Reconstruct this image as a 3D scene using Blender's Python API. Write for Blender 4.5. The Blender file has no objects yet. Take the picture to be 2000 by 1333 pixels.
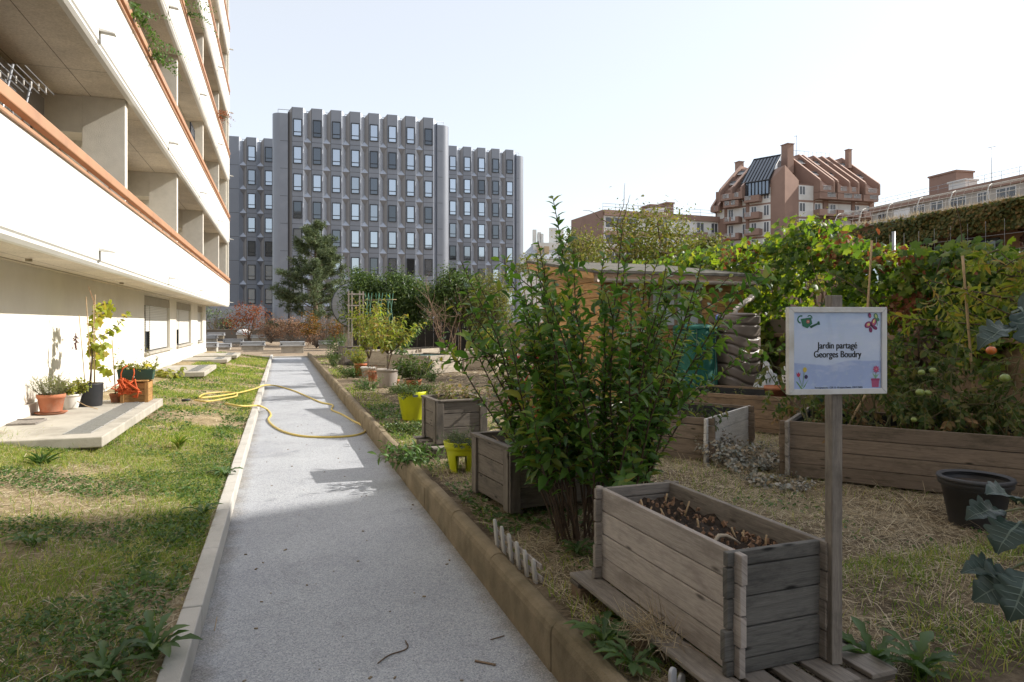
import bpy, math, random
import numpy as np
from mathutils import Vector, Matrix, Euler
SC = bpy.context.scene
COL = SC.collection
PI = math.pi
R = math.radians
# ---------------------------------------------------------------- camera maths (used only to read off real positions)
TH = R(18.65); CT, ST = math.cos(TH), math.sin(TH)
FPX, EYE, HORIZ = 1333.33, 1.65, 632.0
def W(px, py, d):
    xc = (px - 1000) / FPX * d
    return Vector((xc * CT + d * ST, -xc * ST + d * CT, EYE - (py - HORIZ) / FPX * d))
def G(px, py, z):
    return W(px, py, FPX * (EYE - z) / (py - HORIZ))
# ---------------------------------------------------------------- object helpers
def tag(o, label=None, cat=None, group=None, kind=None):
    if label: o['label'] = label
    if cat: o['category'] = cat
    if group: o['group'] = group
    if kind: o['kind'] = kind
    return o
def thing(name, label, cat, loc=(0, 0, 0), rz=0.0, group=None):
    o = bpy.data.objects.new(name, None); COL.objects.link(o)
    o.location = loc; o.rotation_euler = (0, 0, rz); o.empty_display_size = .1
    return tag(o, label, cat, group)
class MB:
    def __init__(s): s.v = []; s.f = []; s.uv = []; s.sm = []
    def add(s, vs, fs, smooth=False, uvs=None):
        n = len(s.v); s.v += [tuple(v) for v in vs]
        for i, f in enumerate(fs):
            s.f.append(tuple(n + k for k in f)); s.sm.append(smooth)
            s.uv.append(uvs[i] if uvs else None)
        return s
    def box(s, c, d, rot=None, grain=True):
        c = Vector(c); x, y, z = d[0] / 2, d[1] / 2, d[2] / 2
        L = [(-x,-y,-z),(x,-y,-z),(x,y,-z),(-x,y,-z),(-x,-y,z),(x,-y,z),(x,y,z),(-x,y,z)]
        F = [(0,3,2,1),(4,5,6,7),(0,1,5,4),(1,2,6,5),(2,3,7,6),(3,0,4,7)]
        ax = max(range(3), key=lambda k: d[k]); ou, ov = random.random()*50, random.random()*50
        uv = [[(L[k][ax] + ou, sum(L[k][j]*(1 if j>ax else .83) for j in range(3) if j != ax) + ov) for k in f] for f in F]
        vs = [(rot @ Vector(v) if rot else Vector(v)) + c for v in L]
        return s.add(vs, F, False, uv)
    def b(s, x0, x1, y0, y1, z0, z1):
        return s.box(((x0+x1)/2,(y0+y1)/2,(z0+z1)/2), (x1-x0, y1-y0, z1-z0))
    def tube(s, pts, r, n=8, cap=True):
        pts = [Vector(p) for p in pts]; m = len(pts)
        rr = r if isinstance(r, (list, tuple)) else [r]*m
        base = len(s.v); prev = None
        for i, p in enumerate(pts):
            t = (pts[min(i+1, m-1)] - pts[max(i-1, 0)])
            if t.length < 1e-9: t = Vector((0,0,1))
            t.normalize()
            if prev is None:
                a = Vector((0,0,1)) if abs(t.z) < .9 else Vector((1,0,0))
                u = t.cross(a).normalized()
            else:
                u = (prev - t*prev.dot(t))
                u = u.normalized() if u.length > 1e-6 else t.cross(Vector((1,0,.3))).normalized()
            prev = u; w = t.cross(u)
            for k in range(n):
                a = 2*PI*k/n
                s.v.append(tuple(p + (u*math.cos(a) + w*math.sin(a))*rr[i]))
        for i in range(m-1):
            for k in range(n):
                a, b_ = base+i*n+k, base+i*n+(k+1) % n
                s.f.append((a, b_, b_+n, a+n)); s.sm.append(True)
                s.uv.append([(i*.3, k/n*.1), (i*.3, (k+1)/n*.1), (i*.3+.3, (k+1)/n*.1), (i*.3+.3, k/n*.1)])
        if cap:
            s.f.append(tuple(base+k for k in reversed(range(n)))); s.sm.append(False); s.uv.append(None)
            s.f.append(tuple(base+(m-1)*n+k for k in range(n))); s.sm.append(False); s.uv.append(None)
        return s
    def lathe(s, prof, c=(0,0,0), n=32, sx=1, sy=1, cap0=True, cap1=False, smooth=True):
        base = len(s.v)
        for r, z in prof:
            for k in range(n):
                a = 2*PI*k/n; s.v.append((c[0]+r*sx*math.cos(a), c[1]+r*sy*math.sin(a), c[2]+z))
        for i in range(len(prof)-1):
            for k in range(n):
                a, b_ = base+i*n+k, base+i*n+(k+1) % n
                s.f.append((a, b_, b_+n, a+n)); s.sm.append(smooth); s.uv.append(None)
        if cap0: s.f.append(tuple(base+k for k in reversed(range(n)))); s.sm.append(False); s.uv.append(None)
        if cap1:
            q = base+(len(prof)-1)*n
            s.f.append(tuple(q+k for k in range(n))); s.sm.append(False); s.uv.append(None)
        return s
    def prism(s, poly, fn0, fn1):
        """poly of 2-D points mapped through fn0 / fn1 into two end caps"""
        n = len(poly); vs = [fn0(*p) for p in poly] + [fn1(*p) for p in poly]
        fs = [tuple(range(n)), tuple(reversed(range(n, 2*n)))] + [(i, i+n, (i+1) % n+n, (i+1) % n) for i in range(n)]
        return s.add(vs, fs)
    def extr(s, poly, axis, a0, a1):
        if axis == 'x': f0, f1 = (lambda u, v: (a0, u, v)), (lambda u, v: (a1, u, v))
        elif axis == 'y': f0, f1 = (lambda u, v: (u, a0, v)), (lambda u, v: (u, a1, v))
        else: f0, f1 = (lambda u, v: (u, v, a0)), (lambda u, v: (u, v, a1))
        return s.prism(poly, f0, f1)
def link(name, me, mat, parent):
    o = bpy.data.objects.new(name, me); COL.objects.link(o)
    if mat: me.materials.append(mat)
    if parent: o.parent = parent
    return o
def part(name, mb, mat, parent=None, bevel=0.0, world=False, loc=None, rz=0, fix=True):
    me = bpy.data.meshes.new(name)
    vs = mb.v
    if world and parent is not None:
        p = parent; off = Vector((0,0,0))
        while p is not None: off += Vector(p.location); p = p.parent
        vs = [(v[0]-off.x, v[1]-off.y, v[2]-off.z) for v in vs]
    me.from_pydata(vs, [], mb.f)
    me.polygons.foreach_set('use_smooth', mb.sm)
    if any(u is not None for u in mb.uv):
        ul = me.uv_layers.new(name='UVMap'); flat = []
        for f, u in zip(mb.f, mb.uv):
            for k in range(len(f)): flat += list(u[k]) if u else [0.0, 0.0]
        ul.data.foreach_set('uv', flat)
    me.update()
    if fix:
        import bmesh
        bm = bmesh.new(); bm.from_mesh(me); bmesh.ops.recalc_face_normals(bm, faces=bm.faces[:]); bm.to_mesh(me); bm.free()
    o = link(name, me, mat, parent)
    if loc is not None: o.location = loc
    if rz: o.rotation_euler = (0, 0, rz)
    if bevel:
        md = o.modifiers.new('Bevel', 'BEVEL'); md.width = bevel; md.segments = 2; md.limit_method = 'ANGLE'; md.angle_limit = R(40)
    return o
def kids(o): return [c for c in bpy.data.objects if c.parent == o]
def dup(o, loc, rz, label, group=None):
    r = o.copy(); COL.objects.link(r); r.location = loc; r.rotation_euler = (0, 0, rz); r['label'] = label
    if group: r['group'] = group
    for ch in kids(o):
        c = ch.copy(); COL.objects.link(c); c.parent = r
        for g in kids(ch):
            d = g.copy(); COL.objects.link(d); d.parent = c
    return r
# ---------------------------------------------------------------- leaves (numpy, one mesh for one plant's foliage)
def sym(pts):  # symmetric fan outline from right half
    return pts + [(t, -s_, h) for t, s_, h in reversed(pts[1:-1])]
def tfan(outline, ctr):
    n = len(outline); return [ctr]+outline, [(0, 1+i, 1+(i+1) % n) for i in range(n)]
T_OV = ([(0,0,0),(.3,.5,.10),(.3,0,.0),(.3,-.5,.10),(.65,.40,.05),(.65,0,-.03),(.65,-.40,.05),(1,0,-.14)],
        [(0,2,1),(0,3,2),(2,5,4,1),(3,6,5,2),(5,7,4),(6,7,5)])
T_DI = ([(0,0,0),(.45,.5,.07),(1,0,-.06),(.45,-.5,.07)], [(0,3,2),(0,2,1)])
T_QD = ([(0,-.5,0),(0,.5,0),(1,.5,-.05),(1,-.5,-.05)], [(0,3,2,1)])
T_VI = tfan(sym([(0,0,0),(-.14,.28,-.06),(.06,.55,-.12),(.30,.36,-.02),(.52,.56,-.12),(.68,.26,-.02),(1.0,0,-.14)]), (.34,0,.04))
T_BL = ([(0,-.5,0),(0,.5,0),(.5,-.42,.07),(.5,.42,.07),(1,0,.3)], [(0,1,3,2),(2,3,4)])
T_ST = ([(0,-.5,0),(0,.5,0),(.5,-.5,.05),(.5,.5,.05),(1,-.3,0),(1,.3,0)], [(0,1,3,2),(2,3,5,4)])
def strip(rows):
    v = []; f = []
    for t, w, h in rows: v += [(t,-w,h+w*.15),(t,0,h),(t,w,h+w*.15)]
    for i in range(len(rows)-1):
        a = i*3; f += [(a,a+1,a+4,a+3),(a+1,a+2,a+5,a+4)]
    return v, f
T_DA = strip([(0,.06,0),(.15,.2,.10),(.22,.1,.13),(.36,.34,.18),(.43,.16,.19),(.56,.44,.19),(.64,.24,.17),(.8,.46,.11),(.93,.25,.03),(1,.02,-.02)])
T_LONG = strip([(0,.05,0),(.2,.34,.08),(.5,.5,.10),(.8,.3,.03),(1,.02,-.08)])
T_CAB = strip([(0,.05,0),(.18,.10,.05),(.26,.34,.08),(.4,.47,.10),(.5,.43,.09),(.62,.52,.06),(.74,.45,.02),(.88,.34,-.06),(1,.06,-.14)])
def kale():
    g = random.Random(9); rows = []
    for i in range(19):
        t = i/18; w = .03 if t < .14 else .5*math.sin(PI*min(1, (t-.1)/.92)**.8)**.7*(1+.16*math.sin(t*31)+.08*g.uniform(-1, 1)); rows.append((t, max(w, .02), .12*math.sin(t*2.6)-.16*t*t+.018*math.sin(t*17), g.uniform(-.05, .05)))
    v = []; f = []
    for t, w, h, r_ in rows: v += [(t,-w,h+w*.22+r_),(t+.03,-w*.55,h+w*.16-r_*.4),(t,0,h),(t+.03,w*.55,h+w*.16+r_*.4),(t,w,h+w*.22-r_)]
    for i in range(18):
        for k in range(4): a = i*5+k; f.append((a,a+1,a+6,a+5))
    return v, f
T_KALE = kale()
def _rib():
    v = T_KALE[0]; rv, rf = [], []
    for i in range(19):
        t, _, h = v[i*5+2]; w = .035*(1-t)+.006; rv += [(t,-w,h+.012),(t,w,h+.012)]
    for i in range(18): a = 2*i; rf.append((a,a+1,a+3,a+2))
    n = len(rv)
    for i in (4,6,8,10,12,14):
        t, _, h = v[i*5+2]
        for k, s_ in ((0,-1),(4,1)):
            q = v[min(i+2,18)*5+k]; m = v[min(i+1,18)*5+(1 if k == 0 else 3)]; a = len(rv)
            rv += [(t,s_*.01,h+.010),(t+.018,s_*.01,h+.010),(m[0]+.012,m[1],m[2]+.012),(m[0],m[1],m[2]+.012),(q[0],q[1]*.85,q[2]+.008)]; rf += [(a,a+1,a+2,a+3),(a+3,a+2,a+4)]
    return rv, rf
T_RIB = _rib()
def nrm(a): return a/np.maximum(np.linalg.norm(a, axis=1, keepdims=True), 1e-9)
class LV:
    """collects leaves: base point, direction, normal, length, width"""
    def __init__(s): s.a = []
    def add(s, P, D, N, L, Wd):
        P = np.asarray(P, float).reshape(-1,3); n = len(P)
        D = np.broadcast_to(np.asarray(D, float), (n,3)); N = np.broadcast_to(np.asarray(N, float), (n,3))
        s.a.append((P, D, N, np.broadcast_to(np.asarray(L, float), (n,)), np.broadcast_to(np.asarray(Wd, float), (n,))))
        return s
    def build(s, name, tmpl, mat, parent=None, world=False, smooth=False):
        P, D, N, L, Wd = [np.concatenate([a[i] for a in s.a]) for i in range(5)]
        D = nrm(D); S = np.cross(N, D); bad = np.linalg.norm(S, axis=1) < 1e-4
        if bad.any(): S[bad] = np.cross(np.array([.3,.9,.2]), D[bad])
        S = nrm(S); Nn = np.cross(D, S)
        tv = np.array(tmpl[0], float); tf = tmpl[1]; k = len(tv); n = len(P)
        V = (P[:,None,:] + D[:,None,:]*(tv[None,:,0:1]*L[:,None,None]) + S[:,None,:]*(tv[None,:,1:2]*Wd[:,None,None])
             + Nn[:,None,:]*(tv[None,:,2:3]*L[:,None,None])).reshape(-1,3)
        if world and parent is not None:
            p = parent; off = np.zeros(3)
            while p is not None: off += np.array(p.location); p = p.parent
            V = V - off
        li = np.array([i for f in tf for i in f]); fl = np.array([len(f) for f in tf])
        loops = (np.arange(n)[:,None]*k + li[None,:]).ravel(); tot = np.tile(fl, n)
        st = np.concatenate([[0], np.cumsum(tot)[:-1]])
        me = bpy.data.meshes.new(name)
        me.vertices.add(len(V)); me.vertices.foreach_set('co', V.astype(np.float32).ravel())
        me.loops.add(len(loops)); me.loops.foreach_set('vertex_index', loops.astype(np.int32))
        me.polygons.add(len(tot)); me.polygons.foreach_set('loop_start', st.astype(np.int32)); me.polygons.foreach_set('loop_total', tot.astype(np.int32))
        if smooth: me.polygons.foreach_set('use_smooth', np.ones(len(tot), bool))
        me.update(calc_edges=True); me.validate()
        return link(name, me, mat, parent)
def rs(seed): return np.random.RandomState(seed)
def rdir(g, n): return nrm(g.normal(size=(n,3)))
def crown(lv, g, c, rad, clumps, per, L, clr=.22, shell=.55, zmin=-.8, wf=.5, droop=.25, out=.7):
    """leaf clumps spread through an uneven ellipsoid"""
    c = np.array(c, float); rad = np.array(rad, float)
    u = rdir(g, clumps*2); u = u[u[:,2] > zmin][:clumps]
    fr = shell + (1-shell)*g.rand(len(u))**.7
    fr *= 1 + .16*np.sin(u[:,0]*5.1+u[:,2]*4.3)+.10*g.normal(size=len(u))
    C = c + u*fr[:,None]*rad
    idx = np.repeat(np.arange(len(u)), per)
    cs = clr*rad.mean()*(.6+.8*g.rand(len(u)))
    P = C[idx] + g.normal(size=(len(idx),3))*cs[idx][:,None]*np.array([1,1,.75])
    N = nrm(u[idx]*out + np.array([0,0,.5]) + g.normal(size=P.shape)*.6)
    D = nrm(np.cross(N, rdir(g, len(P))) + np.array([0,0,-droop]) + .3*u[idx])
    Ls = L*(.6+.7*g.rand(len(P)))
    lv.add(P, D, N, Ls, Ls*wf)
    return C
def curve(g, p0, d0, length, n=8, bend=(0,0,.3), wob=.12):
    p = np.array(p0, float); d = np.array(d0, float); d /= np.linalg.norm(d); pts = [p.copy()]
    for i in range(n):
        d = d + np.array(bend)/n + g.normal(size=3)*wob/math.sqrt(n); d /= np.linalg.norm(d)
        p = p + d*length/n; pts.append(p.copy())
    return np.array(pts)
def leaves_on(lv, g, pts, start, step, L, wf, up=.35, droop=0.0, jit=.25, t_end=1.0):
    seg = np.linalg.norm(np.diff(pts, axis=0), axis=1); cum = np.concatenate([[0], np.cumsum(seg)]); tot = cum[-1]
    s_ = np.arange(start*tot, tot*t_end, step)
    if len(s_) == 0: return
    P = np.stack([np.interp(s_, cum, pts[:,k]) for k in range(3)], 1)
    T = np.stack([np.interp(s_+.02*tot, cum, pts[:,k]) for k in range(3)], 1) - np.stack([np.interp(s_-.02*tot, cum, pts[:,k]) for k in range(3)], 1)
    T = nrm(T); a = np.arange(len(s_))*2.4 + g.rand()*6
    A = nrm(np.cross(T, np.array([.31,.2,.93])+0*T)); B = np.cross(T, A)
    O = A*np.cos(a)[:,None] + B*np.sin(a)[:,None]
    D = nrm(O + T*up + np.array([0,0,-droop]) + g.normal(size=P.shape)*jit)
    N = nrm(T + np.array([0,0,.6]) - O*.1 + g.normal(size=P.shape)*jit)
    Ls = L*(.65+.6*g.rand(len(P)))*(1-.35*(s_/tot)**3)
    lv.add(P, D, N, Ls, Ls*wf)
def shrub(mb, lv, g, base, h, stems, spread, L, wf, step, r0=.008, twigs=4, start=.25, bend=.25, up=.4, droop=.15, wob=.2, base_r=.05, twig_len=.35):
    base = np.array(base, float)
    for i in range(stems):
        a = g.rand()*2*PI; sp = spread*math.sqrt(g.rand()) ; hh = h*(.65+.4*g.rand())*(1-.25*sp/max(spread, 1e-6))
        p0 = base + np.array([math.cos(a), math.sin(a), 0])*base_r*g.rand()
        d = np.array([math.cos(a)*sp, math.sin(a)*sp, hh]); ln = np.linalg.norm(d)
        pts = curve(g, p0, d + np.array([math.cos(a), math.sin(a), 0])*sp*.4, ln, 8, (0,0,bend), wob)
        mb.tube(pts, list(np.linspace(r0, r0*.25, len(pts))), 5)
        leaves_on(lv, g, pts, start, step, L, wf, up, droop)
        for t in range(twigs):
            k = g.randint(2, 8); q = pts[k]; b_ = g.rand()*2*PI
            tp = curve(g, q, (math.cos(b_), math.sin(b_), .5+.6*g.rand()), ln*twig_len*(.5+.7*g.rand()), 5, (0,0,.2), wob)
            mb.tube(tp, list(np.linspace(r0*.5, r0*.15, len(tp))), 4, False)
            leaves_on(lv, g, tp, .12, step, L, wf, up, droop)
# ---------------------------------------------------------------- materials
def nt(m): m.use_nodes = True; t = m.node_tree; return t, t.nodes, t.links
def rgb(c): return (c[0], c[1], c[2], 1) if len(c) == 3 else c
def bsdf(m): return m.node_tree.nodes['Principled BSDF']
def ramp(n, stops):
    r = n.new('ShaderNodeValToRGB'); e = r.color_ramp.elements
    e[0].position, e[0].color = stops[0][0], rgb(stops[0][1]); e[1].position, e[1].color = stops[-1][0], rgb(stops[-1][1])
    for p, c in stops[1:-1]: q = e.new(p); q.color = rgb(c)
    return r
def coord(n, l, kind='Object', scale=(1,1,1)):
    t = n.new('ShaderNodeTexCoord'); mp = n.new('ShaderNodeMapping'); mp.inputs['Scale'].default_value = scale
    l.new(t.outputs[kind], mp.inputs[0]); return mp.outputs[0]
def noise(n, l, vec, scale, det=5, rough=.6, dist=0):
    t = n.new('ShaderNodeTexNoise'); t.inputs['Scale'].default_value = scale; t.inputs['Detail'].default_value = det
    t.inputs['Roughness'].default_value = rough; t.inputs['Distortion'].default_value = dist
    if vec: l.new(vec, t.inputs['Vector'])
    return t.outputs['Fac']
def mix(n, l, a, b_, fac, mode='MIX'):
    x = n.new('ShaderNodeMix'); x.data_type = 'RGBA'; x.blend_type = mode
    for sock, v in ((x.inputs[0], fac), (x.inputs[6], a), (x.inputs[7], b_)):
        if isinstance(v, (tuple, list)): sock.default_value = rgb(v)
        elif isinstance(v, (int, float)): sock.default_value = v
        else: l.new(v, sock)
    return x.outputs[2]
def bumpn(n, l, h, strength, dist, bs):
    b_ = n.new('ShaderNodeBump'); b_.inputs['Strength'].default_value = strength; b_.inputs['Distance'].default_value = dist
    l.new(h, b_.inputs['Height']); l.new(b_.outputs[0], bs.inputs['Normal']); return b_
MATS = {}
def pm(name, c1, c2=None, scale=6, rough=.8, bump=.0, bscale=60, metal=0, spec=.4, stain=None, sscale=1.3, stops=(.3,.7), bdist=.01, kind='Object', vscale=(1,1,1)):
    """procedural painted / mineral surface: two tones by noise, optional patchy stain, fine bump"""
    m = bpy.data.materials.new(name); t, n, l = nt(m); bs = bsdf(m); MATS[name] = m
    c2 = c2 or tuple(x*.86 for x in c1)
    v = coord(n, l, kind, vscale)
    r = ramp(n, [(stops[0], c1), (stops[1], c2)]); l.new(noise(n, l, v, scale), r.inputs[0]); out = r.outputs[0]
    if stain:
        r2 = ramp(n, [(.48, (0,0,0)), (.72, (1,1,1))]); l.new(noise(n, l, v, sscale, 7, .65), r2.inputs[0])
        out = mix(n, l, out, stain, r2.outputs[0])
    l.new(out, bs.inputs['Base Color'])
    bs.inputs['Roughness'].default_value = rough; bs.inputs['Metallic'].default_value = metal; bs.inputs['Specular IOR Level'].default_value = spec
    if bump: bumpn(n, l, noise(n, l, v, bscale, 4), bump, bdist, bs)
    return m
def wood(name, c1, c2, dark, rough=.8, island=.35, gs=1.0):
    """grained boards: UV runs along each plank, tone differs board by board"""
    m = bpy.data.materials.new(name); t, n, l = nt(m); bs = bsdf(m)
    v = coord(n, l, 'UV', (1.6*gs, 26*gs, 1)); v2 = coord(n, l, 'UV', (5*gs, 120*gs, 1)); v3 = coord(n, l, 'UV', (2.2, 5, 1))
    g1 = noise(n, l, v, 2.2, 5, .6, .6); g2 = noise(n, l, v2, 3, 3, .6)
    r = ramp(n, [(.28, c2), (.5, c1), (.75, tuple(x*1.12 for x in c1))]); l.new(g1, r.inputs[0])
    r2 = ramp(n, [(.35, (.55,.55,.55)), (.6, (1,1,1))]); l.new(g2, r2.inputs[0])
    o = mix(n, l, r.outputs[0], r2.outputs[0], .6, 'MULTIPLY')
    r3 = ramp(n, [(.5, (0,0,0)), (.75, (1,1,1))]); l.new(noise(n, l, v3, 1.6, 6, .7), r3.inputs[0])
    o = mix(n, l, o, dark, r3.outputs[0])
    k = n.new('ShaderNodeTexVoronoi'); k.inputs['Scale'].default_value = 1.0; l.new(coord(n, l, 'UV', (3.2, 11, 1)), k.inputs['Vector'])
    rk = ramp(n, [(.05, (1,1,1)), (.13, (0,0,0))]); l.new(k.outputs['Distance'], rk.inputs[0])
    o = mix(n, l, o, tuple(x*.45 for x in dark), rk.outputs[0])
    gi = n.new('ShaderNodeNewGeometry'); r4 = ramp(n, [(0, (1-island,)*3), (1, (1+island*.35,)*3)]); l.new(gi.outputs['Random Per Island'], r4.inputs[0])
    o = mix(n, l, o, r4.outputs[0], 1.0, 'MULTIPLY')
    l.new(o, bs.inputs['Base Color']); bs.inputs['Roughness'].default_value = rough; bs.inputs['Specular IOR Level'].default_value = .25
    bumpn(n, l, mix(n, l, g1, g2, .5), .5, .004, bs)
    return m
def leafm(name, cols, trans=.4, rough=.5, spec=.35, tcol=None, nscale=1.5, nvar=.35):
    """foliage: colour drawn leaf by leaf, light passes through the blade"""
    m = bpy.data.materials.new(name); t, n, l = nt(m); bs = bsdf(m); out = n['Material Output']
    gi = n.new('ShaderNodeNewGeometry')
    k = len(cols); r = ramp(n, [(i/(k-1) if k > 1 else 0, c) for i, c in enumerate(cols)] if k > 1 else [(0, cols[0]), (1, cols[0])])
    nz = noise(n, l, coord(n, l), nscale, 3)
    mm = n.new('ShaderNodeMath'); mm.operation = 'MULTIPLY_ADD'; l.new(nz, mm.inputs[0]); mm.inputs[1].default_value = nvar*2; mm.inputs[2].default_value = -nvar
    ad = n.new('ShaderNodeMath'); ad.use_clamp = True; l.new(gi.outputs['Random Per Island'], ad.inputs[0]); l.new(mm.outputs[0], ad.inputs[1])
    l.new(ad.outputs[0], r.inputs[0])
    l.new(r.outputs[0], bs.inputs['Base Color']); bs.inputs['Roughness'].default_value = rough; bs.inputs['Specular IOR Level'].default_value = spec
    tr = n.new('ShaderNodeBsdfTranslucent')
    l.new(mix(n, l, r.outputs[0], tcol or (1.7, 1.75, .75), 1.0, 'MULTIPLY'), tr.inputs['Color'])
    ms = n.new('ShaderNodeMixShader'); ms.inputs[0].default_value = trans
    l.new(bs.outputs[0], ms.inputs[1]); l.new(tr.outputs[0], ms.inputs[2]); l.new(ms.outputs[0], out.inputs['Surface'])
    return m
def plain(name, c, rough=.5, metal=0, spec=.5, var=.12, scale=20):
    return pm(name, c, tuple(x*(1-var) for x in c), scale, rough, .05, 90, metal, spec)
# ---------------------------------------------------------------- camera, sky, sun
cam = bpy.data.cameras.new('camera'); camo = bpy.data.objects.new('camera', cam); COL.objects.link(camo)
camo.location = (0, 0, EYE); camo.rotation_euler = (PI/2, 0, -TH); cam.lens = 24; cam.sensor_width = 36
cam.shift_y = -34.5/2000; cam.clip_end = 2000; cam.clip_start = .05; SC.camera = camo
SUN = Vector((1, -.10, .67)).normalized()
wd = bpy.data.worlds.new('World'); SC.world = wd; wd.use_nodes = True
wn, wl = wd.node_tree.nodes, wd.node_tree.links
sky = wn.new('ShaderNodeTexSky'); sky.sky_type = 'NISHITA'; sky.sun_disc = False
sky.sun_elevation = math.asin(SUN.z); sky.sun_rotation = math.atan2(SUN.x, SUN.y)
sky.air_density = 1.0; sky.dust_density = 1.4; sky.ozone_density = 1.2; sky.altitude = 50
hz = wn.new('ShaderNodeMix'); hz.data_type = 'RGBA'; hz.inputs[0].default_value = .45; hz.inputs[7].default_value = (6.5, 6.3, 5.9, 1)   # bright summer haze over the clear-sky model
wl.new(sky.outputs[0], hz.inputs[6]); wl.new(hz.outputs[2], wn['Background'].inputs[0]); wn['Background'].inputs[1].default_value = .15
sl = bpy.data.lights.new('sun', 'SUN'); so = bpy.data.objects.new('sun', sl); COL.objects.link(so)
sl.energy = 5.0; sl.angle = R(.53); sl.color = (1, .945, .86)
so.rotation_euler = SUN.to_track_quat('Z', 'Y').to_euler(); so.location = (30, -6, 25)
SC.view_settings.view_transform = 'Standard'; SC.view_settings.look = 'None'; SC.view_settings.exposure = .55; SC.view_settings.gamma = 1
SC.cycles.use_denoising = True; SC.cycles.max_bounces = 8; SC.cycles.diffuse_bounces = 4; SC.cycles.transparent_max_bounces = 8
SC.cycles.sample_clamp_indirect = 8; SC.cycles.caustics_reflective = False; SC.cycles.caustics_refractive = False
# ---------------------------------------------------------------- shared materials
WHITE = pm('white_render', (.80,.785,.74), (.74,.725,.68), 1.2, .85, .12, 220, stain=(.70,.68,.62), sscale=.7, bdist=.004)
CREAM = pm('cream_render', (.66,.60,.49), (.60,.545,.44), 2.5, .9, .35, 160, bdist=.006)
GREYREN = pm('grey_render', (.70,.665,.585), (.62,.59,.515), 7, .9, .6, 90, bdist=.01)
CONC = pm('concrete', (.46,.43,.37), (.36,.33,.28), 5, .9, .3, 120, stain=(.27,.25,.21), sscale=2.1)
CONC_D = pm('damp_concrete', (.27,.24,.19), (.19,.165,.12), 5, .95, .3, 90, stain=(.12,.11,.075), sscale=1.7)
KERBW = pm('kerb_stone', (.50,.48,.44), (.43,.41,.375), 3, .85, .25, 160, stain=(.34,.33,.30), sscale=2.0)
KERBB = pm('mossy_kerb', (.27,.215,.14), (.16,.125,.075), 4, .95, .5, 80, stain=(.085,.07,.038), sscale=1.9)
ORANGE = pm('orange_steel', (.49,.27,.155), (.44,.24,.135), 2, .45, .03, 60, stain=(.36,.20,.12), sscale=3)
DARKM = plain('dark_metal', (.03,.032,.036), .4, .3)
GREYM = plain('grey_metal', (.33,.34,.36), .4, .5)
ZINC = pm('weathered_zinc', (.42,.43,.44), (.33,.34,.35), 4, .45, .05, 60, .5, .5, stain=(.27,.27,.26))
SHUT = bpy.data.materials.new('roller_shutter')
def _sh():
    t, n, l = nt(SHUT); bs = bsdf(SHUT); v = coord(n, l)
    w = n.new('ShaderNodeTexWave'); w.bands_direction = 'Z'; w.inputs['Scale'].default_value = 7; l.new(v, w.inputs[0])
    r = ramp(n, [(0, (.40,.39,.36)), (.12, (.66,.65,.61)), (1, (.70,.69,.65))]); l.new(w.outputs['Fac'], r.inputs[0]); l.new(r.outputs[0], bs.inputs['Base Color'])
    bs.inputs['Roughness'].default_value = .5; bumpn(n, l, w.outputs['Fac'], .5, .01, bs)
_sh()
SHUTG = SHUT.copy(); SHUTG.name = 'grey_roller_shutter'
for e, c in zip([x for x in SHUTG.node_tree.nodes if x.type == 'VALTORGB'][0].color_ramp.elements, ((.12,.11,.10),(.22,.21,.195),(.25,.24,.225))): e.color = rgb(c)
GLASS = bpy.data.materials.new('window_glass')
def _gl(m, c, mt, var):
    t, n, l = nt(m); bs = bsdf(m); oi = n.new('ShaderNodeObjectInfo')
    r = ramp(n, [(0, tuple(x*.22 for x in c)), (.30, tuple(x*.38 for x in c)), (.36, c), (1, tuple(min(1, x*(1+var*.5)) for x in c))] if mt > .8 else [(0, tuple(x*(1-var) for x in c)), (.45, c), (1, tuple(min(1, x*(1+var*.5)) for x in c))]); l.new(oi.outputs['Random'], r.inputs[0])
    l.new(r.outputs[0], bs.inputs['Base Color']); bs.inputs['Metallic'].default_value = mt; bs.inputs['Roughness'].default_value = .04; bs.inputs['Specular IOR Level'].default_value = .8
    bumpn(n, l, noise(n, l, coord(n, l), .8, 2), .04, .05, bs)
_gl(GLASS, (.045,.05,.055), .0, .5)
GLASSB = bpy.data.materials.new('coated_glass'); _gl(GLASSB, (.42,.47,.54), .85, .45)
SOFFIT = bpy.data.materials.new('cork_soffit')
def _sof():
    t, n, l = nt(SOFFIT); bs = bsdf(SOFFIT); v = coord(n, l)
    r = ramp(n, [(.32, (.54,.475,.37)), (.55, (.73,.65,.53)), (.72, (.82,.76,.65))]); l.new(noise(n, l, v, 38, 6, .75), r.inputs[0])
    r2 = ramp(n, [(.3, (.8,.8,.8)), (.7, (1.1,1.1,1.1))]); l.new(noise(n, l, v, 1.4, 4), r2.inputs[0])
    o = mix(n, l, r.outputs[0], r2.outputs[0], 1, 'MULTIPLY')
    b_ = n.new('ShaderNodeTexBrick'); b_.offset = 0; b_.inputs['Scale'].default_value = 1; b_.inputs['Brick Width'].default_value = .62; b_.inputs['Row Height'].default_value = 2.4
    b_.inputs['Mortar Size'].default_value = .006; b_.inputs['Color1'].default_value = b_.inputs['Color2'].default_value = (1,1,1,1); b_.inputs['Mortar'].default_value = (.3,.28,.24,1)
    l.new(v, b_.inputs['Vector']); o = mix(n, l, o, b_.outputs['Color'], 1, 'MULTIPLY')
    l.new(o, bs.inputs['Base Color']); bs.inputs['Roughness'].default_value = .95; bumpn(n, l, noise(n, l, v, 90, 4), .5, .01, bs)
_sof()
W_GREY = wood('weathered_grey_wood', (.34,.305,.27), (.22,.20,.18), (.13,.115,.10), .85, .35)
W_PALE = wood('bleached_wood', (.50,.44,.36), (.38,.33,.265), (.30,.26,.21), .85, .22)
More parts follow.
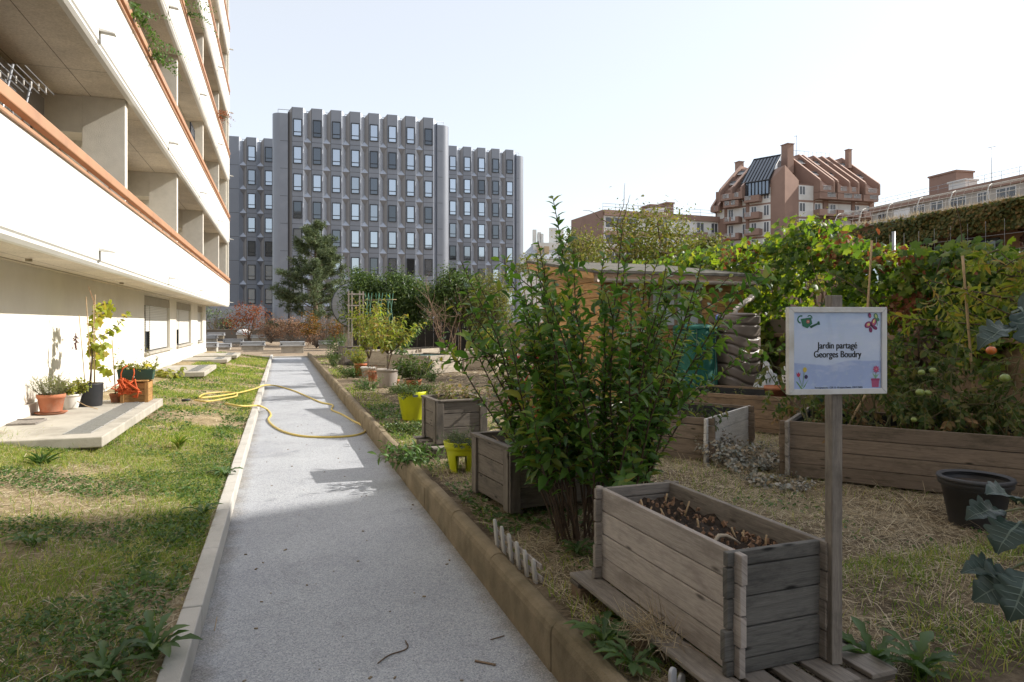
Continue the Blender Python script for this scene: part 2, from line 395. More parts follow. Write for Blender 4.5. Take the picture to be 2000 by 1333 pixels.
W_SILV = wood('silvered_wood', (.47,.42,.385), (.34,.305,.28), (.24,.21,.19), .85, .25)
W_SKY = wood('pale_grey_wood', (.60,.585,.56), (.48,.465,.445), (.36,.35,.33), .8, .15)  # pale tone also paints sky light onto one end of a raised bed
W_TOM = wood('brown_grey_bed_wood', (.225,.175,.135), (.145,.115,.09), (.075,.065,.045), .85, .3)
W_SHADE = wood('shaded_weathered_wood', (.16,.155,.145), (.10,.098,.092), (.05,.05,.05), .85, .3)  # dark tone paints the shade on the front planter's near face
W_DARK = wood('dark_weathered_wood', (.19,.165,.14), (.12,.105,.09), (.06,.055,.05), .85, .3)
W_BROWN = wood('brown_timber', (.30,.215,.145), (.20,.145,.10), (.12,.09,.065), .8, .3)
W_SHED = wood('honey_pine_boards', (.50,.29,.115), (.38,.205,.075), (.26,.135,.05), .6, .2)
W_BOX = wood('crate_pine', (.48,.27,.10), (.36,.19,.07), (.22,.11,.05), .7, .25)
TERRA = pm('terracotta', (.44,.165,.085), (.36,.13,.065), 5, .85, .12, 120, stain=(.45,.27,.19), sscale=3)
TERRAD = pm('orange_plastic', (.46,.14,.06), (.40,.12,.05), 4, .5, .02, 60)
BLACKP = pm('black_plastic', (.022,.024,.028), (.035,.036,.04), 6, .5, .05, 80)
CHARP = pm('charcoal_plastic', (.038,.038,.043), (.052,.051,.056), 4, .55, .04, 60)
GREYP = pm('taupe_plastic', (.34,.30,.27), (.30,.265,.24), 4, .55, .03, 60, stain=(.25,.22,.19))
GREYPL = pm('pale_grey_plastic', (.50,.49,.46), (.44,.43,.40), 4, .55, .03, 60, stain=(.36,.35,.32))
WHITEP = pm('white_glazed', (.72,.69,.64), (.64,.61,.56), 4, .5, .05, 60, stain=(.5,.46,.40))
LIME = pm('lime_plastic', (.52,.55,.012), (.46,.49,.010), 3, .38, .02, 40, stain=(.38,.40,.02), sscale=2)
GREENP = pm('dark_green_plastic', (.035,.085,.065), (.028,.07,.055), 4, .45, .03, 60)
SOIL = pm('potting_soil', (.055,.038,.028), (.022,.016,.012), 28, 1, .9, 50, bdist=.02, stops=(.35,.65))
REDM = plain('red_metal', (.42,.035,.03), .4, .2)
BAMBOO = pm('bamboo_cane', (.46,.33,.19), (.38,.265,.145), 14, .6, .1, 60)
BARK = pm('bark', (.16,.115,.08), (.09,.065,.045), 14, .95, .6, 40, bdist=.02)
BARKG = pm('grey_bark', (.22,.18,.145), (.13,.105,.085), 18, .95, .5, 50, bdist=.01)
STEMG = pm('green_stem', (.10,.13,.05), (.13,.10,.05), 9, .7)
# foliage
L_GRASS = leafm('grass_blades', [(.095,.17,.028),(.145,.235,.042),(.20,.285,.055),(.28,.32,.08),(.46,.39,.18)], .42, .6, .2, nscale=.8, nvar=.3)
L_STRAW = leafm('dry_straw', [(.22,.17,.11),(.38,.31,.20),(.54,.46,.32),(.66,.58,.43)], .2, .7, .25, (1.0,.9,.7), 1.0, .25)
L_WEED = leafm('weed_leaves', [(.04,.085,.022),(.065,.13,.03),(.10,.17,.045)], .3, .5, .35)
L_GREY = leafm('silver_leaves', [(.20,.21,.19),(.30,.31,.28),(.26,.20,.12),(.40,.39,.36)], .15, .7, .2, (1,1,.9))
L_BUSH = leafm('glossy_bush_leaves', [(.045,.105,.028),(.07,.155,.034),(.10,.20,.042),(.15,.25,.055),(.28,.26,.055)], .45, .34, .5, nvar=.3)
L_VINE = leafm('vine_leaves', [(.035,.075,.016),(.055,.11,.020),(.08,.145,.024),(.12,.185,.030),(.17,.225,.036),(.20,.20,.04)], .48, .42, .4, (2.1,2.1,.5), .9, .3)
L_GRAPE = leafm('grape_leaves', [(.24,.29,.05),(.33,.36,.07),(.42,.40,.10),(.34,.22,.06)], .45, .5, .3, (1.5,1.5,.6))
L_PINE = leafm('pine_needles', [(.06,.088,.05),(.095,.13,.068),(.13,.17,.085),(.17,.195,.11)], .15, .6, .2, nscale=.5)
L_DARK = leafm('laurel_leaves', [(.028,.055,.014),(.045,.085,.018),(.07,.12,.025),(.12,.165,.04)], .28, .4, .4, nscale=.8)
L_OLIVE = leafm('olive_green_leaves', [(.075,.10,.03),(.12,.145,.045),(.18,.18,.065),(.22,.18,.08)], .35, .5, .3, nscale=.8)
L_PEACH = leafm('peach_leaves', [(.11,.16,.03),(.18,.23,.045),(.25,.28,.06),(.30,.20,.06)], .45, .45, .35, (1.7,1.7,.6))
L_RED = leafm('red_autumn_leaves', [(.17,.045,.022),(.24,.07,.03),(.27,.11,.045),(.15,.10,.04)], .3, .6, .2, (1.6,1.1,.6))
L_ORNG = leafm('orange_tinted_leaves', [(.06,.08,.02),(.12,.10,.025),(.25,.12,.03),(.33,.16,.04)], .3, .55, .25, (1.6,1.3,.6))
L_DRY = leafm('dead_leaves', [(.22,.12,.075),(.30,.18,.115),(.36,.24,.16)], .2, .7, .15, (1.3,1.1,.8))
L_TOM = leafm('tomato_leaves', [(.045,.075,.026),(.07,.11,.035),(.11,.14,.045),(.20,.17,.07)], .35, .55, .25)
L_TOMDRY = leafm('withered_tomato_leaves', [(.20,.125,.065),(.28,.19,.10),(.15,.14,.05)], .25, .7, .15, (1.3,1.1,.7))
L_CAB = leafm('cabbage_leaves', [(.035,.062,.054),(.05,.08,.07),(.065,.095,.08)], .15, .42, .4, (1.2,1.5,.8), 6, .2)
L_RIB = leafm('pale_leaf_ribs', [(.13,.18,.15),(.16,.21,.18)], .1)
L_THYME = leafm('thyme_leaves', [(.10,.125,.05),(.145,.165,.075),(.19,.20,.10)], .3, .6, .2)
L_YEL = leafm('yellow_green_leaves', [(.18,.22,.04),(.28,.29,.06),(.36,.33,.09)], .4, .5, .3, (1.5,1.5,.6))
L_IVY = leafm('ivy_mat_leaves', [(.045,.065,.018),(.075,.085,.022),(.12,.105,.028),(.20,.12,.04)], .25, .55, .25, nscale=.12, nvar=.6)
L_IVYR = leafm('red_creeper_leaves', [(.05,.018,.018),(.09,.03,.026),(.06,.04,.02)], .2, .6, .2)
L_TREE = leafm('deciduous_leaves', [(.07,.095,.02),(.11,.135,.028),(.165,.17,.04),(.22,.17,.06)], .38, .5, .3, nscale=.5)
# ---------------------------------------------------------------- ground, path, lawn, garden
def field(x, y, seed, sc):
    g = rs(seed); o = np.zeros_like(x)
    for i in range(14):
        a = g.rand()*6.283; k = sc*(.5+2.6*g.rand()**1.5); o = o + np.sin((x*math.cos(a)+y*math.sin(a))*k + g.rand()*6.28)/(k/sc)**.6
    return o/3.2
def lawn_z(x, y):
    x = np.asarray(x, float); y = np.asarray(y, float)
    return .105 + .19*np.clip((-.5-x)/1.5, 0, 1.6)**.9 + .02*field(x, y, 5, 2.2) + .008*field(x, y, 6, 9)
def gard_z(x, y):
    x = np.asarray(x, float); y = np.asarray(y, float)
    return .205*np.clip((36-y)/5, .25, 1) + .012*field(x, y, 15, 1.7) + .006*field(x, y, 16, 8)
def grid(name, xs, ys, zf, mat, label=None):
    X, Y = np.meshgrid(xs, ys); Z = zf(X, Y); nx, ny = len(xs), len(ys)
    me = bpy.data.meshes.new(name)
    f = [(j*nx+i, j*nx+i+1, (j+1)*nx+i+1, (j+1)*nx+i) for j in range(ny-1) for i in range(nx-1)]
    me.from_pydata(np.stack([X.ravel(), Y.ravel(), Z.ravel()], 1).tolist(), [], f)
    me.polygons.foreach_set('use_smooth', [True]*len(f)); me.update()
    o = link(name, me, mat, None); o['kind'] = 'structure'
    return o
def soilmat(name, a, b_, c, sc1, thr):
    m = bpy.data.materials.new(name); t, n, l = nt(m); bs = bsdf(m); v = coord(n, l)
    r = ramp(n, [(.30, a), (.52, b_), (.74, c)]); l.new(noise(n, l, v, sc1, 8, .7, .4), r.inputs[0])
    r2 = ramp(n, [(.3, (.55,.55,.55)), (.65, (1.15,1.15,1.15))]); l.new(noise(n, l, v, 45, 5, .75), r2.inputs[0])
    rc = ramp(n, [(.38, (.6,.6,.6)), (.6, (1.1,1.1,1.1))]); l.new(noise(n, l, v, 9, 7, .8, .8), rc.inputs[0]); r = n.new('ShaderNodeMix') if False else r
    o = mix(n, l, r.outputs[0], r2.outputs[0], .9, 'MULTIPLY'); o = mix(n, l, o, rc.outputs[0], .8, 'MULTIPLY')
    l.new(o, bs.inputs['Base Color']); bs.inputs['Roughness'].default_value = 1; bs.inputs['Specular IOR Level'].default_value = .1
    bumpn(n, l, noise(n, l, v, 30, 8, .75), .8, .03, bs); return m
M_TERR = soilmat('dry_terrace_earth', (.25,.185,.125), (.38,.30,.215), (.46,.375,.285), .9, 0)
M_LAWN = soilmat('lawn_earth', (.20,.165,.08), (.40,.315,.19), (.54,.44,.30), 1.6, 0)
M_GARD = soilmat('garden_earth', (.085,.065,.048), (.24,.19,.13), (.46,.385,.27), 1.3, 0)
gp = MB(); gp.add([(-300,-120,-.03),(400,-120,-.03),(400,400,-.03),(-300,400,-.03)], [(0,1,2,3)])
tag(part('ground', gp, M_TERR), kind='structure')
M_PATH = bpy.data.materials.new('exposed_aggregate')
def _path():
    t, n, l = nt(M_PATH); bs = bsdf(M_PATH); v = coord(n, l)
    vo = n.new('ShaderNodeTexVoronoi'); vo.inputs['Scale'].default_value = 165; l.new(v, vo.inputs['Vector'])
    sx = n.new('ShaderNodeSeparateColor'); l.new(vo.outputs['Color'], sx.inputs[0])
    r = ramp(n, [(0, (.21,.22,.24)), (.18, (.295,.31,.34)), (.5, (.355,.37,.40)), (.8, (.41,.425,.45)), (1, (.50,.515,.54))]); l.new(sx.outputs[0], r.inputs[0])
    r2 = ramp(n, [(.3, (.86,.86,.87)), (.7, (1.08,1.08,1.06))]); l.new(noise(n, l, v, .9, 6, .65), r2.inputs[0])
    o = mix(n, l, r.outputs[0], r2.outputs[0], 1, 'MULTIPLY')
    ss = n.new('ShaderNodeSeparateXYZ'); l.new(v, ss.inputs[0]); ab = n.new('ShaderNodeMath'); ab.operation = 'SUBTRACT'; l.new(ss.outputs[0], ab.inputs[0]); ab.inputs[1].default_value = .40
    ac = n.new('ShaderNodeMath'); ac.operation = 'ABSOLUTE'; l.new(ab.outputs[0], ac.inputs[0])
    ad = n.new('ShaderNodeMath'); ad.operation = 'MULTIPLY_ADD'; l.new(noise(n, l, v, 3.5, 6, .7), ad.inputs[0]); ad.inputs[1].default_value = .35; l.new(ac.outputs[0], ad.inputs[2])
    r3 = ramp(n, [(.86, (1,1,1)), (1.0, (.72,.66,.58))]); l.new(ad.outputs[0], r3.inputs[0]); o = mix(n, l, o, r3.outputs[0], 1, 'MULTIPLY')   # soil washed along both kerbs
    r4 = ramp(n, [(.56, (1,1,1)), (.70, (.80,.80,.80))]); l.new(noise(n, l, v, 1.7, 7, .6, 1.2), r4.inputs[0]); o = mix(n, l, o, r4.outputs[0], 1, 'MULTIPLY')
    l.new(o, bs.inputs['Base Color']); bs.inputs['Roughness'].default_value = .8; bs.inputs['Specular IOR Level'].default_value = .3
    bumpn(n, l, vo.outputs['Distance'], .5, -.004, bs)
_path()
pp = MB(); pp.b(-.44, 1.24, -4, 34.6, -.1, 0.0); tag(part('path', pp, M_PATH), kind='structure')
random.seed(4)
kb = MB(); y = -4.0
while y < 34.6:
    e = (random.random()-.5)*.006; kb.b(-.505+e, -.405+e, y+.003, y+.997, -.08, .138+(random.random()-.5)*.006); y += 1.0
tag(part('path_kerb', kb, KERBW, bevel=.007), kind='structure')
kb = MB(); y = -4.0
while y < 34.4:
    e = (random.random()-.5)*.005; h = .238+(random.random()-.5)*.012
    prof = [(1.205,-.08),(1.205,h-.05),(1.215,h-.022),(1.235,h-.004),(1.26,h),(1.29,h-.004),(1.322,h-.03),(1.332,-.08)]
    kb.extr([(p+e, q) for p, q in prof], 'y', y+.0015, y+.9985); y += 1.0
tag(part('path_kerb', kb, KERBB, bevel=.004), kind='structure')
kb = MB(); kb.b(-.5, 1.36, 34.62, 34.75, -.05, .07); kb.b(-3.1, -.5, 33.0, 33.12, -.05, .16)
tag(part('path_kerb', kb, KERBW, bevel=.01), kind='structure')
grid('lawn', np.linspace(-3.3, -.49, 36), np.linspace(-3, 33.05, 260), lawn_z, M_LAWN)
grid('garden', np.linspace(1.29, 9.2, 80), np.linspace(-3, 35.5, 260), gard_z, M_GARD)
# grass, straw and low weeds: uncountable, one object each
def scatter(g, n, x0, x1, y0, y1, p=1.0):
    x = x0+(x1-x0)*g.rand(n); y = y0+(y1-y0)*g.rand(n)**p; return x, y
g = rs(1); lv = LV()
def blades(n, x0, x1, y0, y1, hl, wd_, zf, seed, thr, p=1.0, lay=.5):
    x, y = scatter(g, n, x0, x1, y0, y1, p); fl = field(x, y, seed, 2.0)+.5*field(x, y, seed+1, 6)
    k = (fl + .45*g.normal(size=n)) > thr; x, y = x[k], y[k]; m = len(x)
    P = np.stack([x, y, zf(x, y)-.004], 1); a = g.rand(m)*6.283
    D = np.stack([np.cos(a)*lay, np.sin(a)*lay, np.ones(m)], 1)+g.normal(size=(m,3))*.25; D[:,2] = np.abs(D[:,2])
    N = np.stack([-np.cos(a), -np.sin(a), .3*np.ones(m)], 1)*-1
    lv.add(P, D, N, hl*(.45+.9*g.rand(m)), wd_*(.7+.6*g.rand(m)))
blades(100000, -3.1, -.52, 3.0, 8.6, .062, .0040, lawn_z, 50, -.12)
blades(42000, -2.6, -.52, 8.6, 16, .07, .007, lawn_z, 50, -.25)
blades(14000, -2.4, -.53, 2.4, 4.8, .07, .0036, lawn_z, 90, -.2)
blades(9000, -3.1, -.52, 3.0, 9, .115, .0046, lawn_z, 54, .55, lay=.7)
blades(26000, -2.6, -.52, 16, 32.8, .08, .013, lawn_z, 50, -.55)
lv.build('lawn_grass', T_BL, L_GRASS)
tag(bpy.data.objects['lawn_grass'], 'patchy green grass on the sloping lawn strip', 'grass', kind='stuff')
g = rs(2); lv = LV()
blades(26000, 1.36, 6.8, 2.2, 10, .075, .0042, gard_z, 60, .55)
blades(9000, 2.2, 4.6, 2.0, 3.3, .085, .0042, gard_z, 64, .0)
blades(4200, 1.34, 1.9, 2.4, 10, .085, .0055, gard_z, 62, -.2)
blades(5000, 1.34, 1.9, 10, 33, .09, .011, gard_z, 62, .4)
lv.build('garden_grass', T_BL, L_GRASS); tag(bpy.data.objects['garden_grass'], 'sparse tufts of grass between the garden beds', 'grass', kind='stuff')
g = rs(3); lv = LV()
def straws(n, x0, x1, y0, y1, ln, wd_, zf, seed, thr, p=1.0, rise=.12):
    x, y = scatter(g, n, x0, x1, y0, y1, p); fl = field(x, y, seed, 2.0)+.5*field(x, y, seed+1, 6)
    k = (fl + .5*g.normal(size=n)) > thr; x, y = x[k], y[k]; m = len(x)
    a = g.rand(m)*6.283; D = np.stack([np.cos(a), np.sin(a), np.abs(g.normal(size=m))*rise], 1)
    P = np.stack([x, y, zf(x, y)+.004+.016*g.rand(m)], 1)
    lv.add(P, D, np.array([0,0,1.])+g.normal(size=(m,3))*.3, ln*(.3+1.1*g.rand(m)**2), wd_*(.6+.8*g.rand(m)))
straws(26000, -3.1, -.52, 2.5, 9, .10, .0034, lawn_z, 50, -9)
straws(3500, -2.6, -.52, 9, 20, .13, .006, lawn_z, 50, -9)
lv.build('lawn_straw', T_ST, L_STRAW); tag(bpy.data.objects['lawn_straw'], 'dry cut stalks lying over the lawn strip', 'straw', kind='stuff')
lv = LV(); g = rs(4)
straws(60000, 1.38, 6.8, 2.1, 8, .11, .0030, gard_z, 70, -.45)
straws(14000, 1.38, 6.8, 2.1, 8, .15, .0032, gard_z, 72, -.2, rise=.5)
straws(90000, 1.36, 6.6, 2.1, 7.5, .05, .0026, gard_z, 70, -.75, rise=.25)
straws(12000, 1.38, 8.0, 8, 16, .14, .008, gard_z, 70, -.6)
straws(9000, 1.38, 8.0, 16, 33, .16, .014, gard_z, 70, -.6)
lv.build('garden_straw', T_ST, L_STRAW); tag(bpy.data.objects['garden_straw'], 'dry hay and dead stalks covering the garden soil', 'straw', kind='stuff')
g = rs(5); lv = LV()
def cover(n, x0, x1, y0, y1, zf, seed, thr, L):
    x, y = scatter(g, n, x0, x1, y0, y1); fl = field(x, y, seed, 2.6)+.5*field(x, y, seed+1, 7)
    k = (fl+.2*g.normal(size=n)) > thr; x, y = x[k], y[k]; m = len(x)
    P = np.stack([x, y, zf(x, y)+.004+.035*g.rand(m)], 1); a = g.rand(m)*6.283
    lv.add(P, np.stack([np.cos(a), np.sin(a), .25+.5*g.rand(m)], 1), np.array([0,0,1.])+g.normal(size=(m,3))*.35, L*(.5+.9*g.rand(m)), L*.55*(.6+.6*g.rand(m)))
cover(30000, -3.0, -.52, 3.0, 9, lawn_z, 80, .35, .032)
cover(3600, -.85, -.53, 3.0, 14, lawn_z, 82, .3, .045)
cover(5200, -2.4, -.54, 2.5, 4.6, lawn_z, 88, -.1, .036)
cover(9000, -2.6, -.52, 9, 26, lawn_z, 80, .5, .055)
cover(5200, 1.36, 2.1, 2.3, 12, gard_z, 84, .1, .05)
cover(9000, 1.6, 6.2, 2.2, 7, gard_z, 86, .75, .034)
lv.build('low_weeds', T_OV, L_WEED); tag(bpy.data.objects['low_weeds'], 'low broad-leaved weeds growing along both kerbs', 'weeds', kind='stuff')
# ---------------------------------------------------------------- apartment block along the lawn
random.seed(11)
apt = thing('apartment_building', 'white apartment block with stacked balconies and orange handrails along the lawn', 'building', (-2.18, 32.5, 0))
def AP(name, mb, mat, bev=0, parent=apt): return part(name, mb, mat, parent, bev, world=True)
ST_H, B0, Y0, Y1 = 2.77, 2.4, -14.0, 32.5
NF = 7
PYS = [6.6+5.6*k for k in range(-3, 5)]
# ground floor wall with three openings
OP = [(18.4, 22.4), (23.7, 27.4), (29.4, 31.2)]
w_ = MB(); y = Y0
for a, b_ in OP:
    w_.b(-3.40, -3.13, y, a, -.05, 2.4); w_.b(-3.40, -3.13, a, b_, -.05, .93); w_.b(-3.40, -3.16, a, b_, 2.34, 2.4); y = b_
w_.b(-3.40, -3.13, y, Y1, -.05, 2.4); w_.b(-9, -3.40, Y1-.25, Y1, -.05, 2.4)
AP('ground_wall', w_, pm('ground_floor_render', (.79,.755,.67), (.74,.70,.62), 2.0, .9, .3, 170, stain=(.69,.65,.57), sscale=.6, bdist=.005))
f_ = MB(); f_.b(-3.13, -3.09, Y0, 18.3, .44, .60); f_.b(-3.13, -3.10, 18.3, Y1, .42, .56); AP('base_flashing', f_, pm('painted_flashing', (.70,.68,.63), (.62,.60,.55), 3, .5, .05, 60), .004)
pg = MB(); pg.b(-3.12, -3.085, Y0, 18.3, .565, .575); 
for a, b_ in OP:
    wf = MB(); n_ = 3 if b_-a > 3 else 1
    for zz in (.96, 2.28): wf.b(-3.30, -3.22, a, b_, zz-.03, zz+.03)
    for k in range(n_+1): yy = a+.04+(b_-a-.08)*k/n_; wf.b(-3.30, -3.215, yy-.04, yy+.04, .99, 2.25)
    win = AP('window', wf, DARKM, .004)
    gp_ = MB(); gp_.b(-3.28, -3.26, a, b_, .98, 2.26); AP('pane', gp_, GLASS, 0, win)
    sb = MB(); c = a+(b_-a)*(.30 if n_ > 1 else .3); sb.b(-3.225, -3.205, c, b_-.06, .97, 2.1); 
    if n_ > 1: sb.b(-3.225, -3.205, a+.62, c-.08, 1.45, 2.1)
    AP('roller_shutter', sb, SHUT, 0, win)
    sx = MB(); sx.b(-3.24, -3.15, a+.02, b_-.02, 2.1, 2.33); AP('shutter_box', sx, pm('shutter_box', (.40,.37,.31), (.34,.31,.26), 3, .7), .006, win)
    sl_ = MB(); sl_.b(-3.30, -3.06, a-.05, b_+.05, .88, .935); AP('sill', sl_, CONC, .006, win)
wb = MB()
for k in range(NF+1):
    zb = B0+ST_H*k
    # parapet in bay-long segments with fine joints at each spout
    pr = MB(); js = [Y0]+[p+3.2 for p in PYS if p+3.2 < Y1-1]+[Y1]
    for a, b_ in zip(js[:-1], js[1:]):
        pr.extr([(-2.18, zb+.985), (-2.18, zb+.05), (-2.20, zb+.03), (-2.20, zb), (-2.235, zb-.035), (-2.30, zb-.035), (-2.30, zb+.985)], 'y', a+.004, b_-.004)
    AP('parapet', pr, WHITE)
    cp = MB(); cp.b(-2.315, -2.15, Y0, Y1-.02, zb+.985, zb+1.02)
    pc = AP('parapet_cap', cp, ORANGE, .004)
    hr = MB(); hr.b(-2.235, -2.145, Y0, Y1-.02, zb+1.105, zb+1.225)
    hd = AP('handrail', hr, ORANGE, .012)
    yy = 5.2
    while yy < Y1 and k == 0:
        br = MB(); br.tube([(-2.24, yy, zb+1.015), (-2.245, yy, zb+1.08), (-2.28, yy, zb+1.13), (-2.235, yy, zb+1.16)], .011, 6); yy += 1.12
        AP('rail_bracket', br, ORANGE, 0, hd)
    sf = MB(); sf.b(-9.0 if k == 0 else -3.9, -2.30, Y0, Y1-.01, zb, zb+.2); AP('balcony_slab', sf, SOFFIT)
    for yy in [p+3.25 for p in PYS if 3 < p+3.25 < Y1]:
        sp = MB(); sp.extr([(-2.18, zb+.20), (-2.18, zb+.165), (-2.0, zb+.145), (-2.0, zb+.158)], 'y', yy-.055, yy+.055);
        AP('rain_spout', sp, pm('spout_%d' % k, (.70,.69,.65), None, 3, .7) if 'spout' not in MATS else MATS['spout'], 0)
    if k == NF: continue
    bw = MB(); bw.b(-3.75, -3.50, Y0, Y1-.3, zb+.2, zb+ST_H); AP('balcony_wall', bw, CREAM)
    for p in PYS:
        pt = MB(); pt.b(-2.92, -2.33, p-.09, p+.09, zb+.2, zb+ST_H-.001)
        pt.b(-3.50, -2.92, p-.06, p+.5, zb+2.2, zb+ST_H-.002); pt.b(-3.50, -2.92, p+.5, p+.62, zb+.2, zb+ST_H-.001)
        AP('partition', pt, GREYREN, .006)
        if p+.8 > Y1-2 or p < 0: continue
        a, b_ = p+1.0, min(p+5.0, Y1-.6)
        if b_-a < 1.2: continue
        fr = MB()
        for yy in (a, (a+b_)/2, b_): fr.b(-3.49, -3.43, yy-.04, yy+.04, zb+.22, zb+2.3)
        fr.b(-3.49, -3.43, a, b_, zb+2.24, zb+2.3)
        fw = AP('window', fr, DARKM)
        q = MB(); q.b(-3.485, -3.465, a, b_, zb+.22, zb+2.25); AP('pane', q, GLASS, 0, fw)
        q = MB(); q.b(-3.5, -3.30, a-.1, b_+.1, zb+2.3, zb+2.56); AP('shutter_box', q, pm('shutter_case', (.20,.175,.145), None, 3, .7) if k == 0 else MATS['shutter_case'], .008, fw)
        h = (.25, .9, 1.5, .3)[(k*3+int(p)) % 4]
        q = MB(); q.b(-3.46, -3.435, a+.05+(b_-a)*.35, b_-.05, zb+h, zb+2.3); AP('roller_shutter', q, SHUTG if (k+int(p)) % 2 else SHUT, 0, fw)
MATS['spout'] = None
ew = MB(); ew.b(-9, -2.30, Y1-.2, Y1, 2.6, B0+ST_H*NF+1.0); ew.b(-2.30, -2.20, Y1-.14, Y1+.0, 2.6, B0+ST_H*NF+1.0)
AP('end_wall', ew, GREYREN, .01)
rf = MB(); rf.b(-16, -2.30, Y0, Y1-.2, B0+ST_H*NF+.2, B0+ST_H*NF+.5); rf.b(-16, -9, Y0, Y1, -.05, B0+ST_H*NF+.2); AP('roof', rf, CONC)
cj = MB(); cj.b(-3.0, -2.98, 3, Y1, 2.392, 2.399); cj.tube([(-2.75, 9.2, 2.39), (-2.75, 9.2, 2.36)], .035, 10); cj.tube([(-2.75, 14, 2.39), (-2.75, 14, 2.36)], .035, 10)
AP('soffit_joint', cj, pm('joint_strip', (.36,.31,.22), None, 4, .8))
# things living on the balconies
def onbalc(px, py, lat=2.3):
    s_ = (550-px)/lat; d = FPX/s_; return W(px, py, d)
g = rs(31)
for px, k, n_, lab in ((362, 2, 300, 'green creeper hanging over the fourth-row handrail of the apartment block'), (258, 1, 130, 'straggly pot plant on a balcony high above the wall'), (292, 1, 60, 'small sprig poking through the balcony handrail'), (424, 2, 60, 'red flowered balcony plant near the end of the block')):
    v = onbalc(px, 300); zb = B0+ST_H*k+1.05
    t = thing('balcony_plant', lab, 'plant', (-2.32, v.y, zb)); lv = LV(); mb = MB()
    shrub(mb, lv, g, (0,0,-.05), .55, 7, .35, .09, .5, .04, .006, 3)
    ln = .5 if k == 2 and n_ > 100 else .3
    for j in range(7): 
        p = curve(g, (.12, (g.rand()-.5)*.7, .1), (.35, (g.rand()-.5), .3), .5+ln*g.rand(), 7, (.1,0,-1.4), .3); leaves_on(lv, g, p, .05, .025, .07, .6)
    part('stems', mb, STEMG, t); lv.build('foliage', T_DI, L_WEED if px != 424 else L_RED, t)
v = onbalc(386, 290); t = thing('lattice_screen', 'black lattice privacy screen standing on a second-floor balcony', 'lattice', (-2.36, v.y, B0+ST_H+.2))
m = MB()
for j in range(-6, 12):
    for sgn in (1, -1):
        x0 = j*.14; pts = [(y_, (y_-x0)*sgn if sgn > 0 else (x0+.9-y_)) for y_ in (0., .9)]
        (ya, za), (yb, zb_) = [(y_, (y_-x0)*1.9 if sgn > 0 else (x0+.9-y_)*1.9) for y_ in (0., .9)]
        lo, hi = 0, 1.75
        def clip(ya, za, yb, zb_):
            o = []
            for q in np.linspace(0, 1, 41):
                yy, zz = ya+(yb-ya)*q, za+(zb_-za)*q
                if lo <= zz <= hi: o.append((0, yy, zz))
            return o
        o = clip(ya, za, yb, zb_)
        if len(o) > 2: m.tube([o[0], o[-1]], .012, 4)
part('lattice', m, BLACKP, t)
m = MB()
for y_ in (0, .9): m.b(-.015, .015, y_-.015, y_+.015, 0, 1.78)
for z_ in (.02, 1.77): m.b(-.014, .014, 0, .9, z_-.014, z_+.014)
part('frame', m, BLACKP, t)
t = thing('drying_rack', 'folding laundry rack with pale pegs on the nearest balcony', 'rack', (-2.75, 8.4, B0+.2)); m = MB()
for y_ in (0, .55): m.tube([(-.25, y_, 0), (.1, y_, 1.75)], .012, 6); m.tube([(.2, y_, 0), (-.15, y_, 1.75)], .012, 6)
for x_ in np.linspace(-.2, .25, 7): m.tube([(x_, -.15, 1.7), (x_, .8, 1.7)], .006, 5)
part('frame', m, GREYM, t); m = MB()
for j in range(9):
    m = MB(); m.b(-.2+.05*j, -.19+.05*j, .1+.07*j, .115+.07*j, 1.67, 1.75); part('peg', m, WHITEP, t)

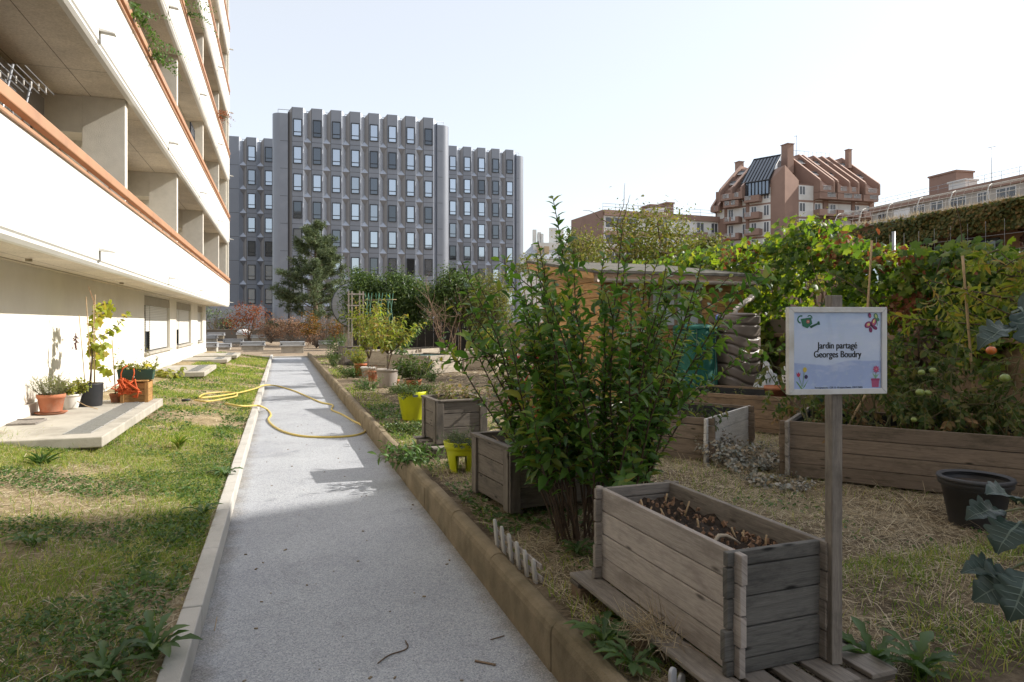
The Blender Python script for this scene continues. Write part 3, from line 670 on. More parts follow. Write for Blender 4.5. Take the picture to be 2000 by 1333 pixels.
# ---------------------------------------------------------------- dark office tower with pleated facade
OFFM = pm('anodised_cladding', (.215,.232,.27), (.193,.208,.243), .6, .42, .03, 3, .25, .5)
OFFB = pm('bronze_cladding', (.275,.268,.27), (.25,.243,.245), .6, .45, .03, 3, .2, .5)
OFFL = pm('sunlit_cladding', (.42,.46,.53), (.38,.42,.49), .6, .4, .03, 3, .3, .5)  # paler copy of the cladding paints sunlight on the right-facing folds
off = thing('office_building', 'dark grey office tower with a pleated metal facade and rows of windows', 'office', (10, 86, -.05))
AZ = R(93.4); EX, EY = math.sin(AZ), math.cos(AZ)
def wing(o, ncol, pitch, zb, ztop, st, z0w, left_pad, right_pad, round_l, round_r, skip=None):
    """o: left end of the front line; facade runs along (EX,EY), outward normal towards the camera"""
    nx, ny = EY, -EX
    def P(u, w, z): return (o[0]+EX*u+nx*w, o[1]+EY*u+ny*w, z)
    dep = .44; fl = .56*pitch; ch = (pitch-fl)/2; dp = 14.0
    A, B, C, J = MB(), MB(), MB(), MB()
    def quad(mb, u0, w0, u1, w1, za, zc, zt0=None, zt1=None):
        mb.add([P(u0,w0,za), P(u1,w1,za), P(u1,w1,zc if zt1 is None else zt1), P(u0,w0,zc if zt0 is None else zt0)], [(0,1,2,3)])
    W_ = left_pad+ncol*pitch+right_pad
    zt = ztop
    # flat piers at both ends, with rounded corners
    def corner(u0, sgn):
        n = 8; r = .9; pts = []
        for i in range(n+1):
            a = PI/2*i/n; pts.append((u0+sgn*r*math.sin(a), r*math.cos(a)-r))
        for (ua, wa), (ub, wb_) in zip(pts[:-1], pts[1:]):
            vs = [P(ua,wa,zb), P(ub,wb_,zb), P(ub,wb_,zt-.8), P(ua,wa,zt-.8)]; A.add(vs, [(0,1,2,3)], True)
        return pts[-1]
    uL, uR = 0, W_
    if round_l: uu, ww = corner(.9, -1); quad(A, uu, ww, uu, ww-dp, zb, zt-.8); quad(A, .9, 0, left_pad, 0, zb, zt-.8)
    else: quad(A, 0, 0, 0, -dp, zb, zt-.8); quad(A, 0, 0, left_pad, 0, zb, zt-.8)
    if round_r: uu, ww = corner(W_-.9, 1); quad(A, uu, ww-dp, uu, ww, zb, zt-.8); quad(A, W_-right_pad, 0, W_-.9, 0, zb, zt-.8)
    else: quad(A, W_, 0, W_, -dp, zb, zt-.8); quad(A, W_-right_pad, 0, W_, 0, zb, zt-.8)
    A.add([P(0,0-.9,zt-.8), P(W_,-.9,zt-.8), P(W_,-dp,zt-.8), P(0,-dp,zt-.8)], [(0,1,2,3)])
    A.add([P(0,-dp,zb), P(W_,-dp,zb), P(W_,-dp,zt-.8), P(0,-dp,zt-.8)], [(0,1,2,3)])
    nfl = int((zt-zb)/st)+1
    for c in range(ncol):
        u = left_pad+c*pitch
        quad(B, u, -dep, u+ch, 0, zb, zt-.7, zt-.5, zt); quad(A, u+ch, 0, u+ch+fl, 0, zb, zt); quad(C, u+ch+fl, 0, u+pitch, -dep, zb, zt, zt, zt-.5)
        A.add([P(u,-dep,zt-.5), P(u+ch,0,zt), P(u+ch+fl,0,zt), P(u+pitch,-dep,zt-.5), P(u+pitch,-2.4,zt-.5), P(u,-2.4,zt-.5)], [(0,1,5),(1,2,4,5),(2,3,4)])
        quad(J, u+ch-.04, .006, u+ch+.0, .012, zb, zt); 
    # ends of the pleats
    quad(A, left_pad, 0, left_pad, -dep, zb, zt-.5); quad(C, W_-right_pad, -dep, W_-right_pad, 0, zb, zt-.5)
    # diamond gussets bridging the folds at every storey
    for k in range(nfl):
        z = z0w-.62+k*st
        if z > zt-2.6 or z < zb: continue
        for c in range(ncol-1):
            u = left_pad+(c+1)*pitch; hw = ch*.93
            a, b_, t_, bo = P(u-hw,-.035,z), P(u+hw,-.035,z), P(u,-dep+.02,z+.62), P(u,-dep+.02,z-.70)
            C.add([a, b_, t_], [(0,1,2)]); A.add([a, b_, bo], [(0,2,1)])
        for uu in (left_pad*.5,):
            pass
        J.add([P(.9,.008,z-.02), P(left_pad,.008,z-.02), P(left_pad,.008,z+.02), P(.9,.008,z+.02)], [(0,1,2,3)])
        J.add([P(W_-right_pad,.008,z-.02), P(W_-.9,.008,z-.02), P(W_-.9,.008,z+.02), P(W_-right_pad,.008,z+.02)], [(0,1,2,3)])
        for c in range(ncol):
            u = left_pad+c*pitch
            J.add([P(u+ch,.008,z-.02), P(u+ch+fl,.008,z-.02), P(u+ch+fl,.008,z+.02), P(u+ch,.008,z+.02)], [(0,1,2,3)])
    part('cladding', A, OFFM, off, 0, True, fix=False); part('bronze_fold', B, OFFB, off, 0, True, fix=False); part('sunlit_fold', C, OFFL, off, 0, True, fix=False)
    part('panel_joint', J, DARKM, off, 0, True, fix=False)
    rl = MB(); pts = [P(.6,-1.2,zt-.05), P(W_-.6,-1.2,zt-.05)]; rl.tube(pts, .035, 5)
    for c in range(ncol*2+1): u = .6+(W_-1.2)*c/(ncol*2); rl.tube([P(u,-1.2,zt-.8), P(u,-1.2,zt-.05)], .025, 4)
    part('roof_rail', rl, GREYM, off, 0, True)
    rot = Matrix.Rotation(-(AZ-PI/2), 3, 'Z')
    for k in range(nfl):
        z = z0w+k*st
        if z < .5 or z+1.9 > zt-.8: continue
        for c in range(ncol):
            if skip and skip(c, k, z): continue
            um = left_pad+(c+.5)*pitch; hw, hh = .49, 1.02; zc = z+hh
            f = MB(); th = .095
            for (du, dz, su, sz) in ((-hw+th/2, 0, th, 2*hh), (hw-th/2, 0, th, 2*hh), (0, hh-th/2, 2*hw-2*th, th), (0, -hh+th/2, 2*hw-2*th, th), (0, -hh+.52, 2*hw-2*th, .07)):
                f.box(P(um+du, .03, zc+dz), (su, .14, sz), rot)
            w0 = part('window', f, DARKM, off, 0, True)
            f = MB(); f.box(P(um, .01, zc), (2*hw-.1, .03, 2*hh-.1), rot); part('pane', f, GLASSB, w0, 0, True)
base = W(531, 632, 79); 
wing((base.x, base.y), 8, 2.19, -6, 26.9, 3.2, 1.1, 1.75, 1.55, True, True, lambda c, k, z: z < 4 and c < 5)
bl = W(437, 632, 91); wing((bl.x, bl.y), 3, 2.19, -6, 26.7, 3.2, 1.1, .2, 1.3, False, False, lambda c, k, z: c == 0)
brt = W(862, 632, 97); wing((brt.x, brt.y), 5, 2.10, -6, 27.0, 3.2, 1.1, .6, 1.25, False, True, lambda c, k, z: z < 4)
# low glazed front at the foot, seen under the soffit
q = MB(); a = W(395, 632, 76); q.box((a.x+2, a.y, 1.3), (9, .3, 4.6)); part('ground_floor_front', q, OFFM, off, 0, True)
for j in range(4):
    f = MB(); f.box((a.x-.6+j*1.5, a.y-.2, 1.2), (1.2, .1, 2.0)); part('pane', f, GLASSB, off, 0, True)

# ---------------------------------------------------------------- pink apartment buildings on the skyline
PINK = pm('pink_render', (.285,.187,.148), (.255,.165,.13), .35, .9, .05, 8, stain=(.225,.145,.115), sscale=.25)
PINKL = pm('pale_pink_copings', (.48,.33,.27), (.44,.30,.24), .4, .85)
BWHITE = pm('white_panels', (.68,.67,.64), (.62,.61,.58), .5, .8, stain=(.55,.54,.51), sscale=.4)
RAILM = plain('white_rails', (.72,.72,.72), .5)
VOID = pm('shaded_glazing', (.10,.105,.115), (.06,.065,.075), .5, .25, 0, 10, 0, .6)
class Frm:
    """local frame: u along the front, w out of it, z up"""
    def __init__(s, o, ang): s.o = Vector(o); s.e = Vector((math.cos(ang), math.sin(ang), 0)); s.n = Vector((math.sin(ang), -math.cos(ang), 0)); s.rot = Matrix.Rotation(ang, 3, 'Z')
    def p(s, u, w, z): return s.o + s.e*u + s.n*w + Vector((0,0,z))
    def box(s, mb, u0, u1, w0, w1, z0, z1): return mb.box(s.p((u0+u1)/2, (w0+w1)/2, (z0+z1)/2), (abs(u1-u0), abs(w1-w0), abs(z1-z0)), s.rot)
def balcony(F, root, u0, u1, z, dep, rail_u):
    m = MB(); F.box(m, u0, u1, .02, dep, z, z+.18)
    rails = []
    edges = [u0]+[x for r_ in rail_u for x in r_]+[u1]
    for a, b_ in zip(edges[0::2], edges[1::2]): F.box(m, a, b_, dep-.12, dep, z+.18, z+1.05)
    for a, b_ in rail_u: F.box(m, a, b_, dep-.12, dep, z+.18, z+.34)
    F.box(m, u0, u0+.12, .02, dep-.12, z+.18, z+1.05); F.box(m, u1-.12, u1, .02, dep-.12, z+.18, z+1.05)
    bal = part('balcony', m, PINK, root, 0, True)
    m = MB()
    for a, b_ in rail_u:
        for zz in (.42, .60, .78, .98): F.box(m, a, b_, dep-.08, dep-.03, z+zz, z+zz+.055)
    part('railing', m, RAILM, bal, 0, True)
def pane(F, root, u0, u1, z0, z1, mat=None, w=.06, name='window'):
    m = MB(); t = .09
    F.box(m, u0, u1, .01, w, z0, z0+t); F.box(m, u0, u1, .01, w, z1-t, z1); F.box(m, u0, u0+t, .01, w, z0+t, z1-t); F.box(m, u1-t, u1, .01, w, z0+t, z1-t)
    F.box(m, (u0+u1)/2-t/2, (u0+u1)/2+t/2, .01, w, z0+t, z1-t)
    f = part(name, m, RAILM, root, 0, True); m = MB(); F.box(m, u0+t, u1-t, .005, .03, z0+t, z1-t); part('pane', m, mat or VOID, f, 0, True)
# the tower: two fronts meeting at a chamfered stair shaft
D0 = 112.0; STO = 2.75
tw = thing('apartment_tower', 'pink apartment tower with stepped sloping roof terraces and projecting balconies', 'building', tuple(W(1560, 632, D0))[:2]+(-.05,))
pL, pR = W(1505, 632, D0), W(1560, 632, D0)
aL = W(1398, 632, D0+7); aR = W(1706, 632, D0+4)
angL = math.atan2(pL.y-aL.y, pL.x-aL.x); FL_ = Frm((aL.x, aL.y, 0), angL); LL = (pL.xy-aL.xy).length
angR = math.atan2(aR.y-pR.y, aR.x-pR.x); FR_ = Frm((pR.x, pR.y, 0), angR); LR = (aR.xy-pR.xy).length
def zpx(py, d): return EYE-(py-HORIZ)/FPX*d
ZT = zpx(362, D0+3)      # eaves of the sloping roof
ZR = zpx(290, D0+3)
tm = MB()
tm.extr([(aL.x,aL.y),(pL.x,pL.y),(pR.x,pR.y),(aR.x,aR.y),(aR.x-2,aR.y+14),(aL.x+11,aL.y+15)], 'z', -4, ZT-.4)
part('wall', tm, PINK, tw, 0, True)
sh = MB()   # stair shaft: two faces and a gabled cut
mid = W(1533, 632, D0-2.0)
ax = (pL+pR)/2
sh.extr([(pL.x,pL.y),(mid.x,mid.y),(pR.x,pR.y),(ax.x, ax.y+5)], 'z', -4, ZT+.2)
zs = zpx(328, D0)
sh.add([(pL.x,pL.y,ZT+.2),(mid.x,mid.y,ZT+.2),(pR.x,pR.y,ZT+.2),(mid.x,mid.y,zs),(ax.x,ax.y+5,zs),(ax.x,ax.y+5,ZT+.2)], [(0,1,3),(1,2,3),(2,5,4,3),(0,3,4,5)])
part('stair_shaft', sh, PINK, tw, 0, True)
# right front: storeys
pil = MB()
for k in range(5):
    z = ZT-2.9-k*STO
    for (u0, u1, ru) in ((.17, .37, ((.26,.36),)), (.38, .67, ((.455,.555),(.57,.66))), (.69, .87, ((.765,.86),))):
        balcony(FR_, tw, u0*LR*1.12, u1*LR*1.12, z, 1.5, [(a*LR*1.12, b_*LR*1.12) for a, b_ in ru])
    m = MB(); [FR_.box(m, a*LR, b_*LR, .0, .008, z-.1, z+2.3) for a, b_ in ((.0,.19),(.215,.31),(.39,.69),(.745,.93))]; part('white_panel', m, BWHITE, tw, 0, True)
    for u in (.0, .20, .40, .72, .90): pane(FR_, tw, (u+.005)*LR, (u+.085)*LR, z+.2+(.5 if u == 0 else 0), z+2.2)
    m = MB(); FR_.box(m, .52*LR, .68*LR, .01, .05, z+.1, z+2.25); part('roller_shutter', m, BWHITE, tw, 0, True)
    for u in (.32, .70, ): m = MB(); FR_.box(m, u*LR, (u+.04)*LR, .01, .12, z-.35, z+STO-.36); part('pilaster', m, PINK, tw, 0, True)
FR_.box(pil, .94*LR, 1.0*LR, .01, .1, -4, ZT-.4); part('pilaster', pil, PINK, tw, 0, True); pil = MB()
# left front
for k in range(5):
    z = ZT-3.3-k*STO
    balcony(FL_, tw, .22*LL, .50*LL, z-.3, 1.4, [(.24*LL,.33*LL),(.36*LL,.44*LL)]); balcony(FL_, tw, .60*LL, .86*LL, z+.1, 1.4, [(.61*LL,.72*LL)])
    m = MB(); [FL_.box(m, a*LL, b_*LL, .0, .008, z-.1, z+2.35) for a, b_ in ((.22,.56),(.63,1.0))]; part('white_panel', m, BWHITE, tw, 0, True)
    for u in (.24, .50, .66, .88): pane(FL_, tw, u*LL, (u+.10)*LL, z+.5, z+2.3)
    m = MB(); FL_.box(m, .35*LL, .48*LL, .01, .05, z+.1, z+2.2); part('roller_shutter', m, BWHITE, tw, 0, True)
    m = MB(); FL_.box(m, .57*LL, .62*LL, .01, .1, z-.3, z+STO-.31); part('pilaster', m, PINK, tw, 0, True)
FL_.box(pil, .0, .20*LL, .01, .12, -4, ZT-2.0)
part('pilaster', pil, PINK, tw, 0, True)
m = MB(); FL_.box(m, .03*LL, .17*LL, .13, .16, ZT-5.2, ZT-3.6); part('sign_panel', m, BWHITE, tw, 0, True)
# sloping roof with sawtooth party fins and recessed terraces
def slope(F, L_, fins, decks, zE, zRi, run, drop=1.9):
    rm = MB()
    u0, u1 = fins[0], fins[-1]
    rm.add([F.p(u0*L_, .3, zE-.6), F.p(u1*L_, .3, zE-.6), F.p(u1*L_, -run-.3, zRi-.7), F.p(u0*L_, -run-.3, zRi-.7)], [(0,1,2,3)])
    F.box(rm, u0*L_, u1*L_, -run-6, -run, zE-1, zRi-.3)
    part('roof', rm, PINKL, tw, 0, True)
    for i, u in enumerate(fins):
        m = MB(); vs = []
        for uu in (u*L_-.14, u*L_+.14):
            vs += [F.p(uu, -run, zE-drop), F.p(uu, 1.6, zE-drop), F.p(uu, 1.6, zE-.1), F.p(uu, 1.35, zE+.15), F.p(uu, -run, zRi+.25), F.p(uu, -run-3, zRi+.25), F.p(uu, -run-3, zE-drop)]
        m.add(vs, [(0,1,2,3,4,5,6), (13,12,11,10,9,8,7)]+[(j, j+7, (j+1) % 7+7, (j+1) % 7) for j in range(7)])
        part('party_fin', m, PINK, tw, 0, True)
        m = MB(); vs = [F.p(u*L_-.17, 1.36, zE+.2), F.p(u*L_+.17, 1.36, zE+.2), F.p(u*L_+.17, -run, zRi+.3), F.p(u*L_-.17, -run, zRi+.3)]
        m.add(vs, [(0,1,2,3)]); part('coping', m, PINKL, tw, 0, True)
    for (a, b_) in decks:
        balcony(F, tw, a*L_+.15, b_*L_-.15, zE-drop, 1.55, [(a*L_+.5, b_*L_-.5)])
        for fr in (.36, .80):
            m = MB(); z = zE+(zRi-zE)*fr; w = .3-(run+.6)*fr
            F.box(m, a*L_+.2, b_*L_-.2, w-.55, w+.12, z-.55, z+.10); q = part('dormer_recess', m, VOID, tw, 0, True)
            m = MB(); F.box(m, a*L_+.2, b_*L_-.2, w+.3, w+.62, z-.62, z-.45); 
            for zz in (-.28, -.12): F.box(m, a*L_+.25, b_*L_-.25, w+.34, w+.4, z+zz-.2, z+zz-.13)
            part('railing', m, RAILM, q, 0, True)
slope(FR_, LR, [.20, .375, .43, .58, .70, .80, .985], [(.20,.375), (.43,.58), (.58,.70), (.80,.985)], ZT+.1, ZR, 7.0)
slope(FL_, LL, [.16, .38, .56], [(.16,.38), (.38,.56)], ZT-.5, ZR-1.6, 6.0)
slope(FL_, LL, [.0, .12], [(.0,.12)], ZT-3.2, ZT+.6, 3.0, .9)
# glass conservatory beside the shaft
m = MB(); gz = MB()
za, zb_ = zpx(352, D0), zpx(308, D0)
U0, U1 = .50*LL, LL-.1
for j in range(9):
    u = U0+(U1-U0)*j/8; m.tube([FL_.p(u, .5, za), FL_.p(u, -4.2, zb_+1.2)], .10, 4); m.tube([FL_.p(u, .5, za-2.3), FL_.p(u, .5, za)], .08, 4)
m.tube([FL_.p(U0, .5, za), FL_.p(U1, .5, za)], .12, 4); m.tube([FL_.p(U0, -4.2, zb_+1.2), FL_.p(U1, -4.2, zb_+1.2)], .12, 4); m.tube([FL_.p(U0, .5, za-2.3), FL_.p(U1, .5, za-2.3)], .12, 4)
cons = part('conservatory', m, DARKM, tw, 0, True)
gz.add([FL_.p(U0, .45, za), FL_.p(U1, .45, za), FL_.p(U1, -4.2, zb_+1.15), FL_.p(U0, -4.2, zb_+1.15)], [(0,1,2,3)]); gz.add([FL_.p(U0, .42, za-2.3), FL_.p(U1, .42, za-2.3), FL_.p(U1, .42, za), FL_.p(U0, .42, za)], [(0,1,2,3)])
gz.add([FL_.p(U1, .42, za-2.3), FL_.p(U1, -4.2, za-2.3), FL_.p(U1, -4.2, zb_+1.15), FL_.p(U1, .42, za)], [(0,1,2,3)])
gd = bpy.data.materials.new('tinted_glass'); _gl(gd, (.16,.18,.21), .7, .2); part('pane', gz, gd, cons, 0, True)
for (px, py0, py1, w_, d_) in ((1538, 284, 312, 1.3, D0+5), (1444, 318, 345, 1.0, D0+11), (1657, 294, 303, .7, D0+8)):
    c = W(px, py0, d_); zb_ = zpx(py1, d_); m = MB(); m.box((c.x, c.y, (c.z+zb_)/2-1.2), (w_, w_*1.2, c.z-zb_+2.4)); m.box((c.x, c.y, c.z+.07), (w_+.2, w_*1.4, .14)); part('chimney', m, PINK, tw, 0, True)
m = MB(); c = W(1556, 265, D0+5); m.tube([(c.x, c.y, c.z-4), (c.x, c.y, c.z)], .045, 4); m.tube([(c.x-.5, c.y, c.z-.2), (c.x+.4, c.y, c.z)], .035, 4); part('aerial', m, GREYM, tw, 0, True)
m = MB()
for j in range(12):
    c = FR_.p(LR*(.2+.06*j), -8, ZR+.2); m.tube([c, c+Vector((0,0,1.0))], .03, 4)
m.tube([FR_.p(LR*.2, -8, ZR+1.2), FR_.p(LR*.86, -8, ZR+1.2)], .03, 4); part('roof_rail', m, GREYM, tw, 0, True)
# lower pink blocks left and right of the tower
def lowblock(label, A_, B_, zt_a, dep, side, winspec, roofbits, wm=None):
    """front runs from A_ to B_ (world xy)"""
    root = thing('apartment_block', label, 'building', (A_.x, A_.y, -.05))
    ang = math.atan2(B_.y-A_.y, B_.x-A_.x); F = Frm((A_.x, A_.y, 0), ang); L_ = (B_.xy-A_.xy).length
    m = MB(); F.box(m, 0, L_, -dep, 0, -5, zt_a-.9); part('wall', m, wm or BWHITE, root, 0, True)
    m = MB(); F.box(m, -.02, L_+.02, -dep-.1, .35, zt_a-.9, zt_a)
    z = zt_a-.9-2.0
    while z > -4: F.box(m, .35, L_*.82, .01, .12, z-1.15, z-.42); z -= 2.75
    part('pink_band', m, PINK, root, 0, True)
    m = MB(); F.box(m, -.25, -.02, -dep, .02, -5, zt_a); part('gable_wall', m, PINK, root, 0, True)
    for k in range(4):
        z = zt_a-.95-2.0-k*2.75
        for (u0, u1, kind) in winspec:
            if kind == 'w': pane(F, root, u0*L_, u1*L_, z+.05, z+1.85)
            elif kind == 's': m = MB(); F.box(m, u0*L_, u1*L_, .01, .06, z+.1, z+1.8); part('roller_shutter', m, RAILM, root, 0, True)
            else: balcony(F, root, u0*L_, u1*L_, z-1.1, 1.5, [(u0*L_+(u1-u0)*L_*.45, u1*L_-.2)])
    m = MB(); n_ = int(L_/2.2)
    for j in range(n_+1): p = F.p(L_*j/n_, -.3, zt_a); m.tube([p, p+Vector((0,0,1.15))], .03, 4)
    for zz in (.6, 1.12): m.tube([F.p(0, -.3, zt_a+zz), F.p(L_, -.3, zt_a+zz)], .028, 4)
    part('roof_rail', m, GREYM, root, 0, True)
    for (u0, u1, w0, w1, h, mat) in roofbits:
        m = MB(); F.box(m, u0*L_, u1*L_, w0, w1, zt_a, zt_a+h); F.box(m, u0*L_-.15, u1*L_+.15, w0-.15, w1+.15, zt_a+h, zt_a+h+.25); part('roof_hut', m, mat, root, 0, True)
    return root, F, L_
dl = 114; A_ = W(1179, 632, dl-3); B_ = W(1415, 632, dl+5)
zl = zpx(416, dl)
lb, F, L_ = lowblock('low pink and white apartment block left of the tower, roof rail and rooftop hut', A_, B_, zl, 12, 0,
    [(.01, .16, 'w'), (.19, .27, 'w'), (.45, .51, 'w'), (.53, .74, 's'), (.755, .82, 'w'), (.75, .88, 'b'), (.88, .94, 'w')],
    [(.50, .68, -8, -5, 2.2, PINK), (.63, .69, -7.5, -4.6, 2.7, PINK), (.42, .52, -3.5, -1.5, .9, RAILM)])
m = MB(); C_ = W(1118, 632, dl+14); m.add([(A_.x,A_.y,-5),(C_.x,C_.y,-5),(C_.x+.8,C_.y,zl-2.2),(C_.x+1.5,C_.y-.5,zl-.4),(A_.x,A_.y,zl)], [(0,1,2,3,4)]); part('gable_wall', m, PINK, lb, 0, True, fix=False)
dr = 100; A_ = W(1704, 632, dr+6); B_ = W(2150, 632, dr-26)
lowblock('long pink apartment block right of the tower, partly behind the creeper-clad terrace', A_, B_, zpx(406, dr+6), 12, 0,
    [(.03, .09, 'w'), (.13, .22, 's'), (.24, .30, 'w'), (.33, .39, 'w'), (.40, .52, 'b'), (.42, .50, 'w'), (.55, .60, 'w'), (.62, .74, 'b'), (.63, .71, 'w'), (.78, .9, 's')],
    [(.20, .34, -7, -4, 3.4, PINK), (.36, .44, -4, -2, 1.4, BWHITE)], pm('shaded_panels', (.40,.37,.33), (.34,.31,.28), .5, .8))  # panels darkened to paint the shade on this turned-away front
c = W(1937, 287, 86); t = thing('roof_aerial', 'tall television aerial on the roof of the long pink block', 'aerial', (c.x, c.y, c.z-5.2)); m = MB()
m.tube([(0,0,0), (0,0,5.2)], .05, 5); m.tube([(-.7,0,5.0), (.6,0,5.25)], .03, 4)
for j in range(5): m.tube([(-.5+.25*j, -.25, 5.05+.05*j), (-.5+.25*j, .25, 5.05+.05*j)], .02, 4)
part('mast', m, GREYM, t)
# far white buildings with chimneys
dw = 170; c = W(1052, 632, dw)
wbld = thing('white_house', 'distant white building with slate roof and tall chimneys left of the bush', 'building', (c.x, c.y, -.05))
FW = Frm((c.x-5.0, c.y, 0), -.25); m = MB(); FW.box(m, 0, 17, -8, 0, -5, zpx(507, dw)); FW.box(m, 3.5, 17, -7, -1.5, 0, zpx(474, dw)); part('wall', m, BWHITE, wbld, 0, True)
m = MB(); zr0, zr1 = zpx(507, dw), zpx(473, dw)
m.add([FW.p(-.3,.3,zr0), FW.p(17,.3,zr0), FW.p(17,-3,zr1), FW.p(4,-3,zr1)], [(0,1,2,3)]); part('roof', m, pm('pale_slate', (.42,.44,.48), None, .5, .6), wbld, 0, True)
for u, py in ((3.6, 447), (4.8, 452), (5.4, 455), (7.8, 443), (9.5, 446)):
    m = MB(); FW.box(m, u, u+(.9 if py > 446 else 1.9), -4.2, -3, zr1-1, zpx(py, dw)); part('chimney', m, BWHITE, wbld, 0, True)
for u in (1.0, 3.0, 5.4): pane(FW, wbld, u, u+1.1, zr0-2.2, zr0-.7)
for u in (4.5, 6.2): m = MB(); FW.box(m, u, u+1.2, -1.4, -.6, zr0+1.2, zr0+3.2); d_ = part('dormer', m, pm('ochre_dormer', (.5,.38,.24), None, .5) if u < 5 else MATS['ochre_dormer'], wbld, 0, True)
# building that shades the near garden (behind the camera, out of frame)
E_ = Frm((14, -1.5, 0), math.atan(.31))
sb_ = thing('apartment_building', 'tall brown building behind the viewer that shades the near end of the path', 'building', (14, -1.5, -.05))
m = MB(); E_.box(m, 0, 30, 0, 14, -.05, 20); part('wall', m, pm('brown_brickwork', (.16,.13,.105), (.12,.10,.08), 2, .9), sb_, 0, True)
for k in range(6):
    m = MB(); E_.box(m, 0, -.8, 1, 13.5, 2.4+3*k, 3.5+3*k); part('balcony', m, CONC_D, sb_, 0, True)
# ---------------------------------------------------------------- far terrace: skylights, shrubs, pine, vent
random.seed(21); g = rs(21)
SKL = plain('skylight_sheet', (.50,.52,.54), .35, .3); SKD = pm('acrylic_dome', (.72,.72,.70), (.66,.66,.64), 2, .25, 0, 10, 0, .6)
LOWW = pm('brown_terrace_wall', (.17,.145,.115), (.13,.11,.09), 1.2, .9, .2, 30)
def skylight(px, py, d, wpx, h, kind, label, dl=1.2):
    c = W(px, py, d); w = wpx/FPX*d; z0 = min(c.z, .6) ; z0 = max(z0, -.03)
    t = thing('skylight', label, 'skylight', (c.x, c.y, z0-.05), 0, 'skylights on the roof terrace')
    m = MB(); m.box((0,0,h*.5), (w*.88, dl*.88, h)); part('upstand', m, CONC if kind != 'dark' else CONC_D, t, .01)
    m = MB(); m.box((0,0,h+.05), (w*1.0, dl, .10)); m.box((0,0,h+.15), (w*.96, dl*.97, .08)); part('frame', m, SKL, t, .012)
    m = MB()
    if kind == 'dome':
        m.lathe([(w*.47,h+.19),(w*.44,h+.30),(w*.34,h+.40),(w*.2,h+.46),(.01,h+.48)], n=20)
        part('dome', m, SKD, t)
    else:
        m.box((0,0,h+.225), (w*.99, dl*.99, .06)); part('cover', m, ZINC if kind != 'dark' else GREYM, t, .015)
        for sx in (-1, 1):
            m = MB(); m.box((sx*w*.42, -dl*.5, h+.12), (.05,.05,.08)); part('latch', m, DARKM, t)
for a in ((422, 661, 60, 32, .28, 'dark', 'dark grey skylight farthest back by the low brown wall'), (476, 660, 58, 27, .3, 'dome', 'white domed skylight in front of the red shrub'),
          (412, 668, 52, 24, .3, 'flat', 'skylight half hidden by the end of the white wall, behind the nearest upstand'), (456, 671, 50, 37, .12, 'flat', 'very low flat skylight between the dome and the front pair'),
          (506, 667, 54, 30, .3, 'flat', 'skylight tucked against the brown dead shrub'), (413, 692, 36.5, 24, .42, 'flat', 'tall concrete skylight touching the corner of the apartment block'),
          (438, 682, 44, 26, .16, 'flat', 'small low skylight just left of the front pair'), (494, 684, 43, 46, .32, 'flat', 'wide skylight with grey lid left of the path end'),
          (571, 689, 39, 47, .42, 'flat', 'wide concrete skylight with dark lid straight behind the path end'), (636, 680, 46, 28, .3, 'flat', 'skylight right of the path end beside the bushy pot'), (675, 681, 45, 28, .28, 'flat', 'pale skylight below the round metal vent')):
    skylight(*a)
a, b_ = W(380, 650, 66), W(720, 650, 60); m = MB(); ang = math.atan2(b_.y-a.y, b_.x-a.x)
t = thing('terrace_wall', 'low brown wall closing the roof terrace behind the shrubs', 'wall', (a.x, a.y, -.03)); c = (b_-a)/2
m.box((c.x, c.y, .5), ((b_-a).length, .3, 1.1), Matrix.Rotation(ang, 3, 'Z')); part('masonry', m, LOWW, t, .02)
m = MB(); m.box((c.x, c.y, 1.09), ((b_-a).length, .4, .08), Matrix.Rotation(ang, 3, 'Z')); part('coping', m, CONC_D, t, .01)
def far_shrub(label, px, d, wpx, ytop, z0, mat, twig, n, per, L, name='shrub', cat='shrub', zmin=-.5, twn=10):
    c = W(px, 640, d); w = wpx/FPX*d; zt = EYE-(ytop-HORIZ)/FPX*d; h = zt-z0
    t = thing(name, label, cat, (c.x, c.y, z0)); mb = MB()
    for i in range(twn*2):
        a = g.rand()*6.28; p = curve(g, (0,0,0), (math.cos(a)*w*.35, math.sin(a)*w*.35, h*.75), h*(.7+.35*g.rand()), 7, (0,0,.2), .5)
        mb.tube(p, list(np.linspace(.025, .006, 8)), 4, False)
        for k in range(3):
            q = p[g.randint(2, 7)]; b2 = rdir(g, 1)[0]; b2[2] = abs(b2[2])
            mb.tube(curve(g, q, b2, h*.3, 4, (0,0,.2), .5), list(np.linspace(.012, .004, 5)), 3, False)
    part('branches', mb, twig, t); lv = LV()
    if n: crown(lv, g, (0,0,h*.52), (w*.5, w*.45, h*.5), n, per, L, .2, .5, zmin); lv.build('foliage', T_DI, mat, t)
    return t
far_shrub('red-leaved shrub standing in front of the grey office wing', 486, 55, 76, 592, .3, L_RED, BARK, 60, 26, .17)
far_shrub('leafless brown twiggy shrub right of the red shrub', 528, 54, 60, 612, .3, L_DRY, BARKG, 16, 12, .14, twn=24)
far_shrub('dead brown bush behind the left front skylight', 530, 50, 46, 632, .2, L_DRY, BARKG, 40, 22, .13)
far_shrub('broad dead brown bush straight above the path end', 569, 49, 60, 620, .2, L_DRY, BARKG, 60, 24, .13)
far_shrub('green and orange conical bush beside the dead hedge', 606, 48, 38, 611, .2, L_ORNG, BARK, 44, 30, .13)
far_shrub('grey leafless thicket between the orange bushes', 633, 50, 34, 612, .2, L_DRY, BARKG, 10, 10, .12, twn=26)
far_shrub('low orange-brown bush under the round metal vent', 664, 46, 44, 620, .1, L_ORNG, BARK, 40, 24, .13)
far_shrub('low dry brown groundcover bush behind the right skylight', 618, 46, 40, 650, 0, L_DRY, BARKG, 20, 16, .12)
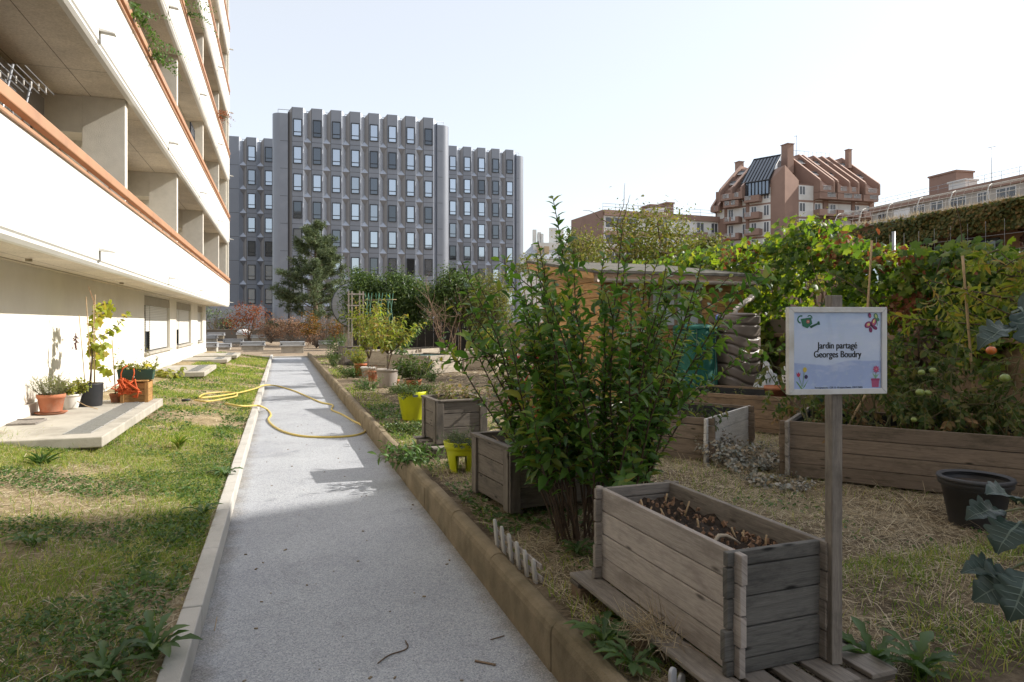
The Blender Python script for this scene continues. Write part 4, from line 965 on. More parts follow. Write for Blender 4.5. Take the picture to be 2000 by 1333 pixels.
far_shrub('sparse dark green tree seen under the end of the balcony', 420, 66, 70, 592, .3, L_PINE, BARK, 22, 26, .22, 'tree', 'tree')
# pine
c = W(614, 640, 52); t = thing('pine_tree', 'dark green pine tree in front of the office tower', 'tree', (c.x, c.y, 0)); mb = MB(); lv = LV()
H = EYE+(632-440)/FPX*52; tr = [(0,0,0),(.1,.05,2.5),(0,.1,5),(.12,0,7.4),(.0,0,H-.2)]; mb.tube(tr, [.2,.17,.12,.07,.02], 8)
for i in range(64):
    f = .17+.80*(i/64.)+.02*g.normal(); z = H*f; a = i*2.4+.5*g.normal(); ln = (3.5*(1-f)**.8+.4)*(.75+.5*g.rand())
    p = curve(g, (0,0,z), (math.cos(a), math.sin(a), .05+.4*f), ln, 7, (0,0,.35), .3); mb.tube(p, list(np.linspace(.05*(1-f)+.012, .008, 8)), 4, False)
    for k in range(3, 8):
        for j in range(4):
            q = p[k]+g.normal(size=3)*.16*np.array([1,1,.6]); n = 26; u = rdir(g, n); u[:,2] = u[:,2]*.8+.25
            lv.add(q+g.normal(size=(n,3))*.07, u, rdir(g, n), .19+.14*g.rand(n), .042)
part('trunk', mb, BARK, t); lv.build('crown', T_DI, L_PINE, t)
# round vent
c = W(694, 596, 42); t = thing('ventilation_cowl', 'large round grey metal ventilation cowl behind the trellis', 'vent', (c.x, c.y, -.03)); zc = c.z+.03; r_ = 1.42
m = MB(); rx = Matrix.Rotation(PI/2, 4, 'X')
def disc(prof, y_sign=-1):
    mm = MB(); mm.lathe([(r, z) for r, z in prof], n=48); mm.v = [(v[0], y_sign*v[2], v[1]+zc) for v in mm.v]; return mm
part('duct', disc([(r_*.9,-1.6),(r_*.9,0.0)]), ZINC, t); part('face_plate', disc([(r_*1.0,.0),(r_*1.0,.05),(r_*.97,.07),(.01,.075)]), pm('vent_sheet', (.24,.26,.285), (.20,.22,.245), 1.5, .45, .03, 20, .3, stain=(.28,.29,.30)), t)
m = MB(); m.box((0,-.085,zc), (r_*1.96,.02,.035)); part('seam', m, GREYM, t)
mm = disc([(r_*1.0,.02),(r_*1.015,.0),(r_*1.015,.06),(r_*.99,.075)]); part('rim', mm, DARKM, t)
m = MB(); m.box((0,.9,zc/2), (1.2,.9,zc)); part('pedestal', m, CONC_D, t)
# ---------------------------------------------------------------- light-well slabs along the wall and what stands on them
random.seed(5)
ZS = .45
GRATE = pm('galvanised_grating', (.46,.46,.44), (.38,.38,.365), 30, .5, .1, 80, .4)
def slab(ya, yb, label, ng, xr=-1.80):
    t = thing('concrete_slab', label, 'slab', (-2.45, ya, .15), 0, 'concrete light-well covers along the wall')
    m = MB(); m.b(-3.12, xr, ya, yb, ZS-.115, ZS); part('cover', m, CONC, t, .012, True)
    m = MB(); m.b(-3.10, xr-.10, ya+.08, yb-.06, -.1, ZS-.115); part('base', m, CONC_D, t, 0, True)
    for i in range(ng):
        y0 = ya+.28+i*(yb-ya-.4)/ng; y1 = y0+(yb-ya-.4)/ng-.06; m = MB(); x0, x1 = xr-.44, xr-.17
        m.b(x0, x1, y0, y0+.015, ZS+.001, ZS+.008); m.b(x0, x1, y1-.015, y1, ZS+.001, ZS+.008); m.b(x0, x0+.012, y0+.015, y1-.015, ZS+.001, ZS+.008); m.b(x1-.012, x1, y0+.015, y1-.015, ZS+.001, ZS+.008)
        yy = y0+.04
        while yy < y1-.03: m.b(x0+.012, x1-.012, yy, yy+.009, ZS+.001, ZS+.007); yy += .03
        for q in (.33, .66): m.b(x0+(x1-x0)*q-.004, x0+(x1-x0)*q+.004, y0+.016, y1-.016, ZS+.0005, ZS+.0045)
        gr = part('grating', m, GRATE, t, 0, True)
        m = MB(); m.add([(x0, y0, ZS+.0004), (x1, y0, ZS+.0004), (x1, y1, ZS+.0004), (x0, y1, ZS+.0004)], [(0,1,2,3)]); part('shadow_sheet', m, pm('shaft_shadow', (.17,.165,.15), None, 8, .9) if 'shaft_shadow' not in MATS else MATS['shaft_shadow'], gr, 0, True)  # dark sheet paints the shade of the shaft below the grating
slab(8.25, 12.15, 'nearest concrete slab against the wall, carrying the potted plants', 6)
slab(18.4, 21.6, 'bare concrete slab below the first shuttered window', 5)
slab(24.6, 26.6, 'low concrete slab below the second shuttered window', 3, -1.72)
slab(27.7, 30.2, 'farthest concrete slab by the corner of the block', 3, -1.60)
def pot(t, r1, r0, h, mat, rim=.03, rimh=.05, n=36, name='pot', soil=True, wall=.012, z=0, sy=1, ribs=False):
    m = MB(); prof = [(r0*.96, z), (r0, z+.01), (r1-rim*.6, z+h-rimh-.004)]
    if ribs: prof = [(r0*.96,z),(r0,z+.01)]+[(r0+(r1-rim*.6-r0)*k/12+(.004 if k % 2 else 0), z+(h-rimh)*k/12) for k in range(1, 13)]
    prof += [(r1, z+h-rimh), (r1+.002, z+h-.008), (r1-.004, z+h), (r1-wall, z+h), (r1-wall-.005, z+h-.05), (r1-wall-.01, z+h-.07)]
    m.lathe(prof, n=n, sy=sy); p = part(name, m, mat, t)
    if soil:
        m = MB(); m.lathe([(r1-wall-.006, z+h-.045), (r1*.5, z+h-.03), (.005, z+h-.025)], n=20, sy=sy, cap0=False); part('soil', m, SOIL, t)
    return p
def wpos(px, py, z): v = G(px, py, z); return (v.x, v.y, z)
def X_at(px, py, z, x):  # point on image column px, on the vertical plane x
    a = math.atan2(px-1000, FPX)+TH; return (x, x/math.tan(a), z)
# thyme in terracotta
p = wpos(100, 809, ZS); t = thing('potted_thyme', 'large terracotta pot of grey-green thyme on a saucer, nearest on the slab', 'potted plant', p)
pot(t, .165, .125, .235, TERRA, .02, .05, z=.03); m = MB(); m.lathe([(.15,0),(.185,.025),(.19,.03),(.17,.028),(.12,.012)], n=36); part('saucer', m, TERRA, t)
mb, lv = MB(), LV(); shrub(mb, lv, g, (0,0,.22), .33, 60, .22, .026, .28, .010, .003, 3, .15, .3, .8, .0, .25, .1, .4); part('stems', mb, BARKG, t); lv.build('foliage', T_DI, L_THYME, t)
p = wpos(138, 799, ZS); t = thing('potted_herb', 'white ribbed pot of yellow-green herbs between the thyme and the black bucket', 'potted plant', p)
pot(t, .135, .085, .21, WHITEP, .012, .03, ribs=True); mb, lv = MB(), LV(); shrub(mb, lv, g, (0,0,.19), .27, 26, .24, .05, .7, .022, .003, 3, .2, .0, .5, .2, .25, .08, .4); part('stems', mb, STEMG, t); lv.build('foliage', T_OV, L_YEL, t)
# vine in black bucket
p = wpos(176, 793, ZS); t = thing('potted_grapevine', 'grapevine with yellowing leaves trained on canes in a black bucket', 'potted plant', p)
pot(t, .17, .155, .33, BLACKP, .003, .02); mb, lv = MB(), LV()
main = np.array([(0,0,.3),(.02,-.03,.5),(.03,-.01,.72),(.0,.03,.95),(.03,.06,1.2),(.05,.11,1.45)]); mb.tube(main, [.016,.014,.012,.010,.008,.005], 6)
for q, d_, ln in (((.02,0,.72),(.35,.6,.15),.55), ((0,.03,.92),(.3,.7,.45),.75), ((.02,.05,1.15),(.1,.8,.5),.6), ((0,.0,.85),(.3,-.2,.1),.35), ((.03,0,.7),(.3,.7,-.35),.5), ((.04,.1,1.4),(.1,.5,.5),.35)):
    pp_ = curve(g, q, d_, ln, 8, (0,0,-.3), .35); mb.tube(pp_, list(np.linspace(.007, .003, 9)), 5, False); leaves_on(lv, g, pp_, .15, .048, .125, 1.0, .2, .5, .4)
leaves_on(lv, g, main, .45, .045, .135, 1.0, .2, .5, .5)
part('vine_stem', mb, BARK, t); lv.build('foliage', T_VI, L_GRAPE, t)
for a, b_ in (((-.04,-.09,.28),(-.10,-.16,1.32)), ((.02,.0,.28),(-.02,-.13,1.58)), ((.05,.05,.28),(.05,.06,1.62)), ((.06,-.04,.28),(.04,.02,1.50))):
    m = MB(); m.tube([a, b_], .006, 6); part('cane', m, BAMBOO, t)
m = MB(); m.tube([(.05,-.3,1.72),(.05,.12,1.42),(.04,.3,1.28)], .0045, 5); part('cane', m, ORANGE, t); m = MB(); m.tube([(.05,.10,1.38),(.10,.42,1.55)], .0045, 5); part('cane', m, ORANGE, t)
m = MB(); 
for i in range(26): 
    c_ = (-.14+.02*g.normal(), -.16+.02*g.normal(), 1.02-.0075*i); r0_ = .011
    m.lathe([(.001,-r0_),(r0_*.8,-r0_*.6),(r0_,0),(r0_*.8,r0_*.6),(.001,r0_)], c_, 6)
m.tube([(-.14,-.16,1.06),(-.14,-.16,.82)], .008, 5); part('grape_bunch', m, plain('dried_grapes', (.09,.03,.035), .6), t)
p = wpos(226, 786, ZS); t = thing('potted_seedling', 'small terracotta pot with a single leaning cane on the slab', 'potted plant', p)
pot(t, .085, .062, .135, TERRA, .01, .04); m = MB(); m.tube([(0,0,.1),(-.02,-.14,.95)], .008, 6); part('cane', m, BAMBOO, t)
mb, lv = MB(), LV(); shrub(mb, lv, g, (0.02,0.02,.12), .13, 4, .05, .03, .5, .03, .002, 1); part('stems', mb, STEMG, t); lv.build('foliage', T_OV, L_WEED, t)
# crate, trough, harness, shrub behind
p = wpos(264, 786, ZS); t = thing('wooden_crate', 'honey-coloured wooden crate standing at the far end of the slab', 'crate', (p[0], p[1]+.12, ZS))
m = MB()
for i in range(3): m.box((0,-.17,.05+.1*i), (.36,.018,.094)); m.box((0,.17,.05+.1*i), (.36,.018,.094)); m.box((-.18,0,.05+.1*i), (.018,.32,.094)); m.box((.18,0,.05+.1*i), (.018,.32,.094))
part('side_boards', m, W_BOX, t, .003)
for sx in (-1, 1):
    for sy_ in (-1, 1): m = MB(); m.box((sx*.165,sy_*.19,.155), (.05,.022,.31)); part('corner_batten', m, W_BOX, t, .003)
m = MB(); [m.box((-.14+.094*k,0,.325), (.09,.42,.02)) for k in range(4)]; part('lid', m, W_BOX, t, .003)
tx = thing('planter_trough', 'dark green plastic trough of leafy plants on top of the crate', 'planter', (p[0]+.0, p[1]+.10, ZS+.336)); m = MB()
def trough(t, L_, Wd_, h, mat, nm='trough'):
    m = MB(); a, b_ = L_/2, Wd_/2; o = [(-a*.92,-b_*.8,0),(a*.92,-b_*.8,0),(a*.92,b_*.8,0),(-a*.92,b_*.8,0),(-a,-b_,h),(a,-b_,h),(a,b_,h),(-a,b_,h)]
    i_ = [(-a+.012,-b_+.012,h),(a-.012,-b_+.012,h),(a-.012,b_-.012,h),(-a+.012,b_-.012,h),(-a*.93,-b_*.8,h-.05),(a*.93,-b_*.8,h-.05),(a*.93,b_*.8,h-.05),(-a*.93,b_*.8,h-.05)]
    m.add(o+i_, [(0,3,2,1),(0,1,5,4),(1,2,6,5),(2,3,7,6),(3,0,4,7),(4,5,9,8),(5,6,10,9),(6,7,11,10),(7,4,8,11),(8,9,13,12),(9,10,14,13),(10,11,15,14),(11,8,12,15)])
    part(nm, m, mat, t, .006); m = MB(); m.add(i_[4:], [(0,1,2,3)]); part('soil', m, SOIL, t)
trough(tx, .50, .20, .16, GREENP); mb, lv = MB(), LV()
for k in range(5): shrub(mb, lv, g, (-.2+.1*k,0,.12), .17, 9, .13, .045, .7, .03, .003, 2, .2, 0, .4, .4)
shrub(mb, lv, g, (-.20,.0,.12), .36, 3, .08, .06, .7, .035, .003, 2); part('stems', mb, STEMG, tx); lv.build('foliage', T_OV, L_YEL, tx)
m = MB(); m.box((-.02,-.106,.05), (.03,.004,.022)); part('label_tag', m, WHITEP, tx)
lv = LV(); lv.add(np.stack([.1+.12*g.rand(40), .05*g.normal(size=40), .19+.03*g.rand(40)], 1), rdir(g, 40)+np.array([0,0,.6]), rdir(g, 40), .03, .03); lv.build('yellow_flowers', T_DI, leafm('yellow_petals', [(.55,.46,.03),(.62,.55,.05)], .3), tx)
hn = thing('webbing_harness', 'bundle of orange webbing straps hanging from the crate lid', 'harness', (p[0]-.11, p[1]-.13, ZS+.10)); m = MB()
for k in range(16):
    a0 = (g.normal()*.07, g.normal()*.02, .24+.05*g.rand()); a1 = (g.normal()*.09, -.03+g.normal()*.03, .08+.06*g.rand()); a2 = (g.normal()*.08, -.02+g.normal()*.02, .2*g.rand())
    m.tube([a0, a1, a2, ((a0[0]+a2[0])/2+.04, -.03, .03+.1*g.rand())], [.014,.016,.013,.010], 5)
m.tube([(-.05,0,.2),(-.06,.01,.34),(-.03,.0,.43),(.03,.02,.47)], .009, 5); m.tube([(.09,0,.22),(.12,0,.35),(.11,.02,.42)], .009, 5)
for a0 in (.0, .08, .16): m.tube([(.1+a0*.2, -.02, .1+a0), (.18, -.04, .06), (.17,-.03,-.02+a0*.3), (.1,-.02,.0)], .009, 5)
part('straps', m, pm('orange_webbing', (.60,.10,.02), (.50,.075,.015), 14, .6, .3, 200), hn)
p2 = wpos(278, 770, ZS-.1); t = thing('potted_shrub', 'small round-leaved shrub behind the green trough', 'potted plant', (p2[0], p2[1]+.2, ZS-.16))
pot(t, .11, .08, .2, BLACKP, .01, .03); mb, lv = MB(), LV(); shrub(mb, lv, g, (0,0,.18), .72, 14, .24, .045, .6, .035, .005, 4, .5, .3, .4); part('stems', mb, BARK, t); lv.build('foliage', T_OV, L_OLIVE, t)
p = wpos(64, 826, ZS); t = thing('plank', 'weathered board lying flat on the nearest concrete slab', 'board', (p[0]-.06, p[1], ZS)); m = MB(); m.box((0,0,.012), (.30,.42,.022)); part('board', m, W_GREY, t, .003)
m = MB(); m.box((.0,.14,.029), (.28,.03,.012)); part('batten', m, W_GREY, t, .002)
p = wpos(168, 800, ZS); t = thing('loose_cane', 'pale cane lying across the slab by the black bucket', 'cane', (p[0], p[1], ZS)); m = MB(); m.tube([(-.12,.06,.11),(0,0,.05),(.16,-.08,.008)], .006, 6); part('cane', m, BAMBOO, t)
p = wpos(270, 786, ZS); t = thing('hand_trowel', 'small blue handled trowel at the edge of the slab by the crate', 'trowel', (p[0], p[1], ZS)); m = MB(); m.tube([(0,0,.012),(.03,.12,.05)], [.010,.013], 8); part('handle', m, plain('blue_plastic', (.08,.25,.65), .4), t)
m = MB(); m.box((-.012,-.06,.008), (.06,.12,.006)); part('blade', m, GREYM, t)
v = G(255, 850, .27); t = thing('flat_stone', 'small flat grey paving stone lying in the grass beside the slab', 'stone', (v.x, v.y, .27)); m = MB()
m.extr([(-.10,-.05),(.07,-.07),(.11,.02),(.04,.07),(-.09,.06)], 'z', -.02, .025); part('slab', m, CONC, t, .008)
v = G(20, 885, .30); t = thing('concrete_post', 'broken pale concrete kerb piece lying by the near corner of the slab', 'kerb stone', (v.x-.05, v.y-.2, .28)); m = MB(); m.box((0,0,.05), (.13,1.0,.13), Matrix.Rotation(-.25, 3, 'Z')); part('stone', m, CONC, t, .025)
v = G(6, 865, .38); t = thing('rounded_stone', 'round pale stone sitting at the left edge by the slab', 'stone', (v.x, v.y, .30)); m = MB(); m.lathe([(.05,0),(.085,.03),(.08,.07),(.04,.10),(.003,.11)], n=14, sx=1.2); part('rock', m, CONC, t)
v = G(325, 742, .3); t = thing('young_plant', 'pale green big-leaved plant growing in the lawn behind the crate', 'plant', (v.x, v.y, .26)); mb, lv = MB(), LV()
shrub(mb, lv, g, (0,0,0), .42, 10, .45, .16, .6, .08, .006, 2, .2, .2, .3, .4); part('stems', mb, STEMG, t); lv.build('foliage', T_OV, L_YEL, t)
# ---------------------------------------------------------------- hose
HOSE = pm('yellow_hose', (.62,.48,.13), (.55,.41,.10), 10, .45, .05, 60, stain=(.45,.35,.12))
def zat(x, y):
    if x > -.405: return 0.0
    if x > -.51: return .14
    return float(lawn_z(x, y))+.03
def hz_pts(pix, z0=.0):
    o = []
    for px, py, z in pix: v = G(px, py, z); o.append(Vector((v.x, v.y, z+.013)))
    return o
ctrl = hz_pts([(392,779,.28),(430,775,.27),(470,768,.24),(500,760,.18),(516,754,.16),(540,755,.02),(572,764,.0),(605,778,.0),(628,788,.0),(650,793,.0),(648,802,.0),(668,811,.0),(690,824,.0),(706,832,.0),(714,843,.0),(700,851,.0),(670,855,.0),(630,856,.0),(590,854,.0),(556,846,.0),(534,834,.0),(524,822,.0),(529,812,.0),(522,802,.0),(511,796,.15),(500,794,.16),(470,795,.22),(440,790,.25)])
def smooth(c, k=6):
    o = []; n = len(c)
    for i in range(n-1):
        p0, p1, p2, p3 = c[max(i-1,0)], c[i], c[i+1], c[min(i+2,n-1)]
        for j in range(k):
            t_ = j/k; o.append(.5*((2*p1)+(p2-p0)*t_+(2*p0-5*p1+4*p2-p3)*t_*t_+(3*p1-p0-3*p2+p3)*t_**3))
    o.append(c[-1]); return o
m = MB(); pts_ = smooth(ctrl)
t = thing('garden_hose', 'yellow garden hose looping across the path from the lawn', 'hose', (pts_[60].x, pts_[60].y, 0))
m.tube(pts_, .017, 10); part('hose', m, HOSE, t, 0, True)
m = MB(); m.tube(smooth(hz_pts([(388,778,.28),(400,771,.28),(430,768,.27),(458,769,.25),(462,775,.25),(440,780,.26),(420,784,.26),(400,786,.27),(380,783,.28)])), .016, 10); part('coil', m, HOSE, t, 0, True)
v = G(372, 783, .29); m = MB(); m.tube([(v.x, v.y, .31), (v.x-.14, v.y-.02, .30)], [.018, .024], 10); part('coupling', m, BLACKP, t, 0, True)
# ---------------------------------------------------------------- shed, tank, retaining wall
random.seed(41); g = rs(41)
GZ = .2
sx0, sx1, sy0, sy1 = 5.08, 7.92, 10.4, 13.1
sh = thing('garden_shed', 'honey-coloured timber garden shed with a sloping roof behind the big bush', 'shed', (sx0, sy0, GZ-.05))
zf, zb_ = 2.48, 2.84
def walls():
    m = MB(); n = 17; bh = .135
    for i in range(n):
        z = GZ+i*bh
        if z+bh <= zf+.02: m.b(sx0, sx1, sy0, sy0+.03, z+.004, z+bh-.003)
    part('front_wall', m, W_SHED, sh, .006, True)
    m = MB()
    for i in range(19):
        z = GZ+i*bh
        y1 = sy1; ya = sy0+.03
        if z+bh > zf: ya = sy0+.03+max(0, (z+bh-zf)/(zb_-zf))*(sy1-sy0)
        if ya < y1-.1: m.b(sx0, sx0+.03, ya, y1, z+.004, z+bh-.003)
    part('side_wall', m, W_SHED, sh, .006, True)
    m = MB(); m.b(sx0+.03, sx1-.03, sy1-.03, sy1, GZ, zb_); part('rear_wall', m, W_SHED, sh, 0, True); m = MB(); m.extr([(sy0+.03,GZ),(sy1,GZ),(sy1,zb_),(sy0+.03,zf)], 'x', sx1-.03, sx1); part('side_wall', m, W_SHED, sh, 0, True)
    for x in (sx0-.01, sx1-.09): m = MB(); m.b(x, x+.10, sy0-.025, sy0-.002, GZ, zf); part('corner_board', m, W_SHED, sh, .004, True)
walls()
m = MB(); sl = (zb_-zf)/(sy1-sy0)
def rz(y): return zf+.035+(y-sy0)*sl
m.extr([(sy0-.28, rz(sy0-.28)), (sy1+.2, rz(sy1+.2)), (sy1+.2, rz(sy1+.2)+.05), (sy0-.28, rz(sy0-.28)+.05)], 'x', sx0-.28, sx1+.06); part('roof', m, pm('roofing_felt', (.12,.115,.10), (.08,.078,.07), 9, .95, .5, 120, stain=(.16,.15,.12)), sh, .004, True)
m = MB(); m.extr([(sy0-.27, rz(sy0-.27)-.10), (sy1+.19, rz(sy1+.19)-.14), (sy1+.19, rz(sy1+.19)-.004), (sy0-.27, rz(sy0-.27)-.004)], 'x', sx0-.27, sx0-.245); part('verge_board', m, W_SHED, sh, .003, True)
m = MB(); m.b(sx0-.24, sx1+.05, sy0-.27, sy0-.25, rz(sy0-.27)-.16, rz(sy0-.27)-.006); part('fascia_board', m, W_BROWN, sh, .003, True)
# gutter: half round, with a bent downpipe at its right end
m = MB(); yg, zg, rg = sy0-.335, rz(sy0-.27)-.10, .06; n = 12
GUT = pm('grey_pvc', (.56,.50,.45), (.50,.44,.40), 3, .5, .03, 40, stain=(.40,.35,.31))
prof = [(yg+rg*math.cos(PI+PI*i/n), zg+rg*math.sin(PI+PI*i/n)) for i in range(n+1)]; pin = [(yg+(rg-.006)*math.cos(PI+PI*i/n), zg+(rg-.006)*math.sin(PI+PI*i/n)) for i in reversed(range(n+1))]
m.extr(prof+pin, 'x', sx0-.2, sx1+.10); gut = part('gutter', m, GUT, sh, 0, True)
m = MB(); xg = sx1+.02
m.tube(smooth([Vector(p) for p in ((xg,yg,zg-.03),(xg,yg,zg-.12),(xg-.01,yg-.01,zg-.18),(xg-.10,yg-.06,zg-.26),(7.22,9.62,1.90),(7.14,9.57,1.80))]), .045, 12); part('downpipe', m, GUT, sh, 0, True)
for p in ((xg-.005,yg,zg-.13),(xg-.16,yg-.10,zg-.285)): m = MB(); m.tube([(p[0]+.02,p[1]+.01,p[2]+.03),(p[0]-.02,p[1]-.01,p[2]-.03)], .052, 12); part('pipe_collar', m, GUT, sh, 0, True)
fw = MB(); xw0, xw1 = 6.0, 7.05
for (a, b_, c_, d_) in ((xw0,xw1,1.55,1.62),(xw0,xw1,2.23,2.30),(xw0,xw0+.07,1.62,2.23),(xw1-.07,xw1,1.62,2.23),((xw0+xw1)/2-.03,(xw0+xw1)/2+.03,1.62,2.23)): fw.b(a, b_, sy0-.03, sy0-.003, c_, d_)
fw = part('window', fw, W_BROWN, sh, .004, True); m = MB(); m.b(xw0+.05, xw1-.05, sy0-.012, sy0-.006, 1.6, 2.25); part('pane', m, plain('milky_pane', (.48,.52,.54), .25), fw, 0, True)
# water butt: stacked wavy ribs
c = W(1434, 632, 11.25); tk = thing('water_butt', 'tall brown wavy plastic rain barrel under the downpipe', 'rain barrel', (c.x, c.y, GZ))
TANK = pm('brown_plastic', (.19,.155,.13), (.165,.133,.112), 3, .38, .06, 150, 0, .5, stain=(.22,.185,.16))
m = MB(); NZ, NA = 110, 72; Ht = 1.60
def tr_(z, a):
    # superelliptic plan; the ribs sink into a wave low on the barrel
    e = 3.4; ca, sa = math.cos(a), math.sin(a); r = .375/((abs(ca)**e+abs(sa*1.08)**e)**(1/e))
    th = (a+PI/2+TH*.0) ; u = z/Ht
    wave = .085*math.cos(2*(a+PI/2-.35))*max(0, min(1, (.93-u)/.3))
    ph = (z+wave)/.178; fr = ph-math.floor(ph)
    groove = math.exp(-((fr-.06)/.07)**2)+math.exp(-((fr-1.06)/.07)**2)
    k = .045*groove*(1 if .14 < u < .955 else 0)
    if u < .22: k += .02*max(0, math.cos(3*(a+PI/2)))*(1 if u > .02 else 0)
    taper = 1-.03*u
    if u > .975: taper *= 1-.25*((u-.975)/.025)**2
    return (r-k)*taper
vs = []
for i in range(NZ+1):
    z = Ht*i/NZ
    for j in range(NA): a = 2*PI*j/NA; r = tr_(z, a); vs.append((r*math.cos(a), r*math.sin(a), z))
fs = [(i*NA+j, i*NA+(j+1) % NA, (i+1)*NA+(j+1) % NA, (i+1)*NA+j) for i in range(NZ) for j in range(NA)]
m.add(vs, fs, True); m.f.append(tuple(NZ*NA+j for j in range(NA))); m.sm.append(False); m.uv.append(None)
part('barrel', m, TANK, tk); m = MB(); m.lathe([(.36,Ht-.035),(.375,Ht-.02),(.37,Ht+.0),(.33,Ht+.015),(.1,Ht+.025),(.005,Ht+.026)], n=48); part('lid', m, TANK, tk)
m = MB(); m.lathe([(.05,0),(.055,.02),(.03,.03),(.03,.05),(.004,.05)], n=16); m.v = [(v[0], -.38-v[2], .20+v[1]) for v in m.v]; m.tube([(0,-.42,.2),(0,-.45,.17)], .014, 8); part('tap', m, BLACKP, tk)
# green mesh sack on a compost frame
c = W(1366, 632, 11.0); cp = thing('compost_bin', 'round bin wrapped in green mesh beside the rain barrel', 'compost bin', (c.x-.08, c.y, GZ))
NET = pm('green_mesh', (.014,.13,.095), (.008,.085,.065), 60, .6, .7, 160, stops=(.4,.6), stain=(.02,.17,.13), bdist=.01)
m = MB(); vs = []; NA, NZ = 48, 20
for i in range(NZ+1):
    z = 1.36*i/NZ
    for j in range(NA):
        a = 2*PI*j/NA; r = .33+.010*math.sin(a*9+z*3)+.012*math.sin(a*4+z*7)+(.02 if z < .06 else 0); vs.append((r*math.cos(a), r*math.sin(a), z))
m.add(vs, [(i*NA+j, i*NA+(j+1) % NA, (i+1)*NA+(j+1) % NA, (i+1)*NA+j) for i in range(NZ) for j in range(NA)], True); part('mesh_sack', m, NET, cp)
m = MB(); m.lathe([(.335,1.35),(.35,1.37),(.345,1.40),(.30,1.42),(.12,1.435),(.005,1.43)], n=40)
for a in range(10): m.tube([(.34*math.cos(a*.63), .34*math.sin(a*.63), 1.40), (.12*math.cos(a*.63+.2), .12*math.sin(a*.63+.2), 1.445)], .008, 5)
part('lid', m, NET, cp); 
for k in range(6): m = MB(); a = k*PI/3; m.tube([(.345*math.cos(a), .345*math.sin(a), .0), (.345*math.cos(a), .345*math.sin(a), 1.36)], .009, 6); part('stake', m, GREENP, cp)
m = MB(); m.tube(smooth([Vector(p) for p in ((.2,-.25,1.43),(.26,-.2,1.55),(.36,-.1,1.58),(.42,0,1.5))]), .014, 8); part('drawstring', m, plain('blue_cord', (.06,.10,.30), .6), cp)
# retaining wall along the back of the garden, with the creeper hedge rooted above it
STONE = pm('rough_concrete_wall', (.23,.165,.11), (.16,.115,.08), 4, .95, .6, 40, stain=(.11,.085,.055), sscale=1.6, bdist=.03)
rw = thing('retaining_wall', 'brown retaining wall under the creeper hedge behind the raised beds', 'wall', (8.45, 9, 0))
m = MB(); m.b(8.3, 8.6, 3.4, 10.1, 0, 1.36); m.b(8.3, 8.6, 10.1, 15.5, 0, 1.40); part('masonry', m, STONE, rw, .02, True)
m = MB(); m.b(8.24, 8.66, 3.4, 15.5, 1.405, 1.475); part('coping', m, W_BROWN, rw, .012, True)
m = MB(); m.b(8.6, 30, -4, 22, -.02, 1.30); o = part('upper_terrace', m, M_GARD, None); tag(o, kind='structure')
v = W(1500, 632, 12.0); t = thing('planter_trough', 'long grey window box standing on the retaining wall by the downpipe', 'planter', (8.43, 10.05, 1.476), PI/2); trough(t, .62, .2, .24, pm('grey_trough', (.24,.205,.175), (.19,.16,.14), 5, .7))
mb, lv = MB(), LV(); shrub(mb, lv, g, (0,0,.22), .16, 12, .2, .05, .6, .04, .003, 1); part('stems', mb, STEMG, t); lv.build('foliage', T_OV, L_WEED, t)
# ---------------------------------------------------------------- creeper hedge: vines on a mesh fence
hg = thing('creeper_hedge', 'sunlit creeper covering the mesh fence above the retaining wall', 'hedge', (8.9, 9, 1.3))
g = rs(77); lv = LV(); mb = MB()
def hz_top(y): return np.interp(y, [3.5,7,8,9.4,11.5,15.5], [2.25,2.45,2.68,3.12,2.98,2.95])+.10*np.sin(y*2.1)+.09*np.sin(y*4.7+1)
n = 13500; y = 3.6+12.2*g.rand(n); tp = hz_top(y); u = g.rand(n)
z = 1.25+(tp-1.25)*u**.8; fl = np.sin(y*3.3+z*2.7)+np.sin(y*1.3-z*4.1+2)+.7*np.sin(y*6.1+z*5.5)
x = 8.72-.22*np.sin(u*PI)**.6-.16*fl*.5+.16*g.normal(size=n)
hang = (g.rand(n) < .26) & (np.sin(y*1.9)+np.sin(y*4.3) > -1.1); z = np.where(hang, .95+.75*g.rand(n)+.25*np.sin(y*3.1), z); x = np.where(hang, 8.10+.20*g.rand(n), x)
topm = g.rand(n) < .16; z = np.where(topm, tp+.10*np.abs(g.normal(size=n)), z); x = np.where(topm, 8.75+.4*g.normal(size=n), x)
keep = (fl > -1.55) | topm; x, y, z = x[keep], y[keep], z[keep]; n = len(x)
N = np.stack([-.75+.5*g.normal(size=n), -.25+.5*g.normal(size=n), .55+.4*g.normal(size=n)], 1)
D = np.stack([-.3+.5*g.normal(size=n), .7*g.normal(size=n), -.6+.45*g.normal(size=n)], 1); L = .115*(.6+.65*g.rand(n))
lv.add(np.stack([x, y, z], 1), D, N, L, L*.95)
for k in range(46):
    y0 = 4+11.4*g.rand(); p = curve(g, (8.75, y0, float(hz_top(np.array(y0)))-.1), (-.2+.5*g.normal(), .6*g.normal(), 1), .2+.28*g.rand(), 7, (-.3,0,-.9), .5)
    mb.tube(p, list(np.linspace(.006, .002, 8)), 4, False); leaves_on(lv, g, p, .1, .055, .125, .95, .3, .2, .4)
for k in range(60):
    y0 = 3.8+11.6*g.rand(); p = curve(g, (8.7+.1*g.normal(), y0, 1.3), (-.05, .3*g.normal(), 1), 1.3+.7*g.rand(), 9, (0,0,.1), .5); mb.tube(p, list(np.linspace(.014, .005, 10)), 5, False)
part('vine_stems', mb, BARK, hg, 0, True); lv.build('foliage', T_VI, L_VINE, hg, True)
